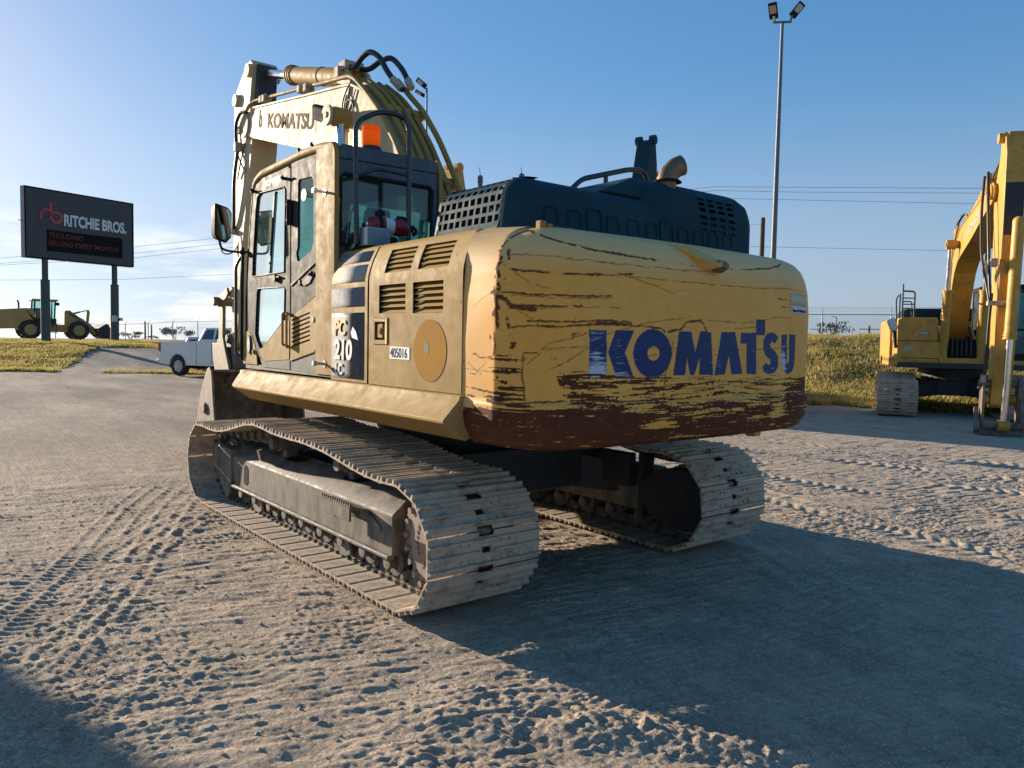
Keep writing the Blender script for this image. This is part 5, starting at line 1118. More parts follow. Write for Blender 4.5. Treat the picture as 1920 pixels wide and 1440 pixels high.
def boom_build(root, mats, letters=True, xf=None):
    w = .20; m = MB(); m.prism(BOOM, 'y', -w, w); bo = m.build('boom', M[mats[0]], root, bevel=.012)
    m = MB()   # flange edges along the top and bottom
    for P in (BOOM[2:13], BOOM[18:26]):
        for a, b_ in zip(P[:-1], P[1:]): m.bar((a[0], 0, a[1]), (b_[0], 0, b_[1]), .43, .02, (0, 0, 1)) if abs(b_[0]-a[0]) > .01 else None
    m.build('flange', M[mats[0]], bo)
    m = MB()
    for s_ in (-1, 1):
        yy = sorted((s_*w, s_*(w+.025))); m.prism([(4.50+.17*math.cos(a), 4.345+.17*math.sin(a)) for a in [2*PI*k/24 for k in range(24)]], 'y', *yy)
        m.cyl((1.46, s_*w, 3.78), (1.46, s_*(w+.24), 3.78), .085, n=20); m.cyl((1.46, s_*(w+.24), 3.78), (1.46, s_*(w+.27), 3.78), .055, n=16)
        m.prism([(1.58+.13*math.cos(a), 3.93+.13*math.sin(a)) for a in [2*PI*k/24 for k in range(24)]], 'y', *sorted((s_*w, s_*(w+.008))))
    m.cyl((.16, -.32, 1.85), (.16, .32, 1.85), .09, n=18)
    m.prism([(1.62, 4.10), (1.72, 4.36), (1.80, 4.42), (1.90, 4.40), (1.98, 4.28), (2.15, 4.20)], 'y', -.13, -.08); m.prism([(1.62, 4.10), (1.72, 4.36), (1.80, 4.42), (1.90, 4.40), (1.98, 4.28), (2.15, 4.20)], 'y', .08, .13)
    m.cyl((1.85, -.17, 4.34), (1.85, .17, 4.34), .045, n=14); m.build('pin_boss', M[mats[0]], bo, bevel=.004)
    # hydraulic pipes over the back of the boom
    bk = [(.10, 2.2), (.30, 2.72), (.58, 3.20), (.90, 3.62), (1.15, 3.86)]
    pm = MB()
    def off(P, d): 
        Q = []
        for i, p in enumerate(P):
            a = P[max(0, i-1)]; b_ = P[min(len(P)-1, i+1)]; t_ = Vector((b_[0]-a[0], b_[1]-a[1])).normalized(); Q.append((p[0]-t_.y*d, p[1]+t_.x*d))
        return Q
    BK = [(-.03, 2.15), (.13, 2.60), (.34, 3.00), (.62, 3.40), (.90, 3.72), (1.14, 3.93), (1.45, 4.12)]
    for y, d, r in ((.235, .05, .022), (.12, .07, .027), (.04, .075, .027), (-.06, .07, .027), (-.15, .065, .027), (-.215, .13, .027)):
        Q = off(BK, d); ends = []
        if y == .235: Q = Q[:-1]+[(1.42, 4.205), (2.05, 4.285), (2.25, 4.31)]
        if y == -.215: Q = Q[:-2]+[(1.02, 3.98), (1.30, 4.22)]
        pm.tube([(x, y, z) for x, z in Q], r, n=10, round_=.12)
    pm.build('boom_pipe', M[mats[1]], bo)
    cl = MB()
    for i in (2, 4):
        q_ = off(BK, .07)[i]; 
        for y in (.12, .04, -.06, -.15, -.215): cl.obox((q_[0]+.01, y, q_[1]+.01), .075, .075, .06, Matrix.Rotation(R(-50), 3, 'Y'))
        cl.obox((q_[0]+.03, -.02, q_[1]-.02), .05, .46, .03, Matrix.Rotation(R(-50), 3, 'Y'))
    cl.build('pipe_clamp', M[mats[1]], bo, bevel=.01)
    pm = MB()   # pipes along the top towards the nose
    pm.tube([(2.25, .235, 4.31), (2.3, .19, 4.345), (2.75, .19, 4.40), (3.9, .19, 4.55), (4.12, .20, 4.575), (4.28, .22, 4.55), (4.34, .23, 4.50)], .021, n=10, round_=.08)
    pm.tube([(2.2, -.15, 4.31), (2.8, -.15, 4.40), (4.0, -.15, 4.56), (4.3, -.15, 4.56)], .021, n=8, round_=.08)
    pm.build('nose_pipe', M[mats[1]], bo)
    cl = MB()
    for x, z in ((2.72, 4.36), (2.55, 4.335), (3.88, 4.51), (3.78, 4.50)): cl.box(x-.035, x+.035, .13, .24, z-.02, z+.06); cl.cyl((x, .2, z+.05), (x, .2, z+.085), .015, n=6)
    cl.build('pipe_clamp', M['steel'], bo, bevel=.005)
    hm = MB()
    hm.tube([(1.74, .09, 4.40), (1.62, .10, 4.36), (1.50, .08, 4.44), (1.38, .06, 4.47), (1.26, .02, 4.40), (1.18, -.04, 4.22), (1.05, -.13, 4.05)], .028, n=10, round_=.09)
    hm.tube([(1.74, -.02, 4.40), (1.60, -.06, 4.37), (1.46, -.10, 4.43), (1.30, -.14, 4.44), (1.18, -.20, 4.30), (1.06, -.215, 4.12)], .028, n=10, round_=.09)
    hm.build('hose', M['hose'], bo)
    hm = MB(); hm.obox((1.80, .05, 4.42), .16, .22, .09); hm.obox((1.87, .1, 4.36), .10, .18, .12); hm.cyl((1.14, -.06, 4.17), (1.06, -.12, 4.06), .040, n=8); hm.cyl((1.10, -.21, 4.18), (1.03, -.215, 4.08), .040, n=8); hm.cyl((1.76, .09, 4.46), (1.76, .09, 4.40), .03, n=8); hm.build('hose_fitting', M['steel'], bo, bevel=.01)
    if letters:
        # lettering worn to a faint shadow on the left face
        ang = math.atan2(4.040-4.329, 2.383-3.738); xd_ = Vector((-1, 0, -.213)).normalized()
        text('boom_letters', 'KOMATSU', .235, M['fadedtext'], bo, frame((3.73, w+.003, 4.165), xd_, (0, 0, 1)), .006, 1.24)
        text('boom_logo', 'b', .30, M['fadedtext'], bo, frame((4.02, w+.003, 4.225), xd_, (0, 0, 1)), .004, .8)
        wm = MB()
        wm.tube([(1.62, .21, 3.30), (1.66, .215, 3.7), (1.66, .22, 4.0), (1.55, .215, 4.12), (1.47, .21, 4.17)], .008, n=6, round_=.2)
        wm.tube([(1.50, .21, 4.15), (1.56, .213, 3.98), (1.62, .215, 3.88), (1.64, .22, 3.7)], .006, n=6, round_=.1); wm.tube([(1.38, .21, 4.07), (1.48, .213, 3.92), (1.6, .215, 3.84)], .006, n=6, round_=.1)
        wm.tube([(1.40, .213, 3.78), (1.42, .213, 3.92), (1.50, .213, 4.0), (1.60, .213, 3.98)], .007, n=6, round_=.08); wm.build('cable', M['wire'], bo)
        lm = MB(); lm.hexa([(1.50, .34, 3.70), (1.78, .34, 3.80), (1.78, .50, 3.80), (1.50, .50, 3.70), (1.47, .35, 3.85), (1.80, .32, 3.97), (1.80, .50, 3.97), (1.47, .48, 3.85)]); lm.build('work_lamp', M['blackprint'], bo, bevel=.04, seg=3)
        lm = MB(); lm.cyl((1.46, .46, 3.78), (1.46, .49, 3.78), .10, n=20); lm.cyl((1.46, .49, 3.78), (1.46, .50, 3.78), .03, n=8); lm.build('pin_cap', M['cream'], bo)
    return bo
def boom_rams(root, base, tip, mat, body):
    for s_ in (1, -1): cylinder_ram(root, 'boom_cylinder', (base[0], s_*.34, base[1]), (tip[0], s_*.34, tip[1]), body, .085, .05, mat, 2)
bo = boom_build(EX, ('cream', 'tan'))
m = MB()
for s_ in (-1, 1): m.prism([(-.25, 1.31), (-.12, 1.95), (.02, 2.06), (.26, 2.02), (.62, 1.62), (.95, 1.31)], 'y', *sorted((s_*.29, s_*.25))); m.cyl((1.12, s_*.25, 1.37), (1.12, s_*.42, 1.37), .08, n=14)
m.box(.85, 1.27, -.4, .4, 1.24, 1.33); m.build('boom_bracket', M['tan'], EX, bevel=.008)
boom_rams(EX, (1.05, 1.37), (1.46, 3.78), 'tan', 1.45)
cylinder_ram(EX, 'arm_cylinder', (1.86, 0, 4.34), (4.40, 0, 5.02), 1.62, .098, .056, 'tan')
ARM = [(4.30, 5.10), (4.38, 5.16), (4.52, 5.14), (4.70, 5.02), (4.90, 4.88), (4.99, 4.74), (5.0, 4.4), (5.0, 3.6), (5.04, 2.6), (5.12, 1.62), (5.09, 1.50), (4.99, 1.45), (4.90, 1.50), (4.87, 1.62), (4.73, 2.6), (4.52, 3.4), (4.34, 4.0), (4.30, 4.25), (4.36, 4.45), (4.40, 4.62), (4.34, 4.85)]
def arm_build(root, mat, xf=None, cyl=True):
    m = MB(); m.prism(ARM, 'y', -.17, .17); a = m.build('arm', M[mat], root, bevel=.012)
    m = MB(); 
    for x, z, r in ((4.50, 4.345, .12), (4.40, 5.02, .085), (4.99, 1.56, .09), (5.02, 2.20, .075), (4.86, 4.74, .08)): m.cyl((x, -.215, z), (x, .215, z), r, n=20)
    m.build('pin_boss', M[mat], a)
    m = MB(); m.prism([(4.28, 4.50), (4.36, 4.62), (4.33, 4.85), (4.28, 5.08), (4.24, 5.08), (4.24, 4.5)], 'y', -.12, .12); m.build('arm_back_plate', M['under'], a)
    hm = MB()
    hm.tube([(4.36, .23, 4.48), (4.50, .26, 4.50), (4.66, .26, 4.40), (4.72, .24, 4.25), (4.74, .22, 4.05)], .024, n=8, round_=.1)
    hm.tube([(4.70, .22, 4.08), (4.80, .24, 3.7), (4.86, .22, 3.35), (4.92, .20, 3.1), (5.03, .17, 3.0)], .024, n=8, round_=.2)
    hm.tube([(4.83, .19, 4.3), (4.80, .20, 4.05), (4.66, .20, 3.9), (4.52, .19, 3.75)], .009, n=6, round_=.1); hm.tube([(4.52, .19, 4.12), (4.66, .2, 3.9), (4.8, .19, 3.7)], .009, n=6, round_=.1)
    hm.tube([(4.92, .18, 3.08), (5.05, .25, 3.02), (5.20, .3, 2.92), (5.16, .28, 2.72), (4.98, .2, 2.72), (4.80, .16, 2.86), (4.9, .17, 3.05)], .009, n=6, round_=.12)
    hm.build('hose', M['hose'], a)
    hm = MB(); hm.obox((4.72, .22, 4.1), .09, .08, .12); hm.obox((4.98, .2, 3.02), .16, .07, .05); hm.obox((4.62, .22, 4.3), .10, .06, .09); hm.build('hose_fitting', M['steel'], a, bevel=.01)
    if cyl:
        cylinder_ram(a, 'bucket_cylinder', (4.98, 0, 4.80), (5.36, 0, 2.08), 1.55, .075, .045, mat, 2)
    return a
arm_build(EX, 'cream')
lk = MB()
for s_ in (-1, 1):
    lk.prism([(5.02, 2.26), (5.34, 2.16), (5.42, 2.08), (5.38, 2.0), (5.05, 2.12), (4.98, 2.18)], 'y', *sorted((s_*.23, s_*.265)))
    lk.prism([(5.30, 2.10), (5.44, 2.10), (5.50, 1.55), (5.44, 1.40), (5.34, 1.42), (5.32, 1.55)], 'y', *sorted((s_*.18, s_*.225)))
lk.cyl((5.37, -.30, 2.08), (5.37, .34, 2.08), .062, n=14); lk.build('bucket_link', M['iron'], EX, bevel=.008)
cp = MB()
for s_ in (-1, 1):
    cp.prism([(4.88, 1.55), (4.99, 1.64), (5.10, 1.56), (5.22, 1.50), (5.34, 1.56), (5.47, 1.55), (5.52, 1.42), (5.46, 1.28), (5.30, 1.22), (5.22, 1.08), (5.02, 1.02), (4.86, 1.10), (4.84, 1.25), (4.90, 1.40)], 'y', *sorted((s_*.20, s_*.25)))
cp.cyl((4.99, -.28, 1.56), (4.99, .28, 1.56), .06, n=14); cp.cyl((5.42, -.29, 1.44), (5.42, .29, 1.44), .06, n=14); cp.box(4.95, 5.35, -.2, .2, 1.15, 1.35)
cp.build('quick_coupler', M['iron'], EX, bevel=.01)
SP = [(4.72, 1.17), (4.80, 1.10), (4.93, .95), (5.04, .80), (5.14, .60), (5.20, .40), (5.19, .20), (5.08, .06), (4.90, .012), (4.60, .012), (4.30, .06), (4.28, .14), (4.42, .40), (4.50, .80), (4.56, 1.14), (4.64, 1.19)]
b_ = MB(); t_ = .03
for s_ in (-1, 1): b_.prism([(x+.17 if s_ < 0 else x, z) for x, z in SP] if False else SP, 'y', *sorted((s_*.62, s_*(.62-t_))))
ou = [(4.60, 1.16), (4.84, 1.11), (5.05, .86), (5.19, .60), (5.24, .38), (5.22, .18), (5.10, .03), (4.90, .004), (4.3, .05)]
inn = [(4.60, 1.125), (4.82, 1.07), (5.01, .84), (5.15, .58), (5.20, .38), (5.18, .20), (5.08, .07), (4.90, .035), (4.3, .075)]
for i in range(len(ou)-1): b_.hexa([(ou[i][0], -.60, ou[i][1]), (ou[i+1][0], -.60, ou[i+1][1]), (ou[i+1][0], .60, ou[i+1][1]), (ou[i][0], .60, ou[i][1]), (inn[i][0], -.60, inn[i][1]), (inn[i+1][0], -.60, inn[i+1][1]), (inn[i+1][0], .60, inn[i+1][1]), (inn[i][0], .60, inn[i][1])])
b_.box(4.10, 4.34, -.61, .61, .035, .085); bk = b_.build('bucket', M['iron'], EX, bevel=.006)
m = MB()
for k in range(5): y = -.52+k*.26; m.hexa([(4.12, y-.05, .03), (4.22, y-.05, .03), (4.22, y+.05, .03), (4.12, y+.05, .03), (3.92, y-.03, .035), (4.22, y-.05, .10), (4.22, y+.05, .10), (3.92, y+.03, .035)])
m.build('bucket_tooth', M['iron'], bk)
m = MB()
for s_ in (-1, 1):
    m.prism([(4.70, 1.10), (4.88, 1.40), (5.0, 1.62), (5.12, 1.50), (5.42, 1.50), (5.40, 1.30), (5.18, .80), (5.05, .86)], 'y', *sorted((s_*.30, s_*.335)))
    m.cyl((4.80, s_*.615, .64), (4.80, s_*.645, .64), .075, n=20); m.cyl((4.80, s_*.645, .64), (4.80, s_*.655, .64), .055, n=20)
    m.prism([(5.06, .30), (5.2, .30), (5.25, .22), (5.24, .02), (5.1, .02)], 'y', *sorted((s_*.62, s_*.66)))
m.build('bucket_ear', M['iron'], bk, bevel=.006)

# fire extinguisher strapped on its bracket behind the cab
FE = empty('fire_extinguisher', (-.72, 1.02, 2.42), R(-8), 'red fire extinguisher lying on the grey box behind the cab window', 'fire extinguisher')
m = MB(); m.cyl((0, -.11, 0), (0, .12, 0), .062, n=24); m.sphere((0, -.11, 0), .062, 1, .75, 1, n=24); m.sphere((0, .12, 0), .062, 1, .7, 1, n=24); m.build('bottle', M['red'], FE)
m = MB(); m.cyl((0, -.03, 0), (0, .035, 0), .0635, n=24, cap=False); m.build('label_band', M['white'], FE)
m = MB(); m.cyl((0, .06, 0), (0, .085, 0), .066, n=24, cap=False); m.bar((0, .07, .055), (0, .07, .10), .03); m.bar((0, .03, .09), (0, .10, .085), .02, .03); m.build('strap', M['black'], FE)
m = MB(); m.cyl((0, -.15, 0), (0, -.20, .01), .018, n=10); m.bar((0, -.17, .01), (0, -.20, -.04), .022, .012); m.tube([(0, -.17, .03), (-.01, -.12, .075), (-.01, -.06, .07)], .010, n=8, round_=.03); m.tube([(0, -.17, .01), (0, -.215, 0), (0, -.22, -.03), (0, -.19, -.045)], .012, n=8, round_=.03); m.build('valve', M['black'], FE)
m = MB(); m.tube([(0, -.19, .05), (0, -.20, .085), (0, -.21, .06), (0, -.19, .05)], .003, n=5); m.build('pull_ring', M['chrome'], FE)
# ------------------------------------------------------------------ second excavator (right), copies of the undercarriage with its own pose
def tz(x, y): return float(terrain(np.array([x]), np.array([y]))[0])
E2F = Vector((-.45, .893, 0)); E2L = Vector((-.893, -.45, 0))
E2O = Vector((2.70, -17.04, 0))+E2L*.13
E2 = empty('excavator', E2O, math.atan2(E2F.y, E2F.x), 'bright yellow excavator facing the camera with its arm hanging straight down', 'excavator', 'excavators in the yard')
E2.scale = (1.07, 1.07, 1.07)
for ch in list(EX.children):
    if ch.name.startswith('track_frame') or ch.name.startswith('centre_frame'): copy_tree(ch, E2)
def hp(name, mat, parent, bevel=.012, **k): return lambda m: m.build(name, mat, parent, bevel=bevel, **k)
RZ = Matrix.Rotation(R(4), 4, 'Z')
m = MB(); m.box(-2.5, 1.25, -1.28, 1.28, 1.06, 1.18); h2 = m.build('house_frame', M['under'], E2, xf=RZ)
m = MB(); m.box(.25, 1.20, -1.30, -.40, 1.28, 1.66); m.build('tool_box', M['amber'], E2, bevel=.012, xf=RZ)
m = MB(); m.prism([(-1.30, 1.67), (-1.30, 2.13), (-1.22, 2.20), (-.52, 2.20), (-.48, 2.13), (-.48, 1.67)], 'x', .10, 1.19); tb = m.build('fuel_tank', M['amber'], E2, bevel=.012, xf=RZ)
m = MB(); m.box(1.191, 1.196, -1.18, -.56, 1.70, 1.98); m.build('tank_panel', M['amber'], tb, bevel=.002, xf=RZ)
m = MB(); m.box(1.197, 1.199, -.86, -.64, 1.80, 1.89); m.build('fuel_label', M['silverband'], tb, xf=RZ); m = MB(); m.box(1.199, 1.2005, -.855, -.645, 1.805, 1.885); m.build('fuel_print', M['navy'], tb, xf=RZ)
m = MB(); m.box(1.197, 1.199, -.94, -.87, 1.78, 1.89); m.build('fuel_mark', M['orangeprint'], tb, xf=RZ); m = MB(); m.box(1.201, 1.203, -1.16, -.98, 1.44, 1.56); m.build('data_plate', M['silverband'], tb, xf=RZ)
text('fuel_text', 'DIESEL', .055, M['white'], tb, RZ @ frame((1.2008, -.84, 1.825), (0, 1, 0), (0, 0, 1)), .001)
m = MB(); m.box(-1.2, 1.20, -1.38, -1.20, 1.16, 1.31); m.box(-1.2, 1.22, -1.38, -.45, 1.08, 1.27); m.box(-1.2, 1.22, .45, 1.38, 1.08, 1.27); m.bar((1.23, -1.05, 1.22), (1.23, -.52, 1.22), .03); m.build('side_skirt', M['amber'], E2, bevel=.02, xf=RZ)
m = MB(); m.box(-2.2, .1, -1.36, -.45, 1.28, 2.18); m.box(-2.2, -.75, .45, 1.36, 1.28, 2.18); m.build('side_door', M['amber'], E2, bevel=.02, xf=RZ)
m = MB(); m.prism([(-2.25, -1.36), (-2.25, 1.36), (-2.75, 1.15), (-2.92, .5), (-2.92, -.5), (-2.75, -1.15)], 'z', 1.1, 2.2); m.build('counterweight', M['amber'], E2, bevel=.06, xf=RZ, seg=3)
m = MB(); m.prism([(-1.0, 2.1), (-.97, 2.42), (-.85, 2.50), (.95, 2.50), (1.03, 2.42), (1.05, 2.1)], 'x', -2.3, -.95); m.build('engine_hood', M['hood'], E2, bevel=.04, seg=3, xf=RZ)
m = MB(); m.box(1.15, 1.20, -.28, .28, 1.30, 1.72) ; m.box(-.2, 1.1, -.42, .42, 1.26, 1.60); m.build('valve_bay', M['blackprint'], E2, xf=RZ)
m = MB()
for s_ in (-1, 1): m.prism([(-.25, 1.2), (-.12, 1.95), (.02, 2.06), (.26, 2.02), (.72, 1.72), (1.22, 1.60), (1.26, 1.2)], 'y', *sorted((s_*.36, s_*.30)))
m.box(1.16, 1.26, -.45, .45, 1.18, 1.30); m.build('boom_bracket', M['amber'], E2, bevel=.012, xf=RZ)
m = MB()
for k in range(5): y = -.2+k*.09; m.tube([(1.2, y, 1.72), (1.26, y, 1.60), (1.26, y, 1.36)], .018, n=6)
m.build('hose', M['hose'], E2, xf=RZ)
# cab: corner posts, roof, glazing
cb = MB()
for x, y in ((-.50, .50), (-.50, 1.30), (1.16, .50), (1.16, 1.30)):
    tx_ = x if x < 0 else x-.17
    cb.bar((x, y, 1.28), (x if x < 0 else x-.02, y, 1.9), .07, .07, (1, 0, 0)); cb.bar((x if x < 0 else x-.02, y, 1.9), (tx_, y, 2.86), .07, .07, (1, 0, 0))
cb.box(-.55, 1.20, .46, 1.34, 1.25, 1.33); cb.box(-.52, 1.03, .46, 1.34, 2.84, 2.94); cb.box(-.53, -.47, .5, 1.3, 1.3, 2.1); cb.box(-.5, 1.14, .47, .50, 1.3, 1.8); cb.box(-.5, 1.14, 1.30, 1.33, 1.3, 1.8); cb.box(1.14, 1.17, .5, 1.3, 1.3, 1.42); cb.box(1.125, 1.15, .5, 1.3, 1.93, 1.97)
c2 = cb.build('cab', M['cabgrey'], E2, bevel=.015, xf=RZ)
m = MB(); m.hexa([(1.15, .53, 1.42), (1.153, .53, 1.42), (1.153, 1.27, 1.42), (1.15, 1.27, 1.42), (.985, .53, 2.84), (.988, .53, 2.84), (.988, 1.27, 2.84), (.985, 1.27, 2.84)]); m.box(-.45, 1.1, .482, .486, 1.8, 2.84); m.box(-.45, 1.1, 1.312, 1.316, 1.8, 2.84); m.box(-.50, -.496, .5, 1.3, 2.1, 2.84); m.build('window', M['glassrear'], c2, xf=RZ)
m = MB(); m.box(-.2, .3, .68, 1.12, 1.6, 1.75); m.hexa([(-.22, .69, 1.75), (-.10, .69, 1.75), (-.10, 1.12, 1.75), (-.22, 1.12, 1.75), (-.38, .72, 2.45), (-.28, .72, 2.45), (-.28, 1.1, 2.45), (-.38, 1.1, 2.45)]); m.box(.6, .8, .55, .75, 1.6, 1.9); m.build('seat', M['seat'], c2, bevel=.03, xf=RZ)
# handrails and mirror on the right front corner
m = MB()
m.tube([(1.1, -1.22, 2.18), (1.1, -1.22, 2.95)], .018, n=8); m.tube([(.95, -1.26, 2.18), (.95, -1.26, 2.75)], .018, n=8)
m.tube([(1.1, -1.22, 2.92), (1.0, -1.22, 2.95)], .016)
m.tube([(1.1, -1.22, 2.80), (.9, -.98, 2.80), (.9, -.95, 2.76), (.9, -.95, 2.2)], .02, n=8, round_=.05)
for z in (2.64, 2.50, 2.36): m.tube([(1.1, -1.22, z), (1.0, -.98, z)], .014, n=6)
for z in (2.56, 2.40, 2.27): m.tube([(1.1, -1.22, z), (1.1, -1.05, z), (1.1, -1.03, z-.05), (1.1, -1.03, z-.16)], .014, n=6, round_=.03)
m.tube([(1.18, -1.32, 1.6), (1.18, -1.36, 2.6), (1.0, -1.30, 2.7)], .016, n=6); m.build('handrail', M['rail'], E2, xf=RZ)
m = MB(); m.obox((1.22, -1.42, 2.03), .05, .20, .28, Matrix.Rotation(R(25), 3, 'Z') @ Matrix.Rotation(R(25), 3, 'X')); mr2 = m.build('mirror', M['galv'], E2, bevel=.02, xf=RZ)
m = MB(); m.bar((1.18, -1.36, 2.15), (1.22, -1.42, 2.05), .02); m.bar((1.18, -1.33, 1.5), (1.2, -1.38, 1.9), .05); m.build('mirror_arm', M['black'], mr2, xf=RZ)
bo2 = boom_build(E2, ('amber', 'amber'), letters=False)
for p in [bo2]: p.matrix_local = RZ
text('boom_letters', 'KOMATSU', .24, M['silverband'], bo2, frame((2.35, -.2035, 3.84), (1, 0, .213), (0, 0, 1)), .006, 1.1)
rr0 = len(C.objects)
bs = []
for s_ in (1, -1):
    o_ = cylinder_ram(E2, 'boom_cylinder', (1.12, s_*.36, 1.30), (1.46, s_*.36, 3.78), 1.50, .095, .055, 'amber', 2); o_.matrix_local = RZ
o_ = cylinder_ram(E2, 'arm_cylinder', (1.86, 0, 4.34), (4.86, 0, 5.22), 1.62, .10, .058, 'amber'); o_.matrix_local = RZ
# arm hanging straight down, seen end on
m = MB(); A2 = [(4.70, 5.26), (4.82, 5.34), (5.02, 5.20), (5.12, 4.9), (5.12, 3.6), (5.02, 1.5), (4.92, .75), (4.86, .52), (4.74, .46), (4.64, .55), (4.62, .8), (4.60, 2.0), (4.42, 3.6), (4.34, 4.2), (4.42, 4.5), (4.66, 4.9)]
m.prism(A2, 'y', -.155, .155); a2 = m.build('arm', M['amber'], E2, bevel=.012, xf=RZ)
m = MB(); m.box(5.118, 5.125, -.14, .14, 3.5, 4.4); m.build('oil_stain', M['under'], a2, xf=RZ)
m = MB(); m.cyl((4.86, -.24, 5.22), (4.86, .24, 5.22), .09, n=16); m.build('arm_pin', M['amber'], a2, xf=RZ)
m = MB(); m.cyl((4.50, -.26, 4.345), (4.50, .26, 4.345), .13, n=18); m.build('arm_pin', M['amber'], a2, xf=RZ)
m = MB(); m.cyl((4.75, -.27, .62), (4.75, .27, .62), .10, n=18); m.build('arm_pin', M['amber'], a2, xf=RZ)
c_ = cylinder_ram(a2, 'bucket_cylinder', (5.23, .06, 3.7), (5.20, .0, .18), 2.0, .095, .055, 'amber', 3); c_.matrix_local = RZ
m = MB(); 
for s_ in (-1, 1): m.prism([(4.72, .95), (4.95, 1.02), (5.0, .9), (4.98, .35), (5.0, .12), (4.85, .06), (4.72, .3)], 'y', *sorted((s_*.255, s_*.30)))
m.cyl((4.85, -.34, .90), (4.85, .34, .90), .07, n=14); m.cyl((5.15, -.30, .16), (5.15, .30, .16), .06, n=14); m.bar((4.8, -.36, .45), (5.1, -.40, .04), .06, .10); m.bar((4.9, .30, .8), (5.05, .32, .02), .07, .14); m.box(4.98, 5.12, -.36, .34, .01, .10); m.build('quick_coupler', M['iron'], a2, bevel=.01, xf=RZ)
m = MB()
m.tube([(4.30, -.26, 4.75), (4.6, -.30, 4.2), (4.9, -.30, 3.2), (5.0, -.28, 2.6), (5.05, -.25, 2.3)], .026, n=8, round_=.3)
m.tube([(3.9, -.24, 4.75), (4.3, -.34, 4.0), (4.6, -.36, 3.2), (4.9, -.32, 2.7), (5.05, -.28, 2.35)], .024, n=8, round_=.5)
m.tube([(5.0, -.24, 2.5), (4.98, -.26, 1.9), (4.98, -.27, 1.3), (4.95, -.27, 1.0)], .026, n=8, round_=.3); m.tube([(4.6, .24, 4.3), (4.9, .40, 3.6), (5.1, .34, 2.8), (5.14, .2, 2.5)], .022, n=8, round_=.3)
m.build('hose', M['hose'], a2, xf=RZ)
m = MB(); m.box(5.02, 5.14, -.30, -.20, 2.95, 3.10); m.box(5.0, 5.14, -.32, .0, 2.28, 2.36); m.obox((5.0, -.3, .98), .08, .08, .14); m.build('hose_clamp', M['steel'], a2, bevel=.01, xf=RZ)

# ------------------------------------------------------------------ excavators standing behind the hood; only their arms clear it
def far_excavator(name, loc, rz, mat, label, armtop, scale=1.0, off=False):
    e = empty(name, loc, rz, label, 'excavator', 'excavators in the yard'); e.scale = (scale,)*3
    m = MB()
    for s_ in (-1, 1):
        pr = [(-2.1, .2), (-1.95, .05), (-1.7, 0), (1.7, 0), (1.95, .05), (2.15, .25), (2.2, .45), (2.1, .7), (1.8, .85), (-1.8, .85), (-2.1, .7), (-2.2, .45)]
        m = MB(); m.prism(pr, 'y', *sorted((s_*.84, s_*1.54))); m.build('track', M['steel'], e, bevel=.03)
    m = MB(); m.box(-1.0, 1.0, -.9, .9, .35, .95); m.cyl((0, 0, .95), (0, 0, 1.1), .65, n=24); m.build('centre_frame', M['under'], e)
    m = MB(); m.box(-2.2, 1.2, -1.32, 1.32, 1.08, 1.25); m.box(-2.2, .1, -1.35, 1.35, 1.25, 2.15); m.box(.1, 1.15, -1.30, -.45, 1.25, 1.95); m.build('house', M[mat], e, bevel=.03)
    m = MB(); m.prism([(-2.2, -1.36), (-2.2, 1.36), (-2.7, 1.15), (-2.85, .5), (-2.85, -.5), (-2.7, -1.15)], 'z', 1.1, 2.15); m.build('counterweight', M[mat], e, bevel=.06, seg=3)
    m = MB(); m.prism([(-.52, 1.25), (1.2, 1.25), (1.18, 1.9), (1.0, 2.88), (-.5, 2.92)], 'y', .45, 1.33); c_ = m.build('cab', M['cabgrey'], e, bevel=.04, seg=3)
    m = MB(); m.prism([(-.42, 1.95), (1.08, 1.95), (.92, 2.78), (-.40, 2.80)], 'y', 1.331, 1.338); m.prism([(.52, 1.95), (1.26, 1.95), (1.2, 2.75), (.58, 2.75)], 'x', -.53, -.524); m.build('cab_window', M['carglass'], c_)
    # low boom with the arm folded up and over its nose
    m = MB(); m.prism([(.05, 1.6), (-.05, 2.0), (.5, 2.7), (1.3, 3.1), (2.0, 3.05), (armtop[0]-.10, armtop[1]-1.15), (armtop[0]+.05, armtop[1]-1.45), (1.8, 2.5), (.6, 1.9), (.35, 1.6)], 'y', -.20, .20); m.build('boom', M[mat], e, bevel=.015)
    x, z = armtop
    m = MB(); m.prism([(x-.22, z-1.6), (x-.24, z-.5), (x-.14, z-.06), (x-.03, z), (x+.10, z-.04), (x+.16, z-.25), (x+.34, z-.9), (x+.45, z-1.5), (x+.35, z-2.6), (x+.2, z-3.2), (x+.0, z-3.1)], 'y', -.17, .17); a = m.build('arm', M[mat], e, bevel=.02)
    m = MB()
    for s_ in (-1, 1): m = MB(); m.cyl((x-.0, s_*.10, z-.02), (x-.0, s_*.22, z-.02), .10, n=16); m.build('arm_eye', M[mat], a)
    q_ = cylinder_ram(e, 'arm_cylinder', (x-2.3, 0, z-1.55), (x-.02, 0, z-.25), .9, .09, .05, mat, 2)
    return e
def place_arm(top, rz, mat, label):
    f = Vector((math.cos(rz), math.sin(rz), 0)); o = Vector((top[0], top[1], 0))-f*3.6; g = tz(o.x, o.y)
    return far_excavator('excavator', (o.x, o.y, g), rz, mat, label, (3.6, top[2]-g))
place_arm((5.67, -8.85, 5.96), R(108), 'hood', 'dark blue grey excavator arm rising behind the engine hood, left of the exhaust pipe')
place_arm((8.4, -5.73, 5.33), R(100), 'amber', 'orange excavator arm end showing between the cab and the engine hood')
far_excavator('excavator', (8.6, 7.25, 0), 0, 'yellow', 'unseen yellow excavator added beside the large one to cast the shadow at the lower left', (4.4, 5.2))  # added out of view to throw the shadow across the lower left
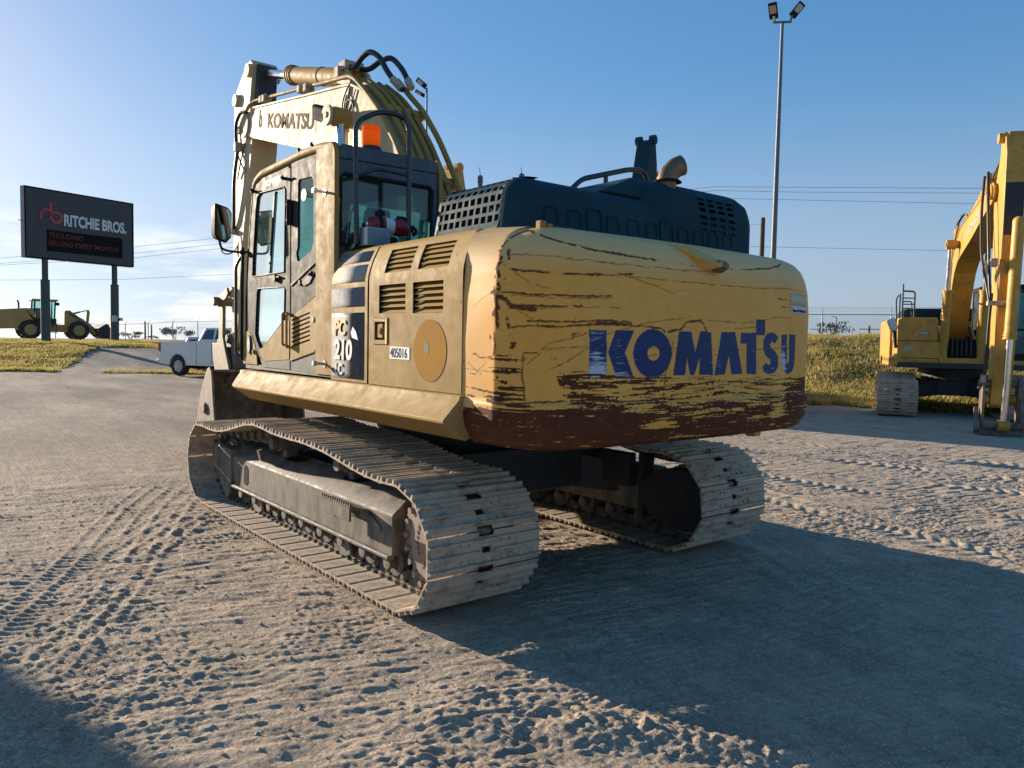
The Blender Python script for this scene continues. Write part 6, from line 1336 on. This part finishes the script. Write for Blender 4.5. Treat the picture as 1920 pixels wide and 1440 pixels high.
# ------------------------------------------------------------------ sign
SG = empty('billboard', (45.03, -4.79, 1.0), math.atan2(-7.73+1.85, 46.06-44.0), 'black roadside sign with white lettering and a red led line on two posts', 'sign')
W_, H0, H1 = 6.23, 4.62, 8.50
m = MB(); m.box(-W_/2, W_/2, 0, .42, H0, H1); sb = m.build('panel', M['signblack'], SG)
m = MB(); m.box(-W_/2-.012, -W_/2-.002, .0, .42, H0, H1); m.build('side_cap', M['signside'], sb)
m = MB(); m.box(-W_/2-.02, W_/2+.02, -.03, -.001, H1-.07, H1+.0); m.box(-W_/2-.02, W_/2+.02, -.03, -.001, H0, H0+.06); m.box(-W_/2-.02, -W_/2+.05, -.03, -.001, H0+.06, H1-.07); m.box(W_/2-.05, W_/2+.02, -.03, -.001, H0+.06, H1-.07); m.build('rim', M['blackprint'], sb)
fr_ = lambda x, z, y=-.012: frame((x, y, z), (1, 0, 0), (0, 0, 1))
lg = MB()
def ring(mb, cx, cz, r, w_, a0, a1, n=22, y=-.03):
    for k in range(n):
        a = R(a0+(a1-a0)*k/n); b_ = R(a0+(a1-a0)*(k+1)/n)
        mb.add([(cx+r*math.cos(a), y, cz+r*math.sin(a)), (cx+r*math.cos(b_), y, cz+r*math.sin(b_)), (cx+(r-w_)*math.cos(b_), y, cz+(r-w_)*math.sin(b_)), (cx+(r-w_)*math.cos(a), y, cz+(r-w_)*math.sin(a))], [(0, 1, 2, 3)])
bx, bz = -2.35, 6.78
m = MB(); m.box(bx, bx+.14, -.04, -.02, bz, bz+.42); ring(m, bx+.36, bz+.28, .36, .14, 90, 180, 12, -.03); m.box(bx+.34, bx+.52, -.04, -.02, bz+.50, bz+.64)
m.box(bx+.52, bx+.66, -.04, -.02, bz+.28, bz+1.0); ring(m, bx+.88, bz+.22, .36, .14, 0, 360, 30, -.03); m.build('logo', M['signred'], sb, solid=.01)
text('sign_letters', 'RITCHIE BROS.', .86, M['white'], sb, fr_(-1.06, 6.62, -.03), .032, .655, depth=.01)
m = MB(); m.box(-1.98, 2.42, -.012, -.004, 5.08, 6.28); m.build('led_screen', M['blackprint'], sb)
text('led_letters', 'THOUSAND', .40, M['led'], sb, fr_(-1.86, 5.85, -.02), .001, .86)
text('led_letters', 'SELLING EVERY MONTH!', .40, M['led'], sb, fr_(-1.90, 5.42, -.02), .001, .92)
for x in (-2.0, 2.02):
    m = MB(); m.cyl((x, .21, 0), (x, .21, 3.45), .235, n=20); m.cyl((x, .21, 3.45), (x, .21, H0+.2), .165, n=18); m.cyl((x, .21, 3.43), (x, .21, 3.48), .25, n=20); m.build('post', M['postgreen'], SG)
m = MB(); m.box(1.72, 1.80+.2, -.1, .0, 1.25, 1.62); m.cyl((2.02, .21, 1.42), (2.02, .21, 1.50), .27, n=16); m.box(2.20, 2.38, -.05, .1, 1.32, 1.5); m.build('meter_box', M['galv'], SG)
m = MB(); m.bar((-W_/2-.01, .2, 6.6), (-W_/2-.22, .2, 6.62), .05); m.build('lamp_arm', M['galv'], SG)

# ------------------------------------------------------------------ wheel loader on the bank
LD = empty('wheel_loader', (59.9, -5.35, tz(59.9, -5.35)), R(-88), 'dusty yellow wheel loader parked on the bank behind the left sign post', 'wheel loader')
m = MB(); m.prism([(-4.2, .8), (-4.25, 2.15), (-4.0, 2.38), (-2.2, 2.55), (-1.6, 2.55), (-1.45, 1.3), (-.4, 1.2), (-.35, .75), (-1.0, .7), (-1.3, 1.35), (-1.9, 1.62), (-2.5, 1.35), (-2.75, .85)], 'y', -1.1, 1.1); m.box(-2.7, -1.0, -.9, .9, .75, 1.4); m.build('engine_housing', M['loader'], LD, bevel=.05)
m = MB(); m.box(-.5, .9, -.45, .45, .6, 1.25); m.prism([(.7, .6), (.75, 2.45), (1.15, 2.50), (1.9, 1.9), (2.4, 1.0), (2.2, .6)], 'y', -.6, .6); m.build('front_frame', M['loader'], LD, bevel=.03)
m = MB()
for s_ in (-1, 1): m.prism([(.95, 2.2), (1.15, 2.35), (2.2, 1.75), (3.0, .9), (3.25, .5), (3.05, .4), (2.6, .85), (1.9, 1.5)], 'y', *sorted((s_*.45, s_*.60)))
m.build('lift_arm', M['loader'], LD, bevel=.02)
m = MB(); m.prism([(2.45, 1.3), (2.55, 2.55), (2.70, 2.62), (2.80, 2.4), (2.68, 1.3)], 'y', -.12, .12); m.bar((1.1, 0, 2.1), (2.0, 0, 2.38), .16); m.bar((2.0, 0, 2.38), (2.6, 0, 2.55), .09); m.bar((2.7, 0, 1.4), (3.2, 0, .9), .12); m.build('tilt_linkage', M['loader'], LD)
m = MB(); bkp = [(3.1, .95), (3.3, .30), (3.6, .12), (4.6, .08), (4.6, .14), (3.7, .22), (3.45, .45), (3.95, 1.35), (3.85, 1.42), (3.4, 1.15)]; m.prism(bkp, 'y', -1.35, 1.35)
for s_ in (-1, 1): m.prism([(3.1, .95), (3.3, .30), (3.6, .10), (4.6, .06), (4.25, .8), (3.95, 1.40), (3.4, 1.15)], 'y', *sorted((s_*1.35, s_*1.40)))
m.build('bucket', M['under'], LD, bevel=.01)
m = MB(); 
for x, y in ((-1.55, -.72), (-1.55, .72), (-.05, -.72), (-.05, .72), (-.8, .74), (-.8, -.74)): m.bar((x, y, 1.3), (x+.1, y*.93, 3.2), .09)
m.box(-1.6, .1, -.75, .75, 1.25, 1.75); m.box(-1.3, -.7, -.3, .3, 1.75, 2.6); lc = m.build('cab', M['under'], LD)
m = MB(); m.box(-1.7, .25, -.80, .80, 3.2, 3.36); m.build('cab_roof', M['loader'], lc, bevel=.05)
m = MB(); m.hexa([(-1.5, -.70, 1.75), (0, -.70, 1.75), (0, .70, 1.75), (-1.5, .70, 1.75), (-1.42, -.66, 3.2), (.02, -.66, 3.2), (.02, .66, 3.2), (-1.42, .66, 3.2)]); m.build('cab_glass', M['glass'], lc)
m = MB(); m.tube([(-2.55, -.3, 2.5), (-2.55, -.3, 3.0), (-2.65, -.3, 3.2)], .07, n=10); m.build('exhaust_pipe', M['under'], LD)
m = MB(); m.box(-.02, .28, -1.12, -.82, 2.85, 3.1); m.bar((-.0, -.8, 2.9), (.1, -.9, 2.95), .03); m.build('mirror', M['black'], LD)
m = MB(); m.bar((.1, -.9, .5), (.1, -.9, 1.3), .05); m.bar((-.5, -.9, .5), (-.5, -.9, 1.3), .05)
for z in (.55, .8, 1.05): m.bar((.1, -.9, z), (-.5, -.9, z), .08, .04)
m.build('ladder', M['under'], LD)
def wheel(parent, c, r, w_, rim, tmat='rubber', lugs=0, ribs=0):
    m = MB(); cx, cy, cz = c; n = 32; pr = [(r*.60, w_/2), (r*.80, w_/2*1.04), (r*.96, w_/2*.92), (r, w_/2*.6), (r, -w_/2*.6), (r*.96, -w_/2*.92), (r*.80, -w_/2*1.04), (r*.60, -w_/2)]
    vs_ = [(cx+q_[0]*math.cos(2*PI*k/n), cy+q_[1], cz+q_[0]*math.sin(2*PI*k/n)) for k in range(n) for q_ in pr]; k_ = len(pr)
    m.add(vs_, [(i*k_+j, i*k_+j+1, ((i+1) % n)*k_+j+1, ((i+1) % n)*k_+j) for i in range(n) for j in range(k_-1)], True)
    for k in range(lugs):
        a = 2*PI*k/lugs
        for s_ in (-1, 1): m.obox((cx+r*1.0*math.cos(a+s_*.05), cy+s_*w_*.25, cz+r*1.0*math.sin(a+s_*.05)), r*.10, w_*.42, r*.07, Matrix.Rotation(-a+PI/2, 3, 'Y'))
    o = m.build('tyre', M[tmat], parent)
    for s_ in (-1, 1):
        m = MB(); m.cyl((cx, cy+s_*w_*.30, cz), (cx, cy+s_*w_*.42, cz), r*.60, r*.58, n=28); m.cyl((cx, cy+s_*w_*.42, cz), (cx, cy+s_*w_*.47, cz), r*.22, n=18)
        for k in range(ribs): a = 2*PI*k/ribs; m.bar((cx+r*.2*math.cos(a), cy+s_*w_*.44, cz+r*.2*math.sin(a)), (cx+r*.57*math.cos(a), cy+s_*w_*.45, cz+r*.57*math.sin(a)), r*.13, w_*.08, (0, 1, 0))
        m.build('rim', M[rim], o)
    return o
for x in (-1.85, 1.75):
    for y in (-.98, .98): wheel(LD, (x, y, .78), .78, .52, 'loader', lugs=18)

LD.scale = (.86, .86, .86)
# ------------------------------------------------------------------ pickup and the car behind it
TK = empty('pickup_truck', (24.0, -6.25, tz(24, -6.25)), R(-152.4), 'silver extended cab pickup truck parked beyond the bucket on the left', 'pickup truck')
def arch(cx, cz, r, a0=180, a1=0, n=10): return [(cx+r*math.cos(R(a0+(a1-a0)*k/n)), cz+r*math.sin(R(a0+(a1-a0)*k/n))) for k in range(n+1)]
zb = .42
prof_ = [(-2.72, zb+.05), (-2.74, 1.30), (-.80, 1.32), (-.80, 1.36), (1.45, 1.33), (1.55, 1.28), (2.55, 1.20), (2.75, 1.05), (2.78, .55), (2.6, zb)]+[(p[0], p[1]) for p in arch(1.85, zb, .43, 0, 180)]+[(p[0], p[1]) for p in arch(-1.75, zb, .43, 0, 180)]
m = MB(); m.prism(prof_, 'y', -.98, .98); body = m.build('body', M['silver'], TK, bevel=.035, seg=3)
m = MB(); m.box(-2.66, -.9, -.90, .90, 1.323, 1.33); m.build('bed_cover', M['blackprint'], TK)
def green(mb, x0, x1, x2, x3, z0, z1, w0, w1): mb.hexa([(x0, -w0, z0), (x3, -w0, z0), (x3, w0, z0), (x0, w0, z0), (x1, -w1, z1), (x2, -w1, z1), (x2, w1, z1), (x1, w1, z1)])
m = MB(); green(m, -.82, -.62, .72, 1.42, 1.33, 1.86, .93, .74); cb_ = m.build('cab', M['silver'], TK, bevel=.06, seg=4)
def sidewin(poly, w0=.93, w1=.74, z0=1.33, z1=1.86, off=.006):
    P = []
    for s_ in (-1, 1):
        m = MB(); vs_ = [(x, s_*(w0+(w1-w0)*(z-z0)/(z1-z0)+off), z) for x, z in poly]; m.add(vs_, [tuple(range(len(vs_)))]); m.build('side_window', M['carglass'], cb_, solid=.004)
sidewin([(-.62, 1.42), (-.52, 1.74), (-.44, 1.78), (-.10, 1.79), (-.06, 1.42)]); sidewin([(.02, 1.42), (.02, 1.78), (.55, 1.78), (.66, 1.74), (1.08, 1.42)])
m = MB(); m.add([(1.365, -.78, 1.385), (1.365, .78, 1.385), (.80, .66, 1.815), (.80, -.66, 1.815)], [(0, 1, 2, 3)]); m.v = [(x+.012, y, z+.012) for x, y, z in m.v]; m.build('windscreen', M['carglass'], cb_, solid=.004)
m = MB(); m.add([(-.785, -.74, 1.42), (-.785, .74, 1.42), (-.66, .62, 1.78), (-.66, -.62, 1.78)], [(0, 1, 2, 3)]); m.v = [(x-.012, y, z) for x, y, z in m.v]; m.build('rear_window', M['carglass'], cb_, solid=.004)
for s_ in (-1, 1):
    m = MB(); m.box(-.815, -.80, *sorted((s_*.975, s_*.984)), .45, 1.32); m.box(-.065, -.05, *sorted((s_*.975, s_*.9835)), .48, 1.33); m.box(1.12, 1.135, *sorted((s_*.975, s_*.9835)), .48, 1.33); m.build('door_gap', M['blackprint'], body)
    m = MB(); m.box(-.45 if False else .05, .27, *sorted((s_*.98, s_*1.01)), 1.13, 1.165); m.build('door_handle', M['silver'], body, bevel=.008)
    m = MB(); m.box(-.05, 1.10, *sorted((s_*.981, s_*.992)), .70, .78); m.build('side_moulding', M['silver'], body, bevel=.004)
    m = MB(); m.obox((.62, s_*1.10, 1.42), .14, .22, .20); mrr = m.build('wing_mirror', M['black'], TK, bevel=.05, seg=3)
    for cx in (1.85, -1.75):
        m = MB(); P = arch(cx, zb, .47, 0, 180)+arch(cx, zb, .42, 180, 0); m.prism(P, 'y', *sorted((s_*.981, s_*1.0))); m.build('wheel_arch', M['silver'], body, bevel=.006)
    m = MB(); m.box(-2.755, -2.62, *sorted((s_*.90, s_*.986)), .92, 1.26); m.build('tail_light', M['taillight'], body, bevel=.01)
    m = MB(); m.box(2.6, 2.79, *sorted((s_*.62, s_*.985)), .85, 1.08); m.build('headlight', M['galv'], body, bevel=.01)
m = MB(); m.box(-2.86, -2.74, -.95, .95, .45, .62); m.box(2.76, 2.86, -.95, .95, .48, .68); m.build('bumper', M['galv'], TK, bevel=.03)
m = MB(); m.box(-2.6, 2.6, -.6, .6, .30, .46); m.build('chassis', M['blackprint'], TK)
for x in (-1.75, 1.85):
    for y in (-.86, .86): wheel(TK, (x, y, .385), .385, .25, 'galv', ribs=6)
def car(loc, rz, mat, label, L=4.6, H=1.75):
    e = empty('parked_car', loc, rz, label, 'car'); h = L/2; b_ = H*.56
    pr = [(-h, .38), (-h-.02, b_*.95), (-h+.1, b_), (h-1.1, b_), (h-.15, b_*.85), (h, .6), (h-.02, .36)]+arch(h-.85, .36, .36, 0, 180)+arch(-h+.8, .36, .36, 0, 180)
    m = MB(); m.prism(pr, 'y', -.90, .90); bd = m.build('body', M[mat], e, bevel=.05, seg=3)
    m = MB(); m.hexa([(-h+.06, -.86, b_), (h-1.1, -.86, b_), (h-1.1, .86, b_), (-h+.06, .86, b_), (-h+.3, -.66, H), (h-1.75, -.66, H), (h-1.75, .66, H), (-h+.3, .66, H)]); cb2 = m.build('cabin', M[mat], e, bevel=.06, seg=3)
    for s_ in (-1, 1):
        for x0, x1 in ((-h+.35, -h+1.25), (-h+1.33, -h+2.2), (-h+2.28, h-1.5)):
            m = MB(); z0, z1 = b_+.06, H-.1; f = lambda z: .86+(.66-.86)*(z-b_)/(H-b_)+.008
            m.add([(x0, s_*f(z0), z0), (x1, s_*f(z0), z0), (x1-.06, s_*f(z1), z1), (x0+.04, s_*f(z1), z1)], [(0, 1, 2, 3)]); m.build('side_window', M['carglass'], cb2, solid=.004)
    m = MB(); m.add([(h-1.16, -.74, b_+.05), (h-1.16, .74, b_+.05), (h-1.70, .60, H-.08), (h-1.70, -.60, H-.08)], [(0, 1, 2, 3)]); m.v = [(x+.03, y, z+.01) for x, y, z in m.v]; m.build('windscreen', M['carglass'], cb2, solid=.004)
    for x in (h-.85, -h+.8):
        for y in (-.80, .80): wheel(e, (x, y, .34), .34, .22, 'galv')
    return e
M['whitecar'] = paint('white car paint', (.62, .62, .62), (.56, .56, .56), .3, 0, dust=(.45, .42, .38), dusta=.15, bump=0)
car((28.9, -7.9, tz(28.9, -7.9)-.05), R(-120), 'whitecar', 'white car half hidden behind the bed of the silver pickup', 4.0, 1.5)

# ------------------------------------------------------------------ chain link fences
def fence(name, tops, label, link=True, posts_group=None, ext=1.0, cell=.075, rad=.0022, barb=True, postr=.03):
    e = empty(name, (tops[0][0], tops[0][1], 0), 0, label, 'fence'); o = Vector((tops[0][0], tops[0][1], 0))
    T = [Vector(p)-o for p in tops]; G = [Vector((p.x, p.y, tz(p.x+o.x, p.y+o.y)-.02)) for p in T]
    for t_, g in zip(T, G):
        m = MB(); m.cyl(g, t_, postr, n=8)
        if barb:
            d = (T[-1]-T[0]).normalized(); s_ = Vector((0, 0, 1)).cross(d)*(-1)
            m.bar(t_, t_+s_*.0+d*.22+Vector((0, 0, .30)) if ext > 1 else t_+Vector((0, 0, .32)), .025)
        m.build('post', M['galv'], e)
    m = MB(); m.tube([t_-Vector((0, 0, .03)) for t_ in T], .022, n=6); m.build('top_rail', M['galv'], e)
    if barb:
        m = MB()
        for h in (.10, .20, .30): m.tube([t_+((T[-1]-T[0]).normalized()*.22*(h/.3) if ext > 1 else Vector((0, 0, 0)))+Vector((0, 0, h)) for t_ in T], .006, n=4)
        m.build('barbed_wire', M['wire'], e)
    if link:
        m = MB()
        for i in range(len(T)-1):
            a, b_ = T[i], T[i+1]; L = Vector((b_.x-a.x, b_.y-a.y, 0)).length; H = min(a.z-G[i].z, 2.1)-.05; n = int(L/cell)
            for sg_ in (1, -1):
                for k in range(-int(H/cell), n):
                    x0, z0, x1, z1 = k*cell, 0.0, k*cell+H, H
                    if x0 < 0: z0 = -x0; x0 = 0
                    if x1 > L: z1 -= (x1-L); x1 = L
                    if x1 <= x0: continue
                    def pt(x, z): 
                        q_ = x/L if sg_ > 0 else 1-x/L; p = a.lerp(b_, q_); return Vector((p.x, p.y, p.z-.04-H+z))
                    p, q2 = pt(x0, z0), pt(x1, z1); m.cyl(p, q2, rad, n=3, cap=False)
        o_ = m.build('wire_mesh', M['galv'], e, fixn=False); o_['kind'] = 'stuff'
    return e
fa = Vector((13.98, -31.03)); fd = Vector((-.886, -.463))*3.05*.98
fence('chain_link_fence', [((fa+fd*k).x, (fa+fd*k).y, 3.16) for k in range(-5, 5)], 'chain link fence with barbed wire along the top of the grass bank', ext=1.0)
lt = [(192, 79.81, -12.39, 2.66), (0, 79.41, -14.37, 2.76), (0, 78.95, -16.41, 2.89), (0, 78.39, -18.63, 3.11), (0, 77.74, -20.94, 3.21), (0, 76.97, -23.39, 3.33), (0, 76.1, -25.9, 3.45), (0, 75.1, -28.4, 3.55)]
fence('chain_link_fence', [(80.5, -8.4, 2.4), (80.2, -10.4, 2.52)]+[(x, y, z-.28) for _, x, y, z in lt], 'chain link fence with angled barbed wire arms behind the sign and pickup', ext=2.0, cell=.16, rad=.005, postr=.045)

# ------------------------------------------------------------------ lighting columns
def flood(parent, c, yaw_, tilt, size=.7, w_=.33):
    Mx = Matrix.Rotation(yaw_, 3, 'Z') @ Matrix.Rotation(tilt, 3, 'Y'); c = Vector(c)
    m = MB(); m.obox(c, size, w_, .09, Mx); o = m.build('lamp_head', M['black'], parent, bevel=.03, seg=3)
    m = MB(); m.obox(c+Mx @ Vector((size*.12, 0, -.052)), size*.52, w_*.72, .012, Mx); m.build('lamp_lens', M['diffuser'], o); return o
def column(x, y, top, label, heads, r=.10, grp='lighting columns round the yard'):
    g = tz(x, y); e = empty('light_pole', (x, y, g), 0, label, 'light pole', grp)
    m = MB(); m.cyl((0, 0, 0), (0, 0, top-g), r*1.25, r*.62, n=16); m.cyl((0, 0, 0), (0, 0, .3), r*2, n=12); m.build('pole', M['pole'], e)
    for k, (dx, dy, dz_, yw, tl, sz) in enumerate(heads): flood(e, (dx, dy, top-g+dz_), yw, tl, sz, sz*.5)
    return e
vr = math.atan2(-28.15-3.82, 14.9+5.67); rgt = Vector((math.sin(vr), -math.cos(vr), 0))
cp_ = column(14.9, -28.14, 16.30, 'tall light pole with two lamp heads right of the counterweight', [], .115)
hb = 16.30-tz(14.9, -28.14)
m = MB(); m.bar(tuple(-rgt*.40+Vector((0, 0, hb+.08))), tuple(rgt*.40+Vector((0, 0, hb+.02))), .08); m.bar(tuple(-rgt*.36+Vector((0, 0, hb+.1))), tuple(-rgt*.36+Vector((0, 0, hb+.34))), .09); m.bar(tuple(rgt*.36+Vector((0, 0, hb+.06))), tuple(rgt*.40+Vector((0, 0, hb+.30))), .09); m.build('cross_arm', M['pole'], cp_)
tow = Vector((math.cos(vr), math.sin(vr), 0))
def head_at(parent, c, ax, nrm, L, w_):
    ax = Vector(ax).normalized(); nrm = Vector(nrm); nrm = (nrm-ax*nrm.dot(ax)).normalized(); sdv = nrm.cross(ax); Mx = Matrix((ax, sdv, nrm)).transposed(); c = Vector(c)
    m = MB(); m.obox(c, L, w_, .10, Mx); o = m.build('lamp_head', M['black'], parent, bevel=.04, seg=3)
    m = MB(); m.obox(c+ax*L*.12+nrm*.055, L*.50, w_*.72, .012, Mx); m.build('lamp_lens', M['diffuser'], o)
head_at(cp_, -rgt*.42+Vector((0, 0, hb+.60)), -rgt*.12+Vector((0, 0, .6))-tow*.8, -tow*.5-Vector((0, 0, .8)), .80, .40)
head_at(cp_, rgt*.62+Vector((0, 0, hb+.52)), rgt*.75+Vector((0, 0, .85))-tow*.2, -tow*.85+rgt*.2-Vector((0, 0, .5)), .70, .36)
c2_ = column(40.88, -25.47, 19.0, 'slim light pole with two angled lamp heads behind the boom', [], .10)
hb = 19.0-tz(40.88, -25.47); v2 = math.atan2(-25.47-3.82, 40.88+5.67); rg2 = Vector((math.sin(v2), -math.cos(v2), 0)); tw2 = Vector((math.cos(v2), math.sin(v2), 0))
head_at(c2_, -rg2*.38+Vector((0, 0, hb+.32)), -rg2*.8+Vector((0, 0, .62)), -tw2*.7-Vector((0, 0, .6)), .85, .36)
head_at(c2_, -rg2*.48+Vector((0, 0, hb-.38)), -rg2*.85+Vector((0, 0, .42)), -tw2*.5-Vector((0, 0, .8)), .75, .28)
m = MB(); m.bar((0, 0, hb-.5), tuple(-rg2*.12+Vector((0, 0, hb+.1))), .07); m.build('bracket', M['pole'], c2_)
c3 = column(37.31, -75.3, 4.75, 'small distant street lamp beyond the fence on the right', [], .09); m = MB(); m.bar((0, 0, 4.7-tz(37.3, -75.3)), (.4, .3, 4.8-tz(37.3, -75.3)), .09, .07); m.build('lamp_head', M['galv'], c3)

# ------------------------------------------------------------------ utility poles, cables, cone, bushes
def upole(x, y, top, label, r=.14, arms=(), w_=1.2, dirv=(1, 0)):
    g = tz(x, y); e = empty('utility_pole', (x, y, g), 0, label, 'utility pole', 'wooden utility poles')
    m = MB(); m.cyl((0, 0, 0), (0, 0, top-g), r*1.15, r*.85, n=12); m.build('pole', M['wood'], e)
    d = Vector((dirv[0], dirv[1], 0)).normalized()
    for a in arms:
        m = MB(); m.bar(tuple(-d*w_/2+Vector((0, 0, top-g-a))), tuple(d*w_/2+Vector((0, 0, top-g-a))), .10, .12); m.build('crossarm', M['wood'], e)
    return e
upole(27.5, -46.2, 10.94, 'brown wooden utility pole between the hood and the tall light pole', .19)
upole(48.2, -104.5, 4.6, 'far utility pole with crossarms at the right end of the fence', .16, (.5, 1.9), 2.6, (.9, .45)); upole(63.3, -118.0, 4.9, 'far utility pole with one short crossarm behind the fence, nearest the counterweight', .2, (.5,), 3.2, (.9, .45))
upole(91.6, -19.1, 2.95, 'thin pole behind the fence, between the sign and the pickup', .10); upole(90.8, -19.6, 2.6, 'shorter thin pole behind the fence beside the taller one', .09)
CAB = {'a': [[114.1, -3.67, 10.22], [111.85, -6.86, 10.72], [96.77, -19.25, 12.05], [87.91, -25.28, 12.77], [69.08, -36.66, 14.06], [29.17, -42.56, 12.92], [11.28, -41.09, 10.11], [6.72, -39.44, 9.23]], 'b': [[116.1, -3.78, 9.75], [113.84, -7.03, 10.19], [98.72, -19.68, 11.43], [88.64, -26.31, 12.3], [70.83, -37.62, 13.89], [30.36, -44.16, 13.03], [23.33, -44.09, 11.95], [11.62, -42.03, 10.03], [6.99, -40.41, 9.11]], 'c': [[118.09, -3.9, 9.74], [115.83, -7.21, 10.12], [99.7, -19.9, 10.99], [89.59, -26.62, 11.84], [71.71, -38.1, 13.32], [29.42, -44.85, 12.41], [11.59, -42.04, 9.46], [6.96, -40.41, 8.58]], 'd': [[120.09, -4.0, 8.11], [117.83, -7.36, 8.28], [113.31, -11.86, 8.35], [101.98, -18.83, 8.31], [88.99, -28.44, 8.93], [68.7, -43.23, 10.27], [29.52, -47.23, 9.1], [12.79, -42.65, 7.08], [6.85, -40.44, 6.33]]}
for k, lb in zip('abcd', ('topmost power cable crossing the sky behind the excavator', 'second power cable, just below the topmost one', 'third power cable, the thickest looking of the upper three', 'lowest power cable crossing behind the sign and counterweight')):
    m = MB(); P = [Vector(p) for p in CAB[k]]; r_ = [.013+.00010*max(0, (p-CAM).length-45) for p in P]
    m.tube(P, .02, n=5, radii=r_); o = m.build('power_cable', M['wire'], None); tag(o, lb, 'cable', 'overhead power cables')
m = MB(); m.tube([(27.5, -46.2, 10.5), (25, -40, 9.4), (22, -33, 8.6), (19.5, -28, 8.2)], .012, n=4); tag(m.build('service_cable', M['wire'], None), 'thin service cable running left from the brown utility pole', 'cable')
CN = empty('traffic_cone', (53.2, -7.9, tz(53.2, -7.9)), 0, 'orange traffic cone standing left of the right sign post', 'traffic cone')
m = MB(); m.cyl((0, 0, .04), (0, 0, .95), .20, .04, n=16); m.build('cone_body', M['cone'], CN); m = MB(); m.box(-.26, .26, -.26, .26, 0, .05); m.build('cone_base', M['blackprint'], CN)
t = NT('bush leaves'); n1 = t.noise(2.5, 5, .6); t.fin(t.mix(t.rng(n1, .35, .65), (.045, .065, .028, 1), (.085, .10, .045, 1)), .7, spec=.2); M['leaves'] = t.m
def bush(x, y, w_, h, label, n=260, seed=1, name='bush', zoff=0):
    g = tz(x, y)+zoff; e = empty(name, (x, y, g), 0, label, name.replace('_', ' ')); rs = random.Random(seed)
    m = MB()
    for k in range(4): a = rs.uniform(0, 6.28); m.tube([(0, 0, -.1), (math.cos(a)*w_*.1, math.sin(a)*w_*.1, h*.35), (math.cos(a)*w_*.3, math.sin(a)*w_*.3, h*.75)], .03, n=5, radii=[.05, .03, .012])
    m.build('stem', M['wood'], e); m = MB(); cl_ = [(rs.uniform(-.38, .38)*w_, rs.uniform(-.38, .38)*w_, rs.uniform(.35, .8)*h, rs.uniform(.15, .28)) for _ in range(9)]
    for k in range(n):
        cx, cy, cz, rr = rs.choice(cl_); v = Vector((rs.gauss(0, 1), rs.gauss(0, 1), rs.gauss(0, 1))).normalized()*rs.uniform(.3, 1); p = Vector((cx+v.x*rr*w_, cy+v.y*rr*w_, max(.05, cz+v.z*rr*h)))
        a = Vector((rs.gauss(0, 1), rs.gauss(0, 1), rs.gauss(0, 1))).normalized(); b_ = a.orthogonal().normalized(); s_ = rs.uniform(.05, .11)*(w_+h)/4+.03
        m.add([p-a*s_, p+b_*s_*.5, p+a*s_, p-b_*s_*.5], [(0, 1, 2, 3)])
    m.build('crown', M['leaves'], e, fixn=False)
bush(92.0, -22.6, 3.4, 2.2, 'round dark tree behind the fence, left of the pickup roof', 500, 2, 'small_tree', -.1)
bush(79.6, -14.9, 2.2, .9, 'low green bush at the foot of the right sign post', 260, 3); bush(79.2, -16.9, 1.2, .5, 'small scrubby bush in the fence line, right of the low green one', 160, 4)
bush(34.8, -70.0, 3.0, 1.6, 'dull green bush beyond the fence below the distant lamp', 350, 5, zoff=1.9); bush(28.0, -72.0, 4.2, 1.1, 'wide low bush beyond the fence, right of the distant lamp', 350, 6, zoff=2.2); bush(21.5, -74, 2.6, 1.0, 'low bush beyond the fence beside the excavator handrail', 250, 7, zoff=2.4)
# loose stones on the yard
t = NT('loose stones'); n1 = t.noise(6, 4, .6); t.fin(t.mix(n1, (.20, .17, .14, 1), (.36, .31, .26, 1)), .9); M['stone'] = t.m
rs = np.random.RandomState(12); Ns = 9000; px = rs.uniform(-5, 3, Ns); py = rs.uniform(-5, 5, Ns); m = MB()
pz_ = terrain(px, py)+relief(px, py)-.012; sz = .003+.012*rs.rand(Ns)**5
ok = ~((np.abs(np.abs(py)-1.19) < .42) & (np.abs(px) < 2.2))
for x, y, z, s_ in zip(px[ok], py[ok], pz_[ok], sz[ok]):
    a = rs.uniform(0, 6.28); c_, d_ = math.cos(a), math.sin(a); j = rs.uniform(.7, 1.3, 5)
    m.add([(x+c_*s_*j[0], y+d_*s_*j[0], z), (x-d_*s_*j[1], y+c_*s_*j[1], z), (x-c_*s_*j[2], y-d_*s_*j[2], z), (x+d_*s_*j[3], y-c_*s_*j[3], z), (x, y, z+s_*.8*j[4]), (x, y, z-s_*.5)], [(0, 1, 4), (1, 2, 4), (2, 3, 4), (3, 0, 4), (1, 0, 5), (2, 1, 5), (3, 2, 5), (0, 3, 5)])
tag(m.build('loose_stones', M['stone'], None, fixn=False), 'small loose stones scattered over the gravel yard', 'stones', kind='stuff')
